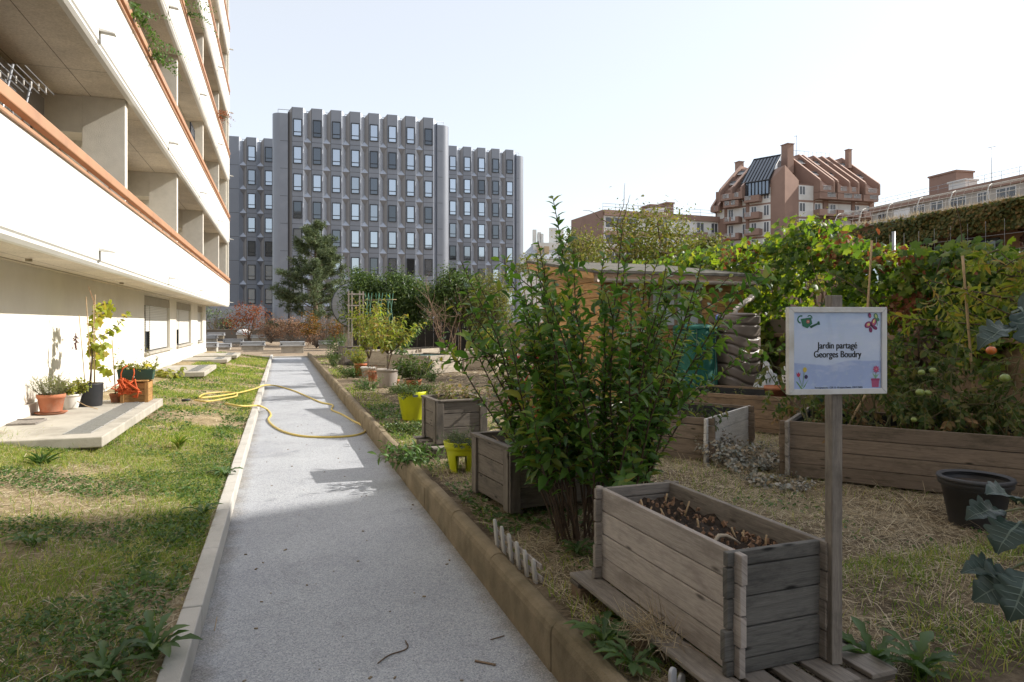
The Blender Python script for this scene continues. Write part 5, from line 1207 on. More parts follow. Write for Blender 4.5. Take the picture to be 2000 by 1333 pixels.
# dead brown patches in the hedge
lv = LV(); 
for (yc, zc, s_, nn) in ((8.6, 2.85, .3, 110), (7.6, 2.6, .25, 110), (7.3, 1.85, .30, 260), (11.2, 3.0, .3, 60), (6.6, 2.3, .2, 60)):
    P = np.stack([8.45+.14*g.normal(size=nn), yc+s_*g.normal(size=nn), zc+s_*.45*g.normal(size=nn)], 1); lv.add(P, rdir(g, nn)+np.array([-.2,0,-.6]), rdir(g, nn), .085, .06)
lv.build('withered_leaves', T_VI, leafm('withered_vine', [(.16,.05,.03),(.24,.10,.05),(.14,.09,.05)], .3, .6, .2, (1.4,1.1,.7)), hg, True)
mf = thing('mesh_fence', 'wire mesh fence carrying the creeper along the upper terrace', 'fence', (8.8, 9, 1.3)); m = MB()
for y0 in np.arange(3.8, 16, .25): m.tube([(8.82, y0, 1.3), (8.82, y0, 3.0)], .003, 3, False)
for z0 in np.arange(1.4, 3.0, .2): m.tube([(8.82, 3.7, z0), (8.82, 15.8, z0)], .003, 3, False)
part('wire_mesh', m, GREYM, mf, 0, True)
for y0 in np.arange(4, 16, 2.0): m = MB(); m.tube([(8.84, y0, 1.3), (8.84, y0, 3.05)], .025, 8); part('post', m, GREYM, mf, 0, True)
# tall canes standing in front of the hedge
for (px0, py0, px1, py1, d, lab) in ((1703, 470, 1690, 680, 7.0, 'tall bamboo cane rising behind the top right corner of the sign'), (1880, 500, 1907, 832, 6.35, 'long bamboo cane with a node, right of the dark sunflower stalk'), (1690, 772, 1660, 826, 6.55, 'short slanting bamboo cane at the left end of the tomato bed'), (1880, 765, 1893, 836, 6.2, 'stubby grey cane leaning in the tomato bed')):
    a, b_ = W(px0, py0, d), W(px1, py1, d); b_.z = max(b_.z, .56)
    t = thing('garden_cane', lab, 'cane', (b_.x, b_.y, .56), 0, 'canes in the tomato bed'); v = b_-Vector((b_.x,b_.y,.56)); a = a-Vector((b_.x,b_.y,.56)); lo = v+(v-a)*(v.z/(a.z-v.z)) if v.z > .02 else v
    m = MB(); n = 9; m.tube([lo+(a-lo)*i/n for i in range(n+1)], [.011 if i % 3 else .0125 for i in range(n+1)], 7); part('cane', m, BAMBOO, t)
# ---------------------------------------------------------------- creeper-clad terrace building beyond the hedge
tb = thing('terrace_building', 'long terrace building with an ivy-covered parapet beyond the hedge', 'building', (24, 26, -.05))
m = MB(); m.b(24, 40, 4, 25.6, 5.05, 5.85); m.b(25.0, 40, 4, 25.0, -.05, 5.05); m.extr([(24, 25.6), (40, 34), (40, 25.6)], 'z', 5.05, 5.85); part('parapet', m, pm('terrace_brick', (.22,.13,.08), (.17,.10,.06), 5, .95, .4, 40), tb, 0, True)
m = MB(); m.b(23.9, 24.3, 4, 25.7, 5.85, 5.93); part('coping', m, CONC, tb, .01, True)
g = rs(88)
for k in range(8):
    m = MB(); m.b(24.9, 24.98, 5+2.6*k, 6.6+2.6*k, 3.0, 4.8); f = part('window', m, DARKM, tb, 0, True); m = MB(); m.b(24.87, 24.89, 5.1+2.6*k, 6.5+2.6*k, 3.1, 4.7); part('pane', m, GLASSB if k % 3 == 1 else GLASS, f, 0, True)
n = 30000; y = 4+21.8*g.rand(n); z = 4.95+1.0*g.rand(n)**.85; keep = (y < 21.5+1.5*np.sin(z*5)) | (g.rand(n) < .10); y, z = y[keep], z[keep]; n = len(y)
lv = LV(); lv.add(np.stack([23.95-.10*np.abs(g.normal(size=n))-.08*(1+np.sin(y*1.7+z*5)), y, z], 1), np.stack([-.4+.3*g.normal(size=n), .6*g.normal(size=n), -.8+.3*g.normal(size=n)], 1), np.stack([-1+.4*g.normal(size=n), -.3+.4*g.normal(size=n), .5+.4*g.normal(size=n)], 1), .13, .11); lv.build('ivy', T_DI, L_IVY, tb, True)
n = 9000; y = 4+18*g.rand(n); z = 2.6+2.4*g.rand(n); keep = np.sin(y*2.4)+np.sin(y*.9+1)+.3*np.sin(z*3) > -.25; y, z = y[keep], z[keep]; n = len(y)
lv = LV(); lv.add(np.stack([24.75-.15*np.abs(g.normal(size=n)), y, z], 1), rdir(g, n)+np.array([-.3,0,-.8]), rdir(g, n)+np.array([-1,-.3,.3]), .14, .12); lv.build('red_creeper', T_DI, L_IVYR, tb, True)
n = 2600; y = 6+19*g.rand(n); lv = LV(); lv.add(np.stack([24.2+.3*g.rand(n), y, 5.9+0*y], 1), np.stack([.4*g.normal(size=n), .4*g.normal(size=n), np.ones(n)], 1), rdir(g, n), .28*(.4+g.rand(n)), .02); lv.build('dry_grass', T_BL, L_STRAW, tb, True)
tf = thing('terrace_guardrail', 'inward leaning wire guardrail with pale curved posts on the ivy terrace', 'railing', (24.4, 25, 5.9)); 
m = MB(); tops = []
for k in range(15):
    y0 = 5+1.45*k; m = MB(); pts = [(24.35, y0, 5.9), (24.45, y0+.06, 6.35), (24.75, y0+.2, 6.72), (25.1, y0+.35, 6.85)]; m.tube(smooth([Vector(p) for p in pts], 4), .022, 6); part('post', m, pm('pale_post', (.46,.45,.42), None, 4, .6) if k == 0 else MATS['pale_post'], tf, 0, True)
m = MB()
for (xx, dy, zz) in ((24.45,.06,6.35),(24.6,.13,6.55),(24.75,.2,6.72),(25.1,.35,6.85),(24.38,0,6.1),(24.9,.27,6.79)): m.tube([(xx, 5+dy, zz), (xx, 25.3+dy, zz)], .012, 4)
for k in range(58): y0 = 5+20.3*k/58; m.tube([(24.35, y0, 5.9), (24.45, y0+.06, 6.35), (24.75, y0+.2, 6.72), (25.1, y0+.35, 6.85)], .0055, 3, False)
part('wire_mesh', m, MATS['pale_post'], tf, 0, True)
v = W(1925, 500, 13); t = thing('wire_guard', 'short run of white curved wire guard poking out of the hedge at the right', 'railing', (v.x, v.y, v.z-.2)); m = MB(); 
e = Vector((.25, -.97, 0))
for k in range(16):
    p = Vector((0,.7,0))+e*(k*.13); m.tube(smooth([p+Vector((-.1,0,-.2)), p+Vector((-.12,0,.1)), p+Vector((0,0,.22)), p+Vector((.22,0,.25))], 4), .008, 5)
m.tube([Vector((0,.7,.22)), Vector((0,.7,.22))+e*2.0], .012, 5); m.tube([Vector((.22,.7,.25)), Vector((.22,.7,.25))+e*2.0], .014, 5); part('wires', m, MATS['pale_post'], t)
# ---------------------------------------------------------------- trees and bushes behind the beds
def tree(name, label, px, d, wpx, ytop, ybot, z0, mat, clumps, per, L, tmpl=T_DI, bark=BARK, cat='tree', stems=3, shell=.5, wf=.5, group=None, zs=1.0, clr=.22):
    c = W(px, 640, d); w = wpx/FPX*d; zt = EYE-(ytop-HORIZ)/FPX*d; zb0 = EYE-(ybot-HORIZ)/FPX*d; zc = (zt+zb0)/2
    t = thing(name, label, cat, (c.x, c.y, z0), 0, group); mb, lv = MB(), LV()
    for i in range(stems):
        a = i*6.28/stems+g.rand(); p = curve(g, (.12*math.cos(a), .12*math.sin(a), 0), (math.cos(a)*w*.25, math.sin(a)*w*.25, zc-z0+.1), (zc-z0)*1.15, 8, (0,0,.2), .25); mb.tube(p, list(np.linspace(.045, .018, 9)), 6, False)
        for k in range(7):
            q = p[g.randint(4, 9)]; u = rdir(g, 1)[0]; u[2] = abs(u[2])*.8; mb.tube(curve(g, q, u, w*.45, 6, (0,0,.2), .4), list(np.linspace(.018, .005, 7)), 4, False)
    part('trunk', mb, bark, t); crown(lv, g, (0,0,zc-z0), (w/2, w/2, (zt-zb0)/2), clumps, per, L, clr, shell, -.95, wf); lv.build('crown', tmpl, mat, t)
    return t
g = rs(99)
tree('round_tree', 'leftmost of the three dense round-crowned evergreens, behind the wooden trellis', 716, 31, 74, 536, 645, .2, L_DARK, 190, 95, .12, shell=.7)
tree('round_tree', 'cone-shaped dense evergreen behind the green canes', 787, 30.5, 84, 541, 645, .2, L_DARK, 200, 95, .12, shell=.7)
tree('round_tree', 'dense evergreen with bare stems behind the leafless shrub', 892, 29.5, 92, 533, 630, .2, L_DARK, 200, 85, .12, stems=5, shell=.65)
tree('loose_tree', 'loose olive-green tree right of the three dense evergreens', 958, 28, 74, 528, 660, .2, L_OLIVE, 110, 60, .14, stems=4, wf=.3, shell=.3)
tree('young_tree', 'small yellow-green tree over the beige wall by the rain gauge', 945, 27, 40, 640, 688, .2, L_YEL, 30, 26, .10, stems=2)
c = W(868, 640, 26.5); t = thing('bare_shrub', 'tall leafless brown shrub in front of the dark fence', 'shrub', (c.x, c.y, GZ)); mb = MB()
for i in range(9):
    a = g.rand()*6.28; p = curve(g, (0,0,0), (.3*math.cos(a), .3*math.sin(a), 1), 2.1+1.6*g.rand(), 10, (0,0,.15), .3); mb.tube(p, list(np.linspace(.025, .005, 11)), 5, False)
    for k in range(7): q = p[g.randint(4, 10)]; u = rdir(g, 1)[0]; u[2] = abs(u[2]); mb.tube(curve(g, q, u, .5+.5*g.rand(), 5, (0,0,.3), .4), list(np.linspace(.009, .003, 6)), 4, False)
part('branches', mb, pm('pale_brown_bark', (.24,.165,.115), (.17,.115,.08), 12, .9), t)
t = thing('panel_fence', 'dark brown fence behind the evergreens and the leafless shrub', 'fence', (6.5, 33, 0)); a, b_ = W(690, 640, 35), W(945, 640, 33.5); ang = math.atan2(b_.y-a.y, b_.x-a.x); m = MB(); n = 16
for k in range(n): c = a+(b_-a)*(k+.5)/n; m.box((c.x, c.y, .95), ((b_-a).length/n-.02, .05, 1.9), Matrix.Rotation(ang, 3, 'Z'))
part('panels', m, pm('dark_fence_paint', (.035,.03,.027), (.025,.022,.02), 3, .8), t, 0, True)
m = MB(); c = (a+b_)/2; m.box((c.x, c.y+.06, 1.2), ((b_-a).length, .06, .09), Matrix.Rotation(ang, 3, 'Z')); part('rail', m, pm('fence_rail', (.04,.035,.03), None, 3, .8), t, 0, True)
t = thing('boundary_wall', 'beige wall right of the dark fence behind the far beds', 'wall', (9, 31, 0)); a, b_ = W(945, 640, 33.5), W(1130, 640, 30); ang = math.atan2(b_.y-a.y, b_.x-a.x); c = (a+b_)/2; m = MB(); m.box((c.x, c.y, .85), ((b_-a).length, .2, 1.7), Matrix.Rotation(ang, 3, 'Z')); part('masonry', m, pm('beige_wall', (.40,.32,.22), (.34,.27,.18), 2, .9, .2, 40), t, .02, True)
tree('garden_tree', 'light green tree with bare twigs standing behind the shed', 1265, 19, 190, 412, 540, .2, L_TREE, 130, 40, .10, T_OV, stems=5, shell=.35)
tree('garden_tree', 'smaller yellow-green tree behind the left end of the shed', 1135, 24, 100, 455, 545, .2, L_OLIVE, 70, 40, .11, T_OV, stems=4)
tree('garden_tree', 'pale feathery tree top behind the creeper, below the pink tower', 1590, 17, 130, 436, 560, 1.3, L_YEL, 60, 36, .12, T_DI, stems=5, shell=.25, wf=.28, clr=.3)
tree('garden_tree', 'small dull green tree between the office and the big bush', 1045, 40, 70, 500, 545, .2, L_OLIVE, 40, 30, .15)
tree('garden_tree', 'low bright green tree at the foot of the left pink block', 1370, 17, 110, 468, 560, 1.3, L_TREE, 60, 40, .10, T_OV)
# tree reaching in from the right edge
g = rs(123); t = thing('peach_tree', 'peach tree with light green leaves reaching in at the right edge', 'tree', (7.05, 3.75, GZ)); mb, lv = MB(), LV()
tr = np.array([(0,0,0),(-.03,.04,.5),(.02,.06,1.0),(.0,.05,1.5)]); mb.tube(tr, [.06,.052,.045,.035], 8)
for i in range(30):
    z0 = .7+.85*g.rand(); a = 1.9+1.5*g.normal(); up_ = .9*g.rand()-.05
    p = curve(g, (0,.05,z0), (math.cos(a), math.sin(a), .55+up_), 1.0+1.0*g.rand(), 9, (0,0,-.35), .35); mb.tube(p, list(np.linspace(.02, .004, 10)), 5, False)
    leaves_on(lv, g, p, .25, .028, .115, .30, .5, .45, .35)
    for k in range(6):
        q = p[g.randint(3, 10)]; u = rdir(g, 1)[0]; u[2] *= .6; tp = curve(g, q, u, .35+.35*g.rand(), 6, (0,0,-.4), .35); mb.tube(tp, list(np.linspace(.006, .002, 7)), 4, False); leaves_on(lv, g, tp, .1, .024, .115, .30, .5, .5, .35)
part('trunk', mb, BARK, t); lv.build('crown', T_LONG, L_PEACH, t)
# ---------------------------------------------------------------- raised beds built of notched boards
random.seed(61); g = rs(61)
A35 = R(35)
def soil_bed(t, x0, x1, y0, y1, z, nm='soil', seed=0, amp=.03, chips=0):
    nx, ny = max(8, int((x1-x0)/.03)), max(8, int((y1-y0)/.03)); gg = rs(seed); vs = []
    for j in range(ny+1):
        for i in range(nx+1): vs.append((x0+(x1-x0)*i/nx, y0+(y1-y0)*j/ny, z+amp*gg.normal()*.5+amp*math.sin(i*.5+j*.3)*.5))
    m = MB(); m.add(vs, [(j*(nx+1)+i, j*(nx+1)+i+1, (j+1)*(nx+1)+i+1, (j+1)*(nx+1)+i) for j in range(ny) for i in range(nx)], True); part(nm, m, SOIL, t)
def raised_bed(label, corner, ang, L, Wd, H, n, mat, liner=True, z0=.2, ext=.075, th=.03, soil=.12, group='timber raised beds', name='raised_bed', bare=True, lean=.0, matL=None):
    """corner = front-left outer corner; x along the front, y to the back"""
    t = thing(name, label, 'raised bed', (corner[0], corner[1], z0), ang, group)
    h = H/n; z_ = .02
    def side(horizontal, at, off, lo, hi, mm):
        m = MB(); k = 0; zz = z_+off
        if off: # half board first
            a = random.random()*.012
            (m.box(((lo+hi)/2, at, z_+off/2), (hi-lo+2*ext, th, off-.004)) if horizontal else m.box((at, (lo+hi)/2, z_+off/2), (th, hi-lo+2*ext, off-.004)))
        while zz < z_+H-.02:
            hh = min(h, z_+H-zz); e = ext+(random.random()-.5)*.014; j = (random.random()-.5)*.005
            rot = Matrix.Rotation((random.random()-.5)*.006, 3, 'Y' if horizontal else 'X')
            if horizontal: m.box(((lo+hi)/2+(random.random()-.5)*.01, at+j, zz+hh/2), (hi-lo+2*e, th, hh-.005), rot)
            else: m.box((at+j, (lo+hi)/2+(random.random()-.5)*.01, zz+hh/2), (th, hi-lo+2*e, hh-.005), rot)
            zz += h
        part('side_panel', m, mm or mat, t, .004)
    side(True, .06, 0, .06, L-.06, None); side(True, Wd-.06, 0, .06, L-.06, None); side(False, .06, h*.5, .06, Wd-.06, matL); side(False, L-.06, h*.5, .06, Wd-.06, matL)
    if liner:
        m = MB(); q = .078
        for (x0, x1, y0, y1) in ((q, L-q, q, q+.006), (q, L-q, Wd-q-.006, Wd-q), (q, q+.006, q+.006, Wd-q-.006), (L-q-.006, L-q, q+.006, Wd-q-.006)): m.b(x0, x1, y0, y1, .03, H-.012)
        part('liner', m, BLACKP, t)
    soil_bed(t, .088, L-.088, .088, Wd-.088, H-soil, 'soil', int(L*100))
    return t
def L2W(t, x, y, z): a = t.rotation_euler.z; return (t.location.x+x*math.cos(a)-y*math.sin(a), t.location.y+x*math.sin(a)+y*math.cos(a), t.location.z+z)
def bed_plants(t, lv, mb, n, L, Wd, z, h, spread, leaf, wf, seed, stems=4, tw=2, droop=.3):
    gg = rs(seed)
    for i in range(n): shrub(mb, lv, gg, (.15+(L-.3)*gg.rand(), .15+(Wd-.3)*gg.rand(), z), h*(.5+.7*gg.rand()), stems, spread, leaf, wf, leaf*.55, .004, tw, .15, .1, .3, droop)
tomato_bed = raised_bed('long raised bed of tomato plants behind the sign post', (4.42, 5.25), -R(50.5), 2.15, 1.25, .52, 4, W_TOM, th=.034, matL=W_GREY)
bedC = raised_bed('raised bed right of the big bush with a pale sunlit end board', (4.12+.57*1.5-.06, 5.94-.82*1.5+.82*1.5), 0, 1, 1, .4, 3, W_PALE) if False else None
def bed_at(label, c, L, Wd, H, n, mat, **k):
    """c = the corner nearest the camera; the bed runs along u = (cos35, sin35) and v = (-sin35, cos35)"""
    return raised_bed(label, c, A35, L, Wd, H, n, mat, **k)
bed2 = bed_at('raised bed just right of the big bush with sky light painted on one pale end', (4.12, 5.90), 1.42, 1.5, .46, 3, W_SKY, matL=W_TOM)
bed3 = bed_at('raised bed between the rain barrel and the tomato bed', (6.15, 7.05), 1.35, 1.6, .48, 4, W_BROWN)
bed4 = bed_at('sun-bleached raised bed behind the lime pot and peach trees', (3.9, 18.84), 1.62, 1.75, .52, 4, W_PALE)
bed5 = bed_at('raised bed right of it with a mint-green stained end', (6.15, 19.9), 1.5, 1.4, .52, 4, W_PALE)
bed6 = bed_at('far low raised bed in front of the leafless shrub', (4.9, 25.2), 2.0, 1.4, .48, 3, W_PALE)
bed7 = bed_at('farthest right raised bed by the rain gauge', (7.4, 24.2), 1.7, 1.4, .46, 3, W_PALE)
bed8 = bed_at('bright far raised bed seen between the two peach trees', (3.35, 23.0), 1.5, 1.4, .50, 3, W_PALE)
m = MB(); m.box((1.52, .74, .29), (.012, 1.2, .44)); part('stained_end', m, pm('mint_paint', (.50,.56,.50), (.42,.50,.45), 6, .8, stain=(.25,.42,.40), sscale=5), bed5)
for t, sgn in ((bed4, 1), (bed5, 1)):
    m = MB(); vs = [(.1,.1,.50),(1.3,.1,.505),(1.3,1.1,.50),(.1,1.1,.53),(.7,.6,.42)]; m.add(vs, [(0,1,4),(1,2,4),(2,3,4),(3,0,4)]); part('green_sheet', m, GREENP, t)
# plants in the beds: every plant a thing of its own
def bed_things(bed, name, label, group, n, L, Wd, z, h, spread, leaf, wf, seed, stems, tw, droop, mat=None):
    gg = rs(seed)
    for i in range(n):
        p = L2W(bed, .15+(L-.3)*gg.rand(), .15+(Wd-.3)*gg.rand(), z); t = thing(name, label, 'plant', p, 0, group); mb, lv = MB(), LV()
        shrub(mb, lv, gg, (0,0,0), h*(.5+.7*gg.rand()), stems, spread, leaf, wf, leaf*.55, .004, tw, .15, .1, .3, droop); part('stems', mb, STEMG, t); lv.build('foliage', T_OV, mat or L_TOM, t)
bed_things(bed2, 'tomato_plant', 'leafy young tomato plant spilling over the bed beside the big bush', 'tomato plants beside the big bush', 9, 1.4, 1.5, .3, .52, .32, .085, .45, 5, 4, 3, .6)
bed_things(bed3, 'seedling', 'small grey-green seedling in the bed by the rain barrel', 'seedlings by the rain barrel', 9, 1.35, 1.5, .33, .26, .12, .06, .5, 6, 3, 1, .3)
mb, lv = MB(), LV(); t = thing('bed_shrub', 'tall leafy bush growing in the bleached bed behind the peach tree', 'plant', L2W(bed4, .35, 1.5, .35), A35); shrub(mb, lv, g, (0,0,0), 1.5, 9, .55, .13, .5, .06, .008, 4, .2, .2, .4, .4)
part('stems', mb, STEMG, t); lv.build('foliage', T_OV, L_WEED, t)
# tomatoes
g = rs(207); TB = []; tang = -R(50.5)
for i in range(22):
    bx, by = .14+1.9*(i/22.), .2+.85*g.rand(); t = thing('tomato_plant', 'straggling staked tomato plant in the long bed behind the sign', 'plant', L2W(tomato_bed, bx, by, .34), tang, 'tomato plants in the long bed'); TB.append(t); mb, lv, lvd = MB(), LV(), LV()
    for s_ in range(2):
        h = .45+.72*g.rand(); p = curve(g, (.03*s_,.02*s_,0), (.25*g.normal(), .25*g.normal(), 1), h, 8, (0,0,-.3), .5); mb.tube(p, list(np.linspace(.009, .004, 9)), 6, False)
        for k in range(10):
            q = p[1+g.randint(0, 8)]; u = rdir(g, 1)[0]; u[2] = .3*abs(u[2]); tw = curve(g, q, u, .20+.18*g.rand(), 6, (0,0,-1.2), .3); mb.tube(tw, list(np.linspace(.004, .0015, 7)), 4, False)
            leaves_on(lvd if (q[2] < .28 and g.rand() < .5) else lv, g, tw, .2, .022, .072, .5, .4, .9, .3)
    part('stems', mb, STEMG, t); lv.build('foliage', T_OV, L_TOM, t)
    if lvd.a: lvd.build('withered_leaves', T_OV, L_TOMDRY, t)
TOMR = pm('ripe_tomato', (.55,.10,.03), (.50,.16,.03), 6, .25, 0, 10, 0, .6); TOMG = pm('green_tomato', (.22,.27,.06), (.17,.23,.05), 6, .3, 0, 10, 0, .6)
for k, (px, py, d, r_, mat) in enumerate(((1936, 685, 4.75, .032, TOMR), (1963, 739, 4.75, .032, TOMG), (1800, 728, 5.6, .026, TOMG), (1822, 724, 5.6, .026, TOMG), (1797, 767, 5.5, .032, TOMG), (1812, 768, 5.5, .026, TOMG), (1785, 820, 5.5, .022, TOMG))):
    v = W(px, py, d); m = MB(); m.lathe([(r_*math.sin(a)*1.05, r_*(-math.cos(a)*.9)) for a in np.linspace(.02, 3.12, 12)], n=18, cap0=False); 
    t = min(TB, key=lambda q: (q.location.xy-v.xy).length); a = t.rotation_euler.z; dx, dy = v.x-t.location.x, v.y-t.location.y; o = part('tomato', m, mat, t, 0, loc=(dx*math.cos(-a)-dy*math.sin(-a), dx*math.sin(-a)+dy*math.cos(-a), v.z-t.location.z)); o['label'] = 'ripe orange-red tomato' if mat is TOMR else 'unripe green tomato'
    m = MB(); [m.tube([(0,0,r_*.85), (.02*math.cos(b_), .02*math.sin(b_), r_*.9+.004)], [.004,.001], 4) for b_ in (0,1.3,2.5,3.8,5)]; part('calyx', m, STEMG, o)
# dead sunflower stalk
a = W(1788, 640, 6.35); b_ = W(1795, 838, 6.35); t = thing('dried_sunflower', 'dark withered sunflower stalk with a shrivelled head above the tomatoes', 'plant', (b_.x, b_.y, .5)); mb, lv = MB(), LV()
p = curve(g, (0,0,-.05), (0.01,0,1), 1.15, 8, (0,0,0), .05); mb.tube(p, list(np.linspace(.012, .009, 9)), 6, False)
for k in range(26): tw = curve(g, p[-1]+np.array([0,0,-.35*g.rand()]), rdir(g, 1)[0], .16+.12*g.rand(), 6, (0,0,-1.5), .8); mb.tube(tw, .003, 4, False); leaves_on(lv, g, tw, .2, .04, .06, .7, .2, .8, .6)
part('stalk', mb, pm('dark_dead_stalk', (.06,.04,.025), (.04,.026,.018), 20, .9), t); lv.build('withered_leaves', T_OV, leafm('dead_dark_leaves', [(.07,.045,.03),(.12,.08,.05),(.10,.075,.05)], .1, .8, .1, (1,.9,.8)), t)
# ---------------------------------------------------------------- the front planter on its pallet, and the sign
random.seed(71)
zt_, zp_ = .79, .32
c0, c1_, c2_ = G(1435, 1075, zt_), G(1205, 950, zt_), G(1600, 1052, zt_)
ang = math.atan2(c2_.y-c0.y, c2_.x-c0.x); Lf = (c2_-c0).length; Ld = (c1_-c0).length
fp = thing('wooden_planter', 'weathered notched-board planter full of dark soil on the pallet beside the sign post', 'planter', (c0.x, c0.y, zp_), ang)
Hh = zt_-zp_; n = 4; hb = Hh/n; e = .05; th = .028
def boards(hor, at, lo, hi, off, mat):
    m = MB(); z = 0.0; first = True
    while z < Hh-.012:
        hh = min(off if (first and off) else hb, Hh-z); ee = e+(random.random()-.5)*.016; j = (random.random()-.5)*.006; rot = Matrix.Rotation((random.random()-.5)*.008, 3, 'Y' if hor else 'X')
        if hor: m.box(((lo+hi)/2, at+j, z+hh/2), (hi-lo+2*ee, th, hh-.0045), rot)
        else: m.box((at+j, (lo+hi)/2, z+hh/2), (th, hi-lo+2*ee, hh-.0045), rot)
        z += hh; first = False
    part('side_panel', m, mat, fp, .004)
boards(True, 0, 0, Lf, hb*.5, W_SHADE); boards(True, Ld, 0, Lf, hb*.5, W_GREY); boards(False, 0, 0, Ld, 0, W_SILV); boards(False, Lf, 0, Ld, 0, W_GREY)
soil_bed(fp, .016, Lf-.016, .016, Ld-.016, Hh-.10, 'soil', 3, .03)
gg = rs(72); m = MB()
for i in range(110):
    s_ = .008+.018*gg.rand(); rt = Euler((gg.rand()*3, gg.rand()*3, gg.rand()*3)).to_matrix(); m.box((.04+(Lf-.08)*gg.rand(), .04+(Ld-.08)*gg.rand(), Hh-.085+.02*gg.rand()), (s_, s_*.7, s_*.45), rt)
o = part('bark_chips', m, pm('bark_chip', (.20,.11,.065), (.30,.19,.12), 40, .9), fp); o['kind'] = 'stuff'
for i in range(13):
    x, y = .06+(Lf-.12)*gg.rand(), .1+(Ld-.2)*gg.rand(); m = MB(); m.tube([(x,y,Hh-.13),(x+.02*gg.normal(),y+.02*gg.normal(),Hh-.02-.05*gg.rand())], [.006,.004], 6); part('cut_stem', m, BAMBOO, fp)
for (x, y, ln) in ((.10,.28,.16),(.20,.20,.14),(.08,.16,.09)): m = MB(); m.tube(curve(gg, (x,y,Hh-.085), (1,.4,.1), ln, 5, (0,0,-.4), .6), [.004,.008,.010,.008,.006,.003], 6); part('dead_root', m, pm('pale_root', (.42,.36,.28), None, 30, .9) if 'pale_root' not in MATS else MATS['pale_root'], fp)
pal = thing('pallet', 'grey wooden pallet under the front planter', 'pallet', (c0.x, c0.y, .18), ang)
m = MB()
deck = [(-.10,-.01),(.07,.19),(.26,.37),(.44,.57),(.63,.78)]
for k, (a, b_) in enumerate(((-.135,-.01),(.02,.13),(.17,.27),(.31,.43),(.49,.62))):
    o = MB(); o.box(((a+b_)/2, .50, .128), (b_-a, 1.36+.02*random.random(), .02)); part('deck_board', o, W_GREY, pal, .004)
for y in (-.12, .50, 1.12):
    o = MB(); o.box((.24, y, .103), (.76, .10, .021)); part('stringer', o, W_DARK, pal, .003)
    for x in (-.07, .24, .55): o = MB(); o.box((x, y, .055), (.12, .11, .072)); part('block', o, W_BROWN, pal, .004)
for x in (-.07, .24, .55): o = MB(); o.box((x, .50, .008), (.10, 1.34, .02)); part('bottom_board', o, W_DARK, pal, .003)
m = MB(); gg = rs(73); lv = LV(); t = thing('dry_grass_tuft', 'clump of dead grass caught on the pallet edge against the front planter', 'grass tuft', tuple(L2W(pal, -.10, .42, .14)))
P = np.stack([.05*gg.normal(size=260), .09*gg.normal(size=260), .02*gg.rand(260)], 1); lv.add(P, rdir(gg, 260)+np.array([-.4,-.2,.35]), rdir(gg, 260), .12*(.4+gg.rand(260)), .003); o = lv.build('dry_blades', T_BL, L_STRAW, t); o['kind'] = 'stuff'
# sign post with framed panel
sp_ = G(1628, 1288, .33); sd = 2.70
b_ = W(1622, 577, 2.66); st_ = thing('garden_sign', 'white framed sign reading Jardin partagé Georges Boudry on a grey timber post', 'sign', (sp_.x, sp_.y, .32), -TH+.13)
zb = .32
m = MB(); pw = .050; m.box((0, .0, (b_.z-zb)/2), (pw*.9, pw, b_.z-zb)); part('post', m, W_GREY, st_, .004)
def zpx2(py): return EYE-(py-HORIZ)/FPX*2.62-zb
z1, z0_ = zpx2(600), zpx2(771); hw = .203; xo = -.014; yo = -pw/2-.016
m = MB(); fw_ = .021; FRM = pm('white_sign_frame', (.66,.67,.68), (.61,.62,.63), 7, .5, .05, 80, stain=(.50,.49,.45), sscale=6)
for poly in ([(-hw,z1),(hw,z1),(hw-fw_,z1-fw_),(-hw+fw_,z1-fw_)], [(-hw,z0_),(hw,z0_),(hw-fw_,z0_+fw_),(-hw+fw_,z0_+fw_)]):
    o = MB(); o.prism([(x+xo, z) for x, z in poly], lambda u, v: (u, yo-.014, v), lambda u, v: (u, yo+.012, v)); part('frame_rail', o, FRM, st_, .0015)
for s_ in (-1, 1):
    o = MB(); o.prism([(xo+s_*hw,z1-.0008),(xo+s_*hw,z0_+.0008),(xo+s_*(hw-fw_),z0_+fw_+.0008),(xo+s_*(hw-fw_),z1-fw_-.0008)], lambda u, v: (u, yo-.014, v), lambda u, v: (u, yo+.012, v)); part('frame_rail', o, FRM, st_, .0015)
PAN = bpy.data.materials.new('printed_panel')
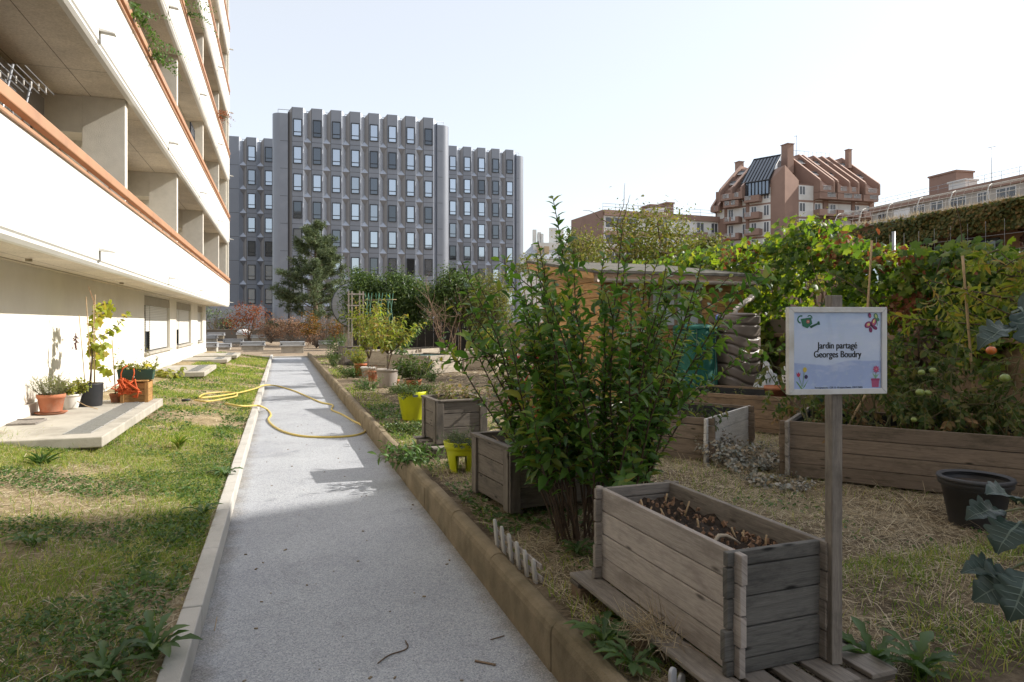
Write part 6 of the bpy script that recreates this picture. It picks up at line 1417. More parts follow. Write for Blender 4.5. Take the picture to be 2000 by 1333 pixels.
def _pan():
    t, n, l = nt(PAN); bs = bsdf(PAN); v = coord(n, l); sx = n.new('ShaderNodeSeparateXYZ'); l.new(v, sx.inputs[0])
    zc = (z0_+z1)/2
    # printed hills: below a wavy line the print is a deeper lilac blue
    nz = n.new('ShaderNodeTexNoise'); nz.noise_dimensions = '1D'; nz.inputs['Scale'].default_value = 5; nz.inputs['Detail'].default_value = 1; l.new(sx.outputs[0], nz.inputs['W'])
    ma = n.new('ShaderNodeMath'); ma.operation = 'MULTIPLY_ADD'; l.new(nz.outputs['Fac'], ma.inputs[0]); ma.inputs[1].default_value = .05; ma.inputs[2].default_value = zc-.068
    mb_ = n.new('ShaderNodeMath'); mb_.operation = 'SUBTRACT'; l.new(sx.outputs[2], mb_.inputs[0]); l.new(ma.outputs[0], mb_.inputs[1])
    r = ramp(n, [(.0, (.36,.46,.72)), (.49, (.33,.43,.70)), (.5, (.50,.60,.80)), (.66, (.54,.63,.82)), (1, (.40,.54,.80))])
    mc = n.new('ShaderNodeMath'); mc.operation = 'MULTIPLY_ADD'; l.new(mb_.outputs[0], mc.inputs[0]); mc.inputs[1].default_value = 2.2; mc.inputs[2].default_value = .5; l.new(mc.outputs[0], r.inputs[0])
    cl = ramp(n, [(.52, (0,0,0)), (.75, (.55,.55,.55))]); l.new(noise(n, l, coord(n, l, 'Object', (9, 9, 26)), 1.3, 5, .6), cl.inputs[0])
    o = mix(n, l, r.outputs[0], (.66,.72,.86), cl.outputs[0]); 
    gl = ramp(n, [(.55, (0,0,0)), (.7, (.4,.4,.4))]); l.new(noise(n, l, v, 38, 4, .7), gl.inputs[0]); o = mix(n, l, o, (.50,.64,.74), gl.outputs[0])
    l.new(o, bs.inputs['Base Color']); bs.inputs['Roughness'].default_value = .38
    w = n.new('ShaderNodeTexWave'); w.inputs['Scale'].default_value = 5; w.inputs['Distortion'].default_value = 5; w.inputs['Detail'].default_value = 2; w.inputs['Detail Scale'].default_value = 1.5
    l.new(coord(n, l, 'Object', (1, 1, -.7)), w.inputs[0]); bumpn(n, l, w.outputs['Fac'], .35, .006, bs)
_pan()
m = MB(); m.box((xo, yo, (z0_+z1)/2), (2*hw-2*fw_+.004, .012, z1-z0_-2*fw_+.004)); pn = part('panel', m, PAN, st_)
yf = yo-.0066
def text(body, size, x, z, mat, bold=.0, sx=.85):
    cu = bpy.data.curves.new('lettering', 'FONT'); cu.body = body; cu.size = size; cu.align_x = 'CENTER'; cu.offset = bold; cu.extrude = .0003
    to = bpy.data.objects.new('lettering', cu); COL.objects.link(to); bpy.context.view_layer.update()
    me = bpy.data.meshes.new_from_object(to.evaluated_get(bpy.context.evaluated_depsgraph_get())); bpy.data.objects.remove(to)
    o = link('lettering', me, mat, pn); o.scale = (sx, 1, 1); o.rotation_euler = (PI/2, 0, 0); o.location = (x, yf-.0004, z); return o
INK = plain('black_ink', (.012,.016,.024), .5)
zm = (z0_+z1)/2
for dx in (-.0007, -.00035, 0, .00035, .0007):
    text('Jardin partagé', .036, xo+dx, zm+.008, INK, 0, .82); text('Georges Boudry', .036, xo+dx, zm-.026, INK, 0, .82)
text('Renseignements - CSR 13, 18 square Dunois, 75013 PARIS', .0098, xo+.005, z0_+fw_+.0015, INK, 0, .85)
def decal(polys, nm):
    layers = {}
    for i, (poly, col) in enumerate(polys):
        key = '%.2f%.2f%.2f' % col; m = MB(); z = yf-.0003-.00012*i
        m.add([(x, z, zz) for x, zz in poly], [tuple(range(len(poly)))])
        layers.setdefault(key, [MB(), col]); L_ = layers[key][0]; nn = len(L_.v); L_.v += m.v; L_.f += [tuple(nn+k for k in f) for f in m.f]; L_.sm += m.sm; L_.uv += m.uv
    for key, (mm, col) in layers.items():
        part(nm, mm, MATS.get('ink'+key) or pm('ink'+key, col, None, 20, .5), pn, fix=False)
def ell(cx, cz, rx, rz, rot=0, n=18): return [(cx+rx*math.cos(a)*math.cos(rot)-rz*math.sin(a)*math.sin(rot), cz+rx*math.cos(a)*math.sin(rot)+rz*math.sin(a)*math.cos(rot)) for a in [2*PI*k/n for k in range(n)]]
def ring(cx, cz, r, w, a0, a1, n=16): return [(cx+r*math.cos(a0+(a1-a0)*k/n), cz+r*math.sin(a0+(a1-a0)*k/n)) for k in range(n+1)]+[(cx+(r-w)*math.cos(a1-(a1-a0)*k/n), cz+(r-w)*math.sin(a1-(a1-a0)*k/n)) for k in range(n+1)]
GR, DK = (.02,.16,.09), (.015,.10,.06)
x_, z_ = xo-.128, z1-.060
decal([([(x_-.024,z_+.014),(x_+.018,z_+.020),(x_+.024,z_-.004),(x_+.004,z_-.022),(x_-.016,z_-.014)], GR), (ring(x_-.022, z_+.012, .016, .005, 1.2, 4.6), GR), (ring(x_+.013, z_+.018, .011, .004, -.3, 2.6), GR),
       ([(x_+.012,z_-.014),(x_+.048,z_+.0),(x_+.050,z_-.006),(x_+.018,z_-.022)], DK), ([(x_+.044,z_+.003),(x_+.052,z_+.006),(x_+.056,z_-.008),(x_+.047,z_-.009)], DK), (ell(x_+.006, z_+.004, .007, .007), (.45,.10,.12)), (ell(x_+.006, z_+.004, .003, .003), (.7,.6,.35))], 'watering_can_print')
x_, z_ = xo+.142, z1-.072
PU, PK = (.20,.03,.12), (.50,.12,.22)
decal([(ell(x_-.014, z_+.004, .016, .012, .5), PU), (ell(x_+.010, z_+.014, .011, .018, -.4), PU), (ell(x_-.004, z_-.016, .007, .011, .2), PU), (ell(x_+.014, z_-.008, .011, .007, -.5), PU), (ell(x_-.014, z_+.004, .011, .008, .5), PK), (ell(x_+.010, z_+.014, .007, .013, -.4), PK), (ell(x_-.013, z_+.005, .006, .005, .5), (.72,.62,.25)), (ell(x_+.009, z_+.017, .004, .008, -.4), (.72,.62,.25)), (ell(x_-.0, z_-.0, .003, .013, .7), (.08,.02,.06)),
       (ell(x_+.018, z_+.036, .009, .013, .3), (.10,.25,.16)), (ell(x_+.026, z_+.024, .006, .007, .3), (.10,.25,.16)), ([(x_+.018,z_+.03),(x_+.022,z_+.03),(x_+.025,z_-.0),(x_+.023,z_-.0)], (.10,.25,.16)), (ell(x_+.018, z_+.037, .004, .008, .3), (.55,.62,.25)), (ell(x_-.008, z_+.040, .006, .010, .2), PU), (ell(x_-.007, z_+.038, .003, .005), PK)], 'butterfly_print')
x_, z_ = xo-.148, z0_+fw_
decal([([(x_-.024,z_+.030),(x_-.018,z_+.028),(x_+.004,z_+.002),(x_-.002,z_)], (.16,.34,.10)), ([(x_+.028,z_+.038),(x_+.020,z_+.026),(x_+.002,z_),(x_+.012,z_+.008)], (.16,.34,.10)), ([(x_-.013,z_+.052),(x_-.011,z_+.052),(x_+.002,z_+.01),(x_,z_+.01)], (.16,.34,.10)), ([(x_+.010,z_+.07),(x_+.012,z_+.07),(x_+.005,z_+.01),(x_+.003,z_+.01)], (.16,.34,.10)),
       ([(x_-.022,z_+.064),(x_-.017,z_+.058),(x_-.013,z_+.066),(x_-.009,z_+.058),(x_-.005,z_+.064),(x_-.007,z_+.050),(x_-.013,z_+.046),(x_-.019,z_+.050)], (.45,.04,.09)), (ell(x_+.013, z_+.074, .008, .010), (.62,.50,.08)), (ell(x_+.018, z_+.047, .007, .008), (.04,.03,.10))], 'tulip_print')
x_, z_ = xo+.158, z0_+fw_
decal([([(x_-.014,z_+.004),(x_+.014,z_+.004),(x_+.016,z_+.030),(x_-.016,z_+.030)], (.42,.09,.20)), ([(x_-.018,z_+.030),(x_+.018,z_+.030),(x_+.018,z_+.038),(x_-.018,z_+.038)], (.34,.05,.15)), ([(x_-.001,z_+.038),(x_+.002,z_+.038),(x_+.004,z_+.066),(x_+.002,z_+.066)], (.12,.30,.18)), ([(x_-.002,z_+.038),(x_-.013,z_+.060),(x_-.001,z_+.05)], (.25,.46,.30)), ([(x_+.002,z_+.038),(x_+.015,z_+.055),(x_+.001,z_+.05)], (.25,.46,.30))]
      +[(ell(x_+.003+.008*math.cos(a), z_+.074+.008*math.sin(a), .0065, .003, a, 10), (.50,.08,.20)) for a in [k*PI/4 for k in range(8)]]+[(ell(x_+.003, z_+.074, .0035, .0035), (.62,.30,.25))], 'flowerpot_print')
# ---------------------------------------------------------------- other planters and pots
random.seed(83); g = rs(83)
def panel_planter(label, c, ang, L, Wd, H, z0, mat, stems=None, nboard=3):
    t = thing('wooden_planter', label, 'planter', (c[0], c[1], z0), ang)
    hb = H/nboard; th = .024
    for (hor, at, L_) in ((True, 0, L), (True, Wd, L), (False, 0, Wd), (False, L, Wd)):
        m = MB()
        for k in range(nboard):
            j = (random.random()-.5)*.004
            if hor: m.box((L/2, at+(th/2 if at == 0 else -th/2)+j, .02+hb*(k+.5)), (L-.10, th, hb-.006))
            else: m.box((at+(th/2 if at == 0 else -th/2)+j, Wd/2, .02+hb*(k+.5)), (th, Wd-.10, hb-.006))
        part('side_panel', m, mat, t, .004)
    for x in (0, L):
        for y in (0, Wd):
            sx = 1 if x == 0 else -1; sy = 1 if y == 0 else -1
            m = MB(); m.box((x+sx*.03, y-sy*.006, H/2), (.085, .028, H)); m.box((x-sx*.006, y+sy*.052, H/2), (.028, .085, H-.004)); part('corner_post', m, mat, t, .004)
    m = MB(); m.box((-.0, Wd/2, H+.013), (.055, Wd+.03, .022)); m.box((L, Wd/2, H+.013), (.055, Wd+.03, .022)); m.box((L/2, 0, H+.012), (L-.055, .05, .020)); m.box((L/2, Wd, H+.012), (L-.055, .05, .020)); part('rim', m, mat, t, .004)
    m = MB(); m.box((.0, Wd/2, .05), (.02, Wd-.10, .06)); 
    soil_bed(t, .03, L-.03, .03, Wd-.03, H-.08, 'soil', int(L*77), .04); return t
cD = G(985, 1000, .24); D_ = panel_planter('dark weathered panel planter left of the big bush', (1.59, 4.74), R(6), .82, .74, .46, .26, W_DARK)
for (x, y) in ((.08,.08),(.74,.08),(.08,.66),(.74,.66)): m = MB(); m.box((x, y, -.035), (.08,.08,.07)); part('foot', m, W_DARK, D_)
gg = rs(84)
for i in range(14): x, y = .1+.62*gg.rand(), .1+.54*gg.rand(); m = MB(); m.tube(curve(gg, (x,y,.37), (.3*gg.normal(),.3*gg.normal(),1), .07+.08*gg.rand(), 4, (0,0,0), .4), [.005,.005,.004,.003,.002], 5); part('dead_stem', m, BAMBOO, D_)
E_p = panel_planter('square dark planter with a leafy shrub, on a short pallet behind the pot on legs', (1.585, 7.22), R(4), .56, .56, .45, .35, W_DARK, nboard=3)
mb, lv = MB(), LV(); t = thing('planter_shrub', 'small shrub with pinkish leaves growing out of the square planter', 'plant', L2W(E_p, .30, .28, .38), 0); shrub(mb, lv, g, (0,0,0), .30, 20, .34, .052, .6, .028, .004, 3, .3, .1, .4, .2, .25, .1); part('stems', mb, BARK, t); lv.build('foliage', T_OV, leafm('pinkish_leaves', [(.11,.13,.05),(.16,.17,.07),(.24,.16,.11),(.20,.20,.10)], .35, .5, .3), t)
t = thing('pallet', 'short pallet under the square planter', 'pallet', (1.585, 7.22, .2), R(4))
for k in range(4): o = MB(); o.box((.28, -.10+.24*k, .128), (.74, .12, .022)); part('deck_board', o, W_GREY, t, .004)
for x in (.0, .55): o = MB(); o.box((x, .27, .06), (.09, .86, .11)); part('bearer', o, W_DARK, t, .004)
p = wpos(806, 820, .21); t = thing('flower_pot', 'tall lime green round pot of low bushy herbs beside the kerb', 'flower pot', p); pot(t, .222, .15, .43, LIME, .012, .10)
m = MB(); m.box((.0,-.222,.375), (.075,.006,.032)); part('sticker', m, plain('dark_sticker', (.10,.12,.13), .4), t)
mb, lv = MB(), LV(); shrub(mb, lv, g, (0,0,.38), .22, 60, .30, .045, .32, .014, .003, 3, .15, -.2, .6, .2, .25, .16); part('stems', mb, STEMG, t); lv.build('foliage', T_OV, L_DARK, t)
p = wpos(903, 923, .21); t = thing('flower_pot', 'lime green railing planter standing on two legs with heather, near the kerb', 'flower pot', p, -TH)
def saddle():
    m = MB(); n = 48; prof_o = []; zt = .305
    outer = lambda z: .112+.062*(z/zt)
    vs = []; NZ = 24
    for i in range(NZ+1):
        z = zt*i/NZ
        for k in range(n): a = 2*PI*k/n; r = outer(z)+(.010 if z > .24 else 0); vs.append((r*math.cos(a), r*math.sin(a)*.85, z))
    fs = []
    for i in range(NZ):
        for k in range(n):
            a = 2*PI*(k+.5)/n; x = outer(.1)*math.cos(a); z = zt*(i+.5)/NZ
            slot = abs(x) < (.050-.10*max(0, z-.14)) and z < .175
            if slot: continue
            fs.append((i*n+k, i*n+(k+1) % n, (i+1)*n+(k+1) % n, (i+1)*n+k))
    m.add(vs, fs, True); return m
o = part('body', saddle(), LIME, t); sd_ = o.modifiers.new('Solidify', 'SOLIDIFY'); sd_.thickness = .006; sd_.offset = -1
m = MB(); m.add([(-.050,-.12,.0),(-.050,.12,0),(-.032,.12,.17),(-.032,-.12,.17)], [(0,1,2,3)]); m.add([(.050,-.12,.0),(.050,.12,0),(.032,.12,.17),(.032,-.12,.17)], [(0,1,2,3)]); m.add([(-.032,-.12,.172),(.032,-.12,.172),(.032,.12,.172),(-.032,.12,.172)], [(0,1,2,3)]); part('saddle_slot', m, LIME, t)
m = MB(); m.lathe([(.165,.27),(.08,.285),(.004,.29)], n=24, sy=.85, cap0=False); part('soil', m, SOIL, t)
mb, lv = MB(), LV(); shrub(mb, lv, g, (0,0,.27), .13, 54, .22, .026, .35, .011, .002, 3, .15, .1, .7, .0, .25, .13); part('stems', mb, STEMG, t); lv.build('foliage', T_DI, leafm('heather_leaves', [(.05,.085,.045),(.075,.12,.06),(.12,.13,.12),(.10,.14,.06)], .25, .6, .2), t)
m = MB(); m.b(-.17,.19,-.12,.14,-.03,.0); o = part('stone_slab', m, KERBW, None, .006); o.location = (p[0], p[1], .208); o.rotation_euler = (0,0,.2); tag(o, 'small pale slab under the lime green planter on legs', 'slab')
def potted(label, px, py, r1, r0, h, mat, ht, spread, leaf, wf, lm, seed, stems=10, tw=4, tmpl=T_OV, start=.3, droop=.3, up=.4, ribs=False, trunk=None, bend=.2, z=.2, sm=STEMG, rim=.02, rimh=.05, tl=.35):
    p = wpos(px, py, z); t = thing('potted_plant', label, 'potted plant', p, 0); gg = rs(seed)
    pot(t, r1, r0, h, mat, rim, rimh, ribs=ribs)
    mb, lv = MB(), LV()
    if trunk:
        mb.tube(curve(gg, (0,0,h-.06), (.05,0,1), trunk, 5, (0,0,0), .15), list(np.linspace(.02, .014, 6)), 7, False); shrub(mb, lv, gg, (.02,0,h-.06+trunk*.8), ht-trunk*.8, stems, spread, leaf, wf, leaf*.38, .009, tw, start, bend, up, droop, .25, .03, tl)
    else: shrub(mb, lv, gg, (0,0,h-.05), ht, stems, spread, leaf, wf, leaf*.42, .005, tw, start, bend, up, droop, .22, r1*.5, tl)
    if mb.f: part('stems', mb, sm, t)
    lv.build('foliage', tmpl, lm, t); return t
potted('taupe pot with a young light green peach tree by the kerb', 757, 757, .255, .19, .42, GREYP, 1.45, .62, .15, .30, L_PEACH, 301, 16, 7, T_LONG, .15, .6, ribs=True, trunk=.5, sm=BARK, rim=.03, rimh=.05)
potted('pale grey pot with a slender peach tree left of the taupe pot', 719, 739, .20, .13, .30, GREYPL, 2.1, .40, .15, .30, L_PEACH, 302, 12, 8, T_LONG, .2, .6, trunk=.35, sm=BARK)
potted('terracotta-coloured pot with reddish bushy plant by the trellis', 704, 735, .18, .13, .35, TERRAD, .55, .42, .07, .5, L_PEACH, 303, 18, 4, T_OV, .2, .2)
potted('small rusty terracotta pot between the grey pots, smothered in dry stems', 728, 746, .125, .10, .27, TERRA, .24, .22, .05, .3, L_DRY, 304, 22, 3, T_OV, .2, 1.2, bend=-1.2)
potted('tiny terracotta bowl beside the big taupe pot', 772, 752, .10, .07, .13, TERRA, .18, .1, .06, .5, L_YEL, 305, 7, 2)
potted('laurel bush in a terracotta pot behind the lime pot', 806, 770, .19, .14, .30, TERRA, .62, .42, .12, .38, L_DARK, 306, 24, 4, T_OV, .2, .1, .6, sm=BARK)
potted('black pot with upright bushy shrub by the far kerb', 660, 703, .19, .15, .30, BLACKP, .95, .4, .08, .4, L_WEED, 307, 18, 4, T_OV, .1, .1, .7)
potted('low terracotta saucer pot of dry plants behind the square planter', 842, 790, .17, .13, .14, TERRA, .22, .16, .05, .5, L_OLIVE, 308, 9, 2)
potted('large orange plastic pot half hidden behind the big bush', 1075, 848, .30, .21, .46, TERRAD, .75, .45, .10, .5, L_WEED, 309, 14, 4, T_OV, .2, .3, rim=.03, rimh=.07)
def herb(label, px, py, h, sp, leaf, wf, lm, seed, n=14, z=.2, tmpl=T_OV, name='low_shrub', cat='shrub', sm=STEMG):
    p = wpos(px, py, z); t = thing(name, label, cat, p); gg = rs(seed); mb, lv = MB(), LV(); shrub(mb, lv, gg, (0,0,-.01), h, n, sp, leaf, wf, leaf*.5, .004, 4, .1, .1, .5, .2, .3, .08); part('stems', mb, sm, t); lv.build('foliage', tmpl, lm, t); return t
herb('dark green narrow shrub on the ground at the far kerb', 652, 718, .7, .22, .07, .4, L_DARK, 311, 20)
herb('spreading grey-green herb between the far kerb and the trellis planter', 690, 738, .45, .5, .07, .35, L_WEED, 312, 26)
herb('leafy weed clump below the taupe pot', 720, 764, .35, .32, .07, .4, L_WEED, 313, 16)
herb('green leafy clump hanging over the kerb below the square planter', 805, 905, .22, .34, .10, .32, L_WEED, 314, 18, tmpl=T_LONG)
herb('dark low ground plants between the kerb and the lime pot', 790, 842, .14, .42, .06, .35, L_DARK, 315, 26)
herb('silvery dead-leaved bush on the hay right of the big bush', 1455, 915, .30, .52, .05, .7, L_GREY, 316, 40, sm=BARKG)
herb('dry greyish seedling clump at the foot of the silvery bush', 1520, 952, .10, .30, .045, .7, L_GREY, 317, 22, sm=BARKG)
herb('green mustard-like plant in the hay behind the square planter', 845, 745, .5, .3, .07, .35, L_WEED, 318, 12)
# trellis, canes, box planter
p = wpos(695, 712, .2); t = thing('garden_trellis', 'tall wooden obelisk trellis rising from a dark box planter', 'trellis', (p[0], p[1], .2), .2); H = 2.62; w = .20
for x in (-w, w):
    for y in (-w, w): m = MB(); m.box((x, y, H/2-.06*random.random()), (.045,.045,H)); part('post', m, W_GREY, t, .003)
for z in (.62, 1.12, 1.62, 2.08, 2.48):
    m = MB()
    for y in (-w-.03, w+.03): m.box((0, y, z), (2*w+.08, .014, .035))
    for x in (-w-.03, w+.03): m.box((x, 0, z), (.014, 2*w+.03, .035))
    part('rung', m, W_GREY, t)
t = panel_planter('dark box planter around the foot of the trellis', (p[0]-.42, p[1]-.38), .2, .95, .72, .62, .2, W_DARK)
p = wpos(732, 712, .2); t = thing('bean_canes', 'green bean canes leaned into crossed pairs under a bamboo bar', 'plant support', (p[0]+.1, p[1]+.5, .2)); GC = plain('green_cane', (.03,.16,.10), .5)
for k in range(3):
    for s_ in (-1, 1):
        for q in (0, .12): m = MB(); x = -.32+.38*k; m.tube([(x-s_*.22+q, s_*.05, 0), (x+s_*.06+q, -s_*.02, 2.55)], .009, 6); part('cane', m, GC, t)
m = MB(); m.tube([(-.5,0,2.28),(.75,0,2.32)], .011, 6); part('crossbar', m, BAMBOO, t)
# rain gauge, bistro table, chair-side things near the far beds
p = wpos(911, 700, .2); t = thing('rain_gauge', 'clear funnel rain gauge on a thin rod by the far beds', 'rain gauge', p); m = MB(); m.tube([(0,0,0),(0,0,1.02)], .012, 6); part('rod', m, DARKM, t); m = MB(); m.lathe([(.03,.78),(.034,.95),(.06,1.12),(.07,1.16),(.062,1.16),(.03,.97)], n=16); part('funnel', m, pm('milky_plastic', (.62,.62,.55), (.5,.5,.42), 5, .3), t)
zt2 = .93
v = G(1020, 695, zt2); q = W(1020, 695, 11.6); q = (q.x, q.y); t = thing('bistro_table', 'red folding bistro table with crossed legs behind the big bush', 'table', (q[0], q[1], GZ), -.2); zt2 = W(1020, 695, 11.6).z-GZ
m = MB(); m.box((0,0,zt2-.012), (.52,.52,.022)); m.box((0,-.26,zt2-.03), (.54,.02,.05)); m.box((0,.26,zt2-.03), (.54,.02,.05)); part('tabletop', m, REDM, t, .006)
for s_ in (-1, 1):
    for y in (-.22, .22): m = MB(); m.tube([(-s_*.24, y, zt2-.04), (s_*.02, y, zt2*.48), (s_*.27, y, .0)], .011, 6); part('leg', m, REDM, t)
m = MB(); m.tube([(.05,-.22,zt2*.45),(.05,.22,zt2*.45)], .009, 6); part('stretcher', m, REDM, t)
tb_ = thing('potted_plant', 'pale grey pot standing on the red bistro table', 'potted plant', (q[0], q[1]-.05, GZ+zt2)); pot(tb_, .125, .085, .22, GREYPL, .01, .03); mb, lv = MB(), LV(); shrub(mb, lv, g, (0,0,.18), .35, 9, .22, .08, .5, .04, .004, 3); part('stems', mb, STEMG, tb_); lv.build('foliage', T_OV, L_DARK, tb_)
v = W(996, 686, 13.2); t = thing('round_table', 'white round garden table behind the red bistro table', 'table', (v.x, v.y, GZ)); zz = v.z-GZ; m = MB(); m.lathe([(.38,zz-.03),(.40,zz-.015),(.395,zz),(.005,zz+.004)], n=36); part('tabletop', m, WHITEP, t)
for k in range(3): a = k*2.09; m = MB(); m.tube([(.05*math.cos(a), .05*math.sin(a), zz-.03), (.04*math.cos(a), .04*math.sin(a), .4), (.32*math.cos(a), .32*math.sin(a), 0)], .018, 7); part('leg', m, WHITEP, t)
p = wpos(1008, 772, .2); t = thing('black_crate', 'black plastic tub on the hay under the red bistro table', 'tub', p); m = MB(); m.lathe([(.155,0),(.165,.01),(.19,.24),(.20,.25),(.185,.25),(.15,.04),(.005,.03)], n=6); part('tub', m, BLACKP, t, .006)
p = wpos(1905, 1025, .2); t = thing('flower_pot', 'empty charcoal plastic pot standing on the hay before the tomato bed', 'flower pot', p); pot(t, .232, .165, .335, CHARP, .03, .045, 48); 
m = MB(); m.lathe([(.205,.325),(.235,.32),(.245,.335),(.24,.35),(.222,.353),(.205,.34)], n=48, cap0=False); part('rolled_rim', m, CHARP, t)
# stuff piled by the rain barrel
c = W(1500, 740, 10.4); t = thing('plastic_sheeting', 'crumpled white plastic sheeting heaped beside the rain barrel', 'plastic sheet', (c.x, c.y, .2)); vs = []; gg = rs(95); n = 14
for j in range(n+1):
    for i in range(n+1): u, w = i/n-.5, j/n-.5; vs.append((u*.62, w*.5, .78*math.exp(-(u*u*5+w*w*6))+.06*gg.normal()))
m = MB(); m.add(vs, [(j*(n+1)+i, j*(n+1)+i+1, (j+1)*(n+1)+i+1, (j+1)*(n+1)+i) for j in range(n) for i in range(n)]); part('sheet', m, pm('white_polythene', (.55,.57,.60), (.45,.47,.50), 8, .4), t)
t = thing('broken_lattice', 'tangle of white plastic lattice strips piled against the sheeting', 'lattice', (c.x+.35, c.y-.25, .2)); m = MB()
for k in range(9): a = (-.35+.08*k, -.1, .40+.1*random.random()); m.tube([a, (a[0]+.5*(random.random()-.2), .1, .66+.16*random.random())], .012, 4)
for k in range(6): m.tube([(-.4, -.12, .42+.05*k), (.25, -.05+.1*random.random(), .44+.06*k)], .012, 4)
part('strips', m, WHITEP, t); m = MB(); m.box((0,0,.2), (.6,.4,.4)); m.box((.02,.0,.42), (.66,.44,.04)); part('box', m, GREENP, t, .02)
p = W(1516, 765, 9.6); t = thing('flower_pot', 'stack of terracotta pots beside the lattice pile, left of the sign', 'flower pot', (p.x, p.y, .2)); pot(t, .16, .11, .28, TERRA, .02, .05); m = MB(); m.lathe([(.115,.29),(.155,.52),(.165,.52),(.167,.57),(.15,.57),(.14,.50)], n=32); part('upper_pot', m, TERRA, t)
# little picket fences, twigs, weeds
a, b_ = G(972, 1070, .21), G(1046, 1135, .21); ang = math.atan2(b_.y-a.y, b_.x-a.x); Lp = (b_-a).length
t = thing('picket_edging', 'knee-low weathered picket edging leaning behind the mossy kerb', 'picket fence', (a.x, a.y, .19), ang)
for k in range(6):
    x = Lp*k/5; hh = .205-.012*k; m = MB(); m.prism([(-.019,0),(.019,0),(.019,hh-.02),(.010,hh),(-.010,hh),(-.019,hh-.02)], lambda u, v: (x+u, -.008-v*.10, v), lambda u, v: (x+u, .008-v*.10, v)); part('picket', m, W_SKY, t, .003)
for z in (.05, .12): m = MB(); m.box((Lp/2+.02, .016-z*.10, z), (Lp+.10, .012, .028)); part('rail', m, W_SILV, t, .002)
v = G(1308, 1330, .25); t = thing('picket_edging', 'single white rounded picket end at the bottom edge in front of the pallet', 'picket fence', (v.x, v.y-.02, .16), .5)
for k in range(2): m = MB(); x = .07*k; hh = .15-.05*k; m.prism([(-.022,0),(.022,0)]+[(.022*math.cos(q), hh-.02+.022*math.sin(q)) for q in np.linspace(0, PI, 9)], lambda u, v: (x+u, -.007, v), lambda u, v: (x+u, .007, v)); part('picket', m, pm('white_picket', (.52,.53,.56), (.44,.45,.47), 6, .7) if k == 0 else MATS['white_picket'], t, .002)
for (pts, r_, lab) in (([(738,1296),(760,1280),(790,1270),(797,1262),(792,1252)], .0035, 'bent dry twig lying on the path near the bottom'), ([(928,1291),(968,1299)], .0055, 'short brown stick on the path by the mossy kerb'), ([(958,1250),(985,1242)], .003, 'thin dark twig on the path above the brown stick'), ([(419,1232),(424,1205)], .002, 'pale straw stalk on the path beside the white kerb')):
    P_ = [G(a, b_, .006) for a, b_ in pts]; o = P_[0]; t = thing('twig', lab, 'twig', (o.x, o.y, 0)); m = MB(); m.tube([p-Vector((o.x,o.y,0)) for p in smooth(P_, 4)], r_, 6); part('wood', m, W_BROWN if r_ > .005 else (BAMBOO if r_ < .0025 else BARK), t)
gg = rs(97)
m = MB(); n = 0
for i in range(70):
    x, y = -.38+1.55*gg.rand(), 2.6+9*gg.rand()**1.5; s_ = .004+.007*gg.rand(); m.box((x, y, s_*.3), (s_*2, s_, s_*.6), Euler((0,0,gg.rand()*3)).to_matrix())
tag(part('path_debris', m, pm('leaf_crumbs', (.13,.095,.06), (.32,.26,.18), 30, .9)), 'tiny leaf crumbs and soil bits strewn on the path', 'debris', kind='stuff')
def rosette(label, px, py, z, L, n, seed, mat=L_WEED, wf=.26, rise=.5, tm=T_DA, name='dandelion'):
    p = wpos(px, py, z); t = thing(name, label, 'weed', (p[0], p[1], z)); gg = rs(seed); a = np.arange(n)*2.4; lv = LV(); r_ = rise*(.5+1.0*gg.rand(n))
    lv.add(np.zeros((n,3))+gg.normal(size=(n,3))*.01, np.stack([np.cos(a), np.sin(a), r_], 1), np.stack([-np.cos(a)*.6, -np.sin(a)*.6, np.ones(n)], 1), L*(.55+.6*gg.rand(n)), L*wf*(.7+.5*gg.rand(n))); lv.build('leaves', tm, mat, t, smooth=True)
L_DAND = leafm('dandelion_leaves', [(.05,.10,.035),(.075,.135,.045),(.10,.165,.055)], .3, .45, .35)
rosette('large jagged dandelion reaching over the white kerb at the bottom left', 300, 1290, .11, .22, 16, 401, L_DAND, rise=.75)
rosette('dark dandelion clump at the bottom edge left of the kerb', 205, 1330, .13, .18, 14, 402, L_DAND)
rosette('dandelion in the shaded lawn at the left edge', 65, 1070, .22, .17, 14, 403, L_DAND)
rosette('dandelion beside the white kerb just inside the shade', 395, 1010, .12, .16, 14, 404, L_DAND)
rosette('dandelion tuft by the kerb in the last sunlit grass', 440, 930, .12, .18, 14, 405, L_DAND)
rosette('grey-green rosette behind the mossy kerb in front of the pallet', 1180, 1265, .20, .19, 18, 406, L_DAND, rise=.45)
rosette('wider rosette between the kerb and the pallet corner', 1235, 1312, .20, .17, 16, 407, L_DAND, rise=.4)
rosette('upright dandelion leaves beside the pallet stringer', 1285, 1262, .20, .16, 12, 408, L_DAND, rise=1.0)
rosette('dandelion in front of the pallet boards at the bottom edge', 1400, 1325, .20, .18, 14, 409, L_DAND, rise=.8)
rosette('broad green dandelion at the bottom right behind the pallet', 1700, 1322, .20, .22, 18, 410, L_DAND, rise=.7)
rosette('long-leaved dandelion at the bottom edge right of the pallet', 1800, 1330, .20, .20, 16, 411, L_DAND, rise=.7)
rosette('spiky grass-like tuft in the sunlit lawn', 350, 878, .2, .20, 40, 412, L_GRASS, .06, 1.6, T_LONG, 'grass_tuft')
rosette('dark tuft of long grass in the sunlit lawn by the slab', 80, 920, .26, .22, 50, 413, L_WEED, .06, 1.2, T_LONG, 'grass_tuft')
rosette('low dark weed at the foot of the big bush', 1130, 1085, .2, .15, 18, 414, L_DAND)
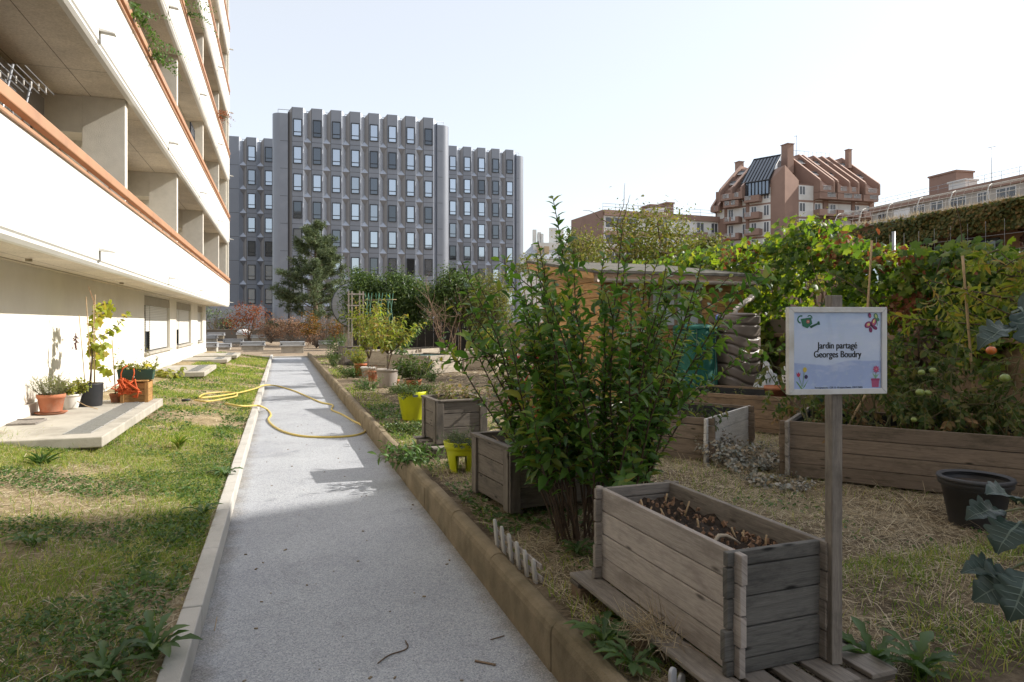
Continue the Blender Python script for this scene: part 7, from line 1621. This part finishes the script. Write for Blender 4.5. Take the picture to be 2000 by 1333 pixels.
# ---------------------------------------------------------------- the big bush
g = rs(500); p = wpos(1160, 1055, .2); t = thing('leafy_bush', 'big glossy dark green bush in the middle of the garden', 'bush', p); mb, lv, lvy = MB(), LV(), LV()
rx, fx = np.array([CT,-ST,0]), np.array([ST,CT,0])
for i in range(42):
    a = g.rand()*6.283; lean = .46*math.sqrt(g.rand()); u = rx*math.cos(a)*lean*(1.1 if math.cos(a) > 0 else .85)+fx*math.sin(a)*lean*.9; h = 1.3+.8*g.rand()*(1-.3*lean)
    if i < 9: h = 1.85+.2*g.rand(); u = u*.9
    p0 = np.array([.27*math.cos(a), .27*math.sin(a), 0])*math.sqrt(g.rand())
    pts = curve(g, p0, u*.95+np.array([0,0,1.0]), h, 11, (u[0]*.3,u[1]*.3,.15), .22); mb.tube(pts, list(np.linspace(.008, .0028, 12)), 6, False)
    leaves_on(lv, g, pts, .25, .023, .098*(.75+.5*g.rand()), .43, .55, .05, .3)
    for k in range(3):
        q = pts[g.randint(3, 11)]; b_ = g.rand()*6.28; tw = curve(g, q, (math.cos(b_), math.sin(b_), .75*g.rand()+.2), .22+.34*g.rand(), 6, (0,0,.25), .3); mb.tube(tw, list(np.linspace(.0045, .0016, 7)), 4, False)
        leaves_on(lv, g, tw, .1, .026, .10, .43, .5, .05, .3)
# leader that overtops the rest, and arching side shoots
for (px, py, d, n_) in ((1080, 388, 4.5, 13), (985, 505, 4.6, 9), (1235, 470, 4.5, 9), (1180, 500, 4.4, 8), (1335, 530, 4.5, 9), (1385, 740, 4.4, 9), (1035, 590, 4.3, 8), (1350, 650, 4.6, 8), (1065, 650, 4.4, 8), (1290, 500, 4.6, 8), (1120, 490, 4.3, 8), (1035, 720, 4.5, 6)):
    q = W(px, py, d)-Vector(p); st0 = np.array([.1*g.normal(), .1*g.normal(), .05]); mid = np.array(q)*.55+st0*.3+np.array([0,0,.12]); mid[:2] *= .8
    k = np.linspace(0, 1, 12)[:,None]; pts = (1-k)**2*st0+2*k*(1-k)*mid+k*k*np.array(q); pts[1:-1] += g.normal(size=(10,3))*.012; mb.tube(pts, list(np.linspace(.008, .0025, 12)), 6, False)
    leaves_on(lv, g, pts, .22, .020, .105, .42, .7, -.05, .22)
    for kk in range(7):
        qq = pts[3+g.randint(0, 7)]; b_ = g.rand()*6.28; tw = curve(g, qq, (math.cos(b_), math.sin(b_), .8), .16+.18*g.rand(), 5, (0,0,.3), .3); mb.tube(tw, .0028, 4, False); leaves_on(lv, g, tw, .1, .022, .092, .43, .5, .05, .3)
part('stems', mb, pm('reddish_stem', (.10,.065,.04), (.06,.04,.028), 18, .8, .3, 60), t); lv.build('foliage', T_OV, L_BUSH, t)
# ---------------------------------------------------------------- cabbage leaves reaching in at the right
g = rs(600); v = W(2080, 900, 2.75); t = thing('kale_plant', 'tall grey-green kale plant with broad leaves entering at the right edge', 'plant', (v.x, v.y, .2)); mb, lv = MB(), LV()
o = np.array(t.location); zt3 = 1.42
st3 = curve(g, (0,0,0), (0,0,1), 1.32, 8, (0,0,0), .06); mb.tube(st3, list(np.linspace(.02, .014, 9)), 7, False)
for (px, py, qx, qy, d, L, w) in ((1985, 640, 1925, 668, 2.55, .20, .10), (1990, 600, 2010, 640, 2.6, .22, .17), (1975, 612, 2040, 600, 2.7, .2, .16), (1960, 1000, 1880, 1010, 2.6, .17, .11), (1985, 985, 1935, 960, 2.55, .16, .12), (1960, 1120, 1872, 1112, 2.5, .18, .10), (1990, 1128, 1905, 1170, 2.45, .20, .15), (1995, 1020, 1960, 1060, 2.5, .17, .14), (2010, 1110, 1985, 1180, 2.4, .2, .15), (2000, 1080, 2040, 1060, 2.5, .2, .16)):
    a = np.array(W(px, py, d))-o; b_ = np.array(W(qx, qy, d-.05))-o; q = st3[int(np.clip(round(a[2]/1.32*8), 0, 8))]; mb.tube(np.linspace(q, a, 5)+np.array([[0,0,0],[0,0,.02],[0,0,.03],[0,0,.02],[0,0,0]]), [.007,.006,.005,.005,.004], 6, False)
    lv.add([a], [b_-a], np.array([[-.35,-.5,1.0]])+.25*g.normal(size=(1,3)), [L], [w])
part('stems', mb, STEMG, t); lv.build('leaves', T_KALE, L_CAB, t, smooth=True)

for q in lv.a:
    l1 = LV(); l1.a = [q]; l1.build('midrib', T_RIB, L_RIB, t)
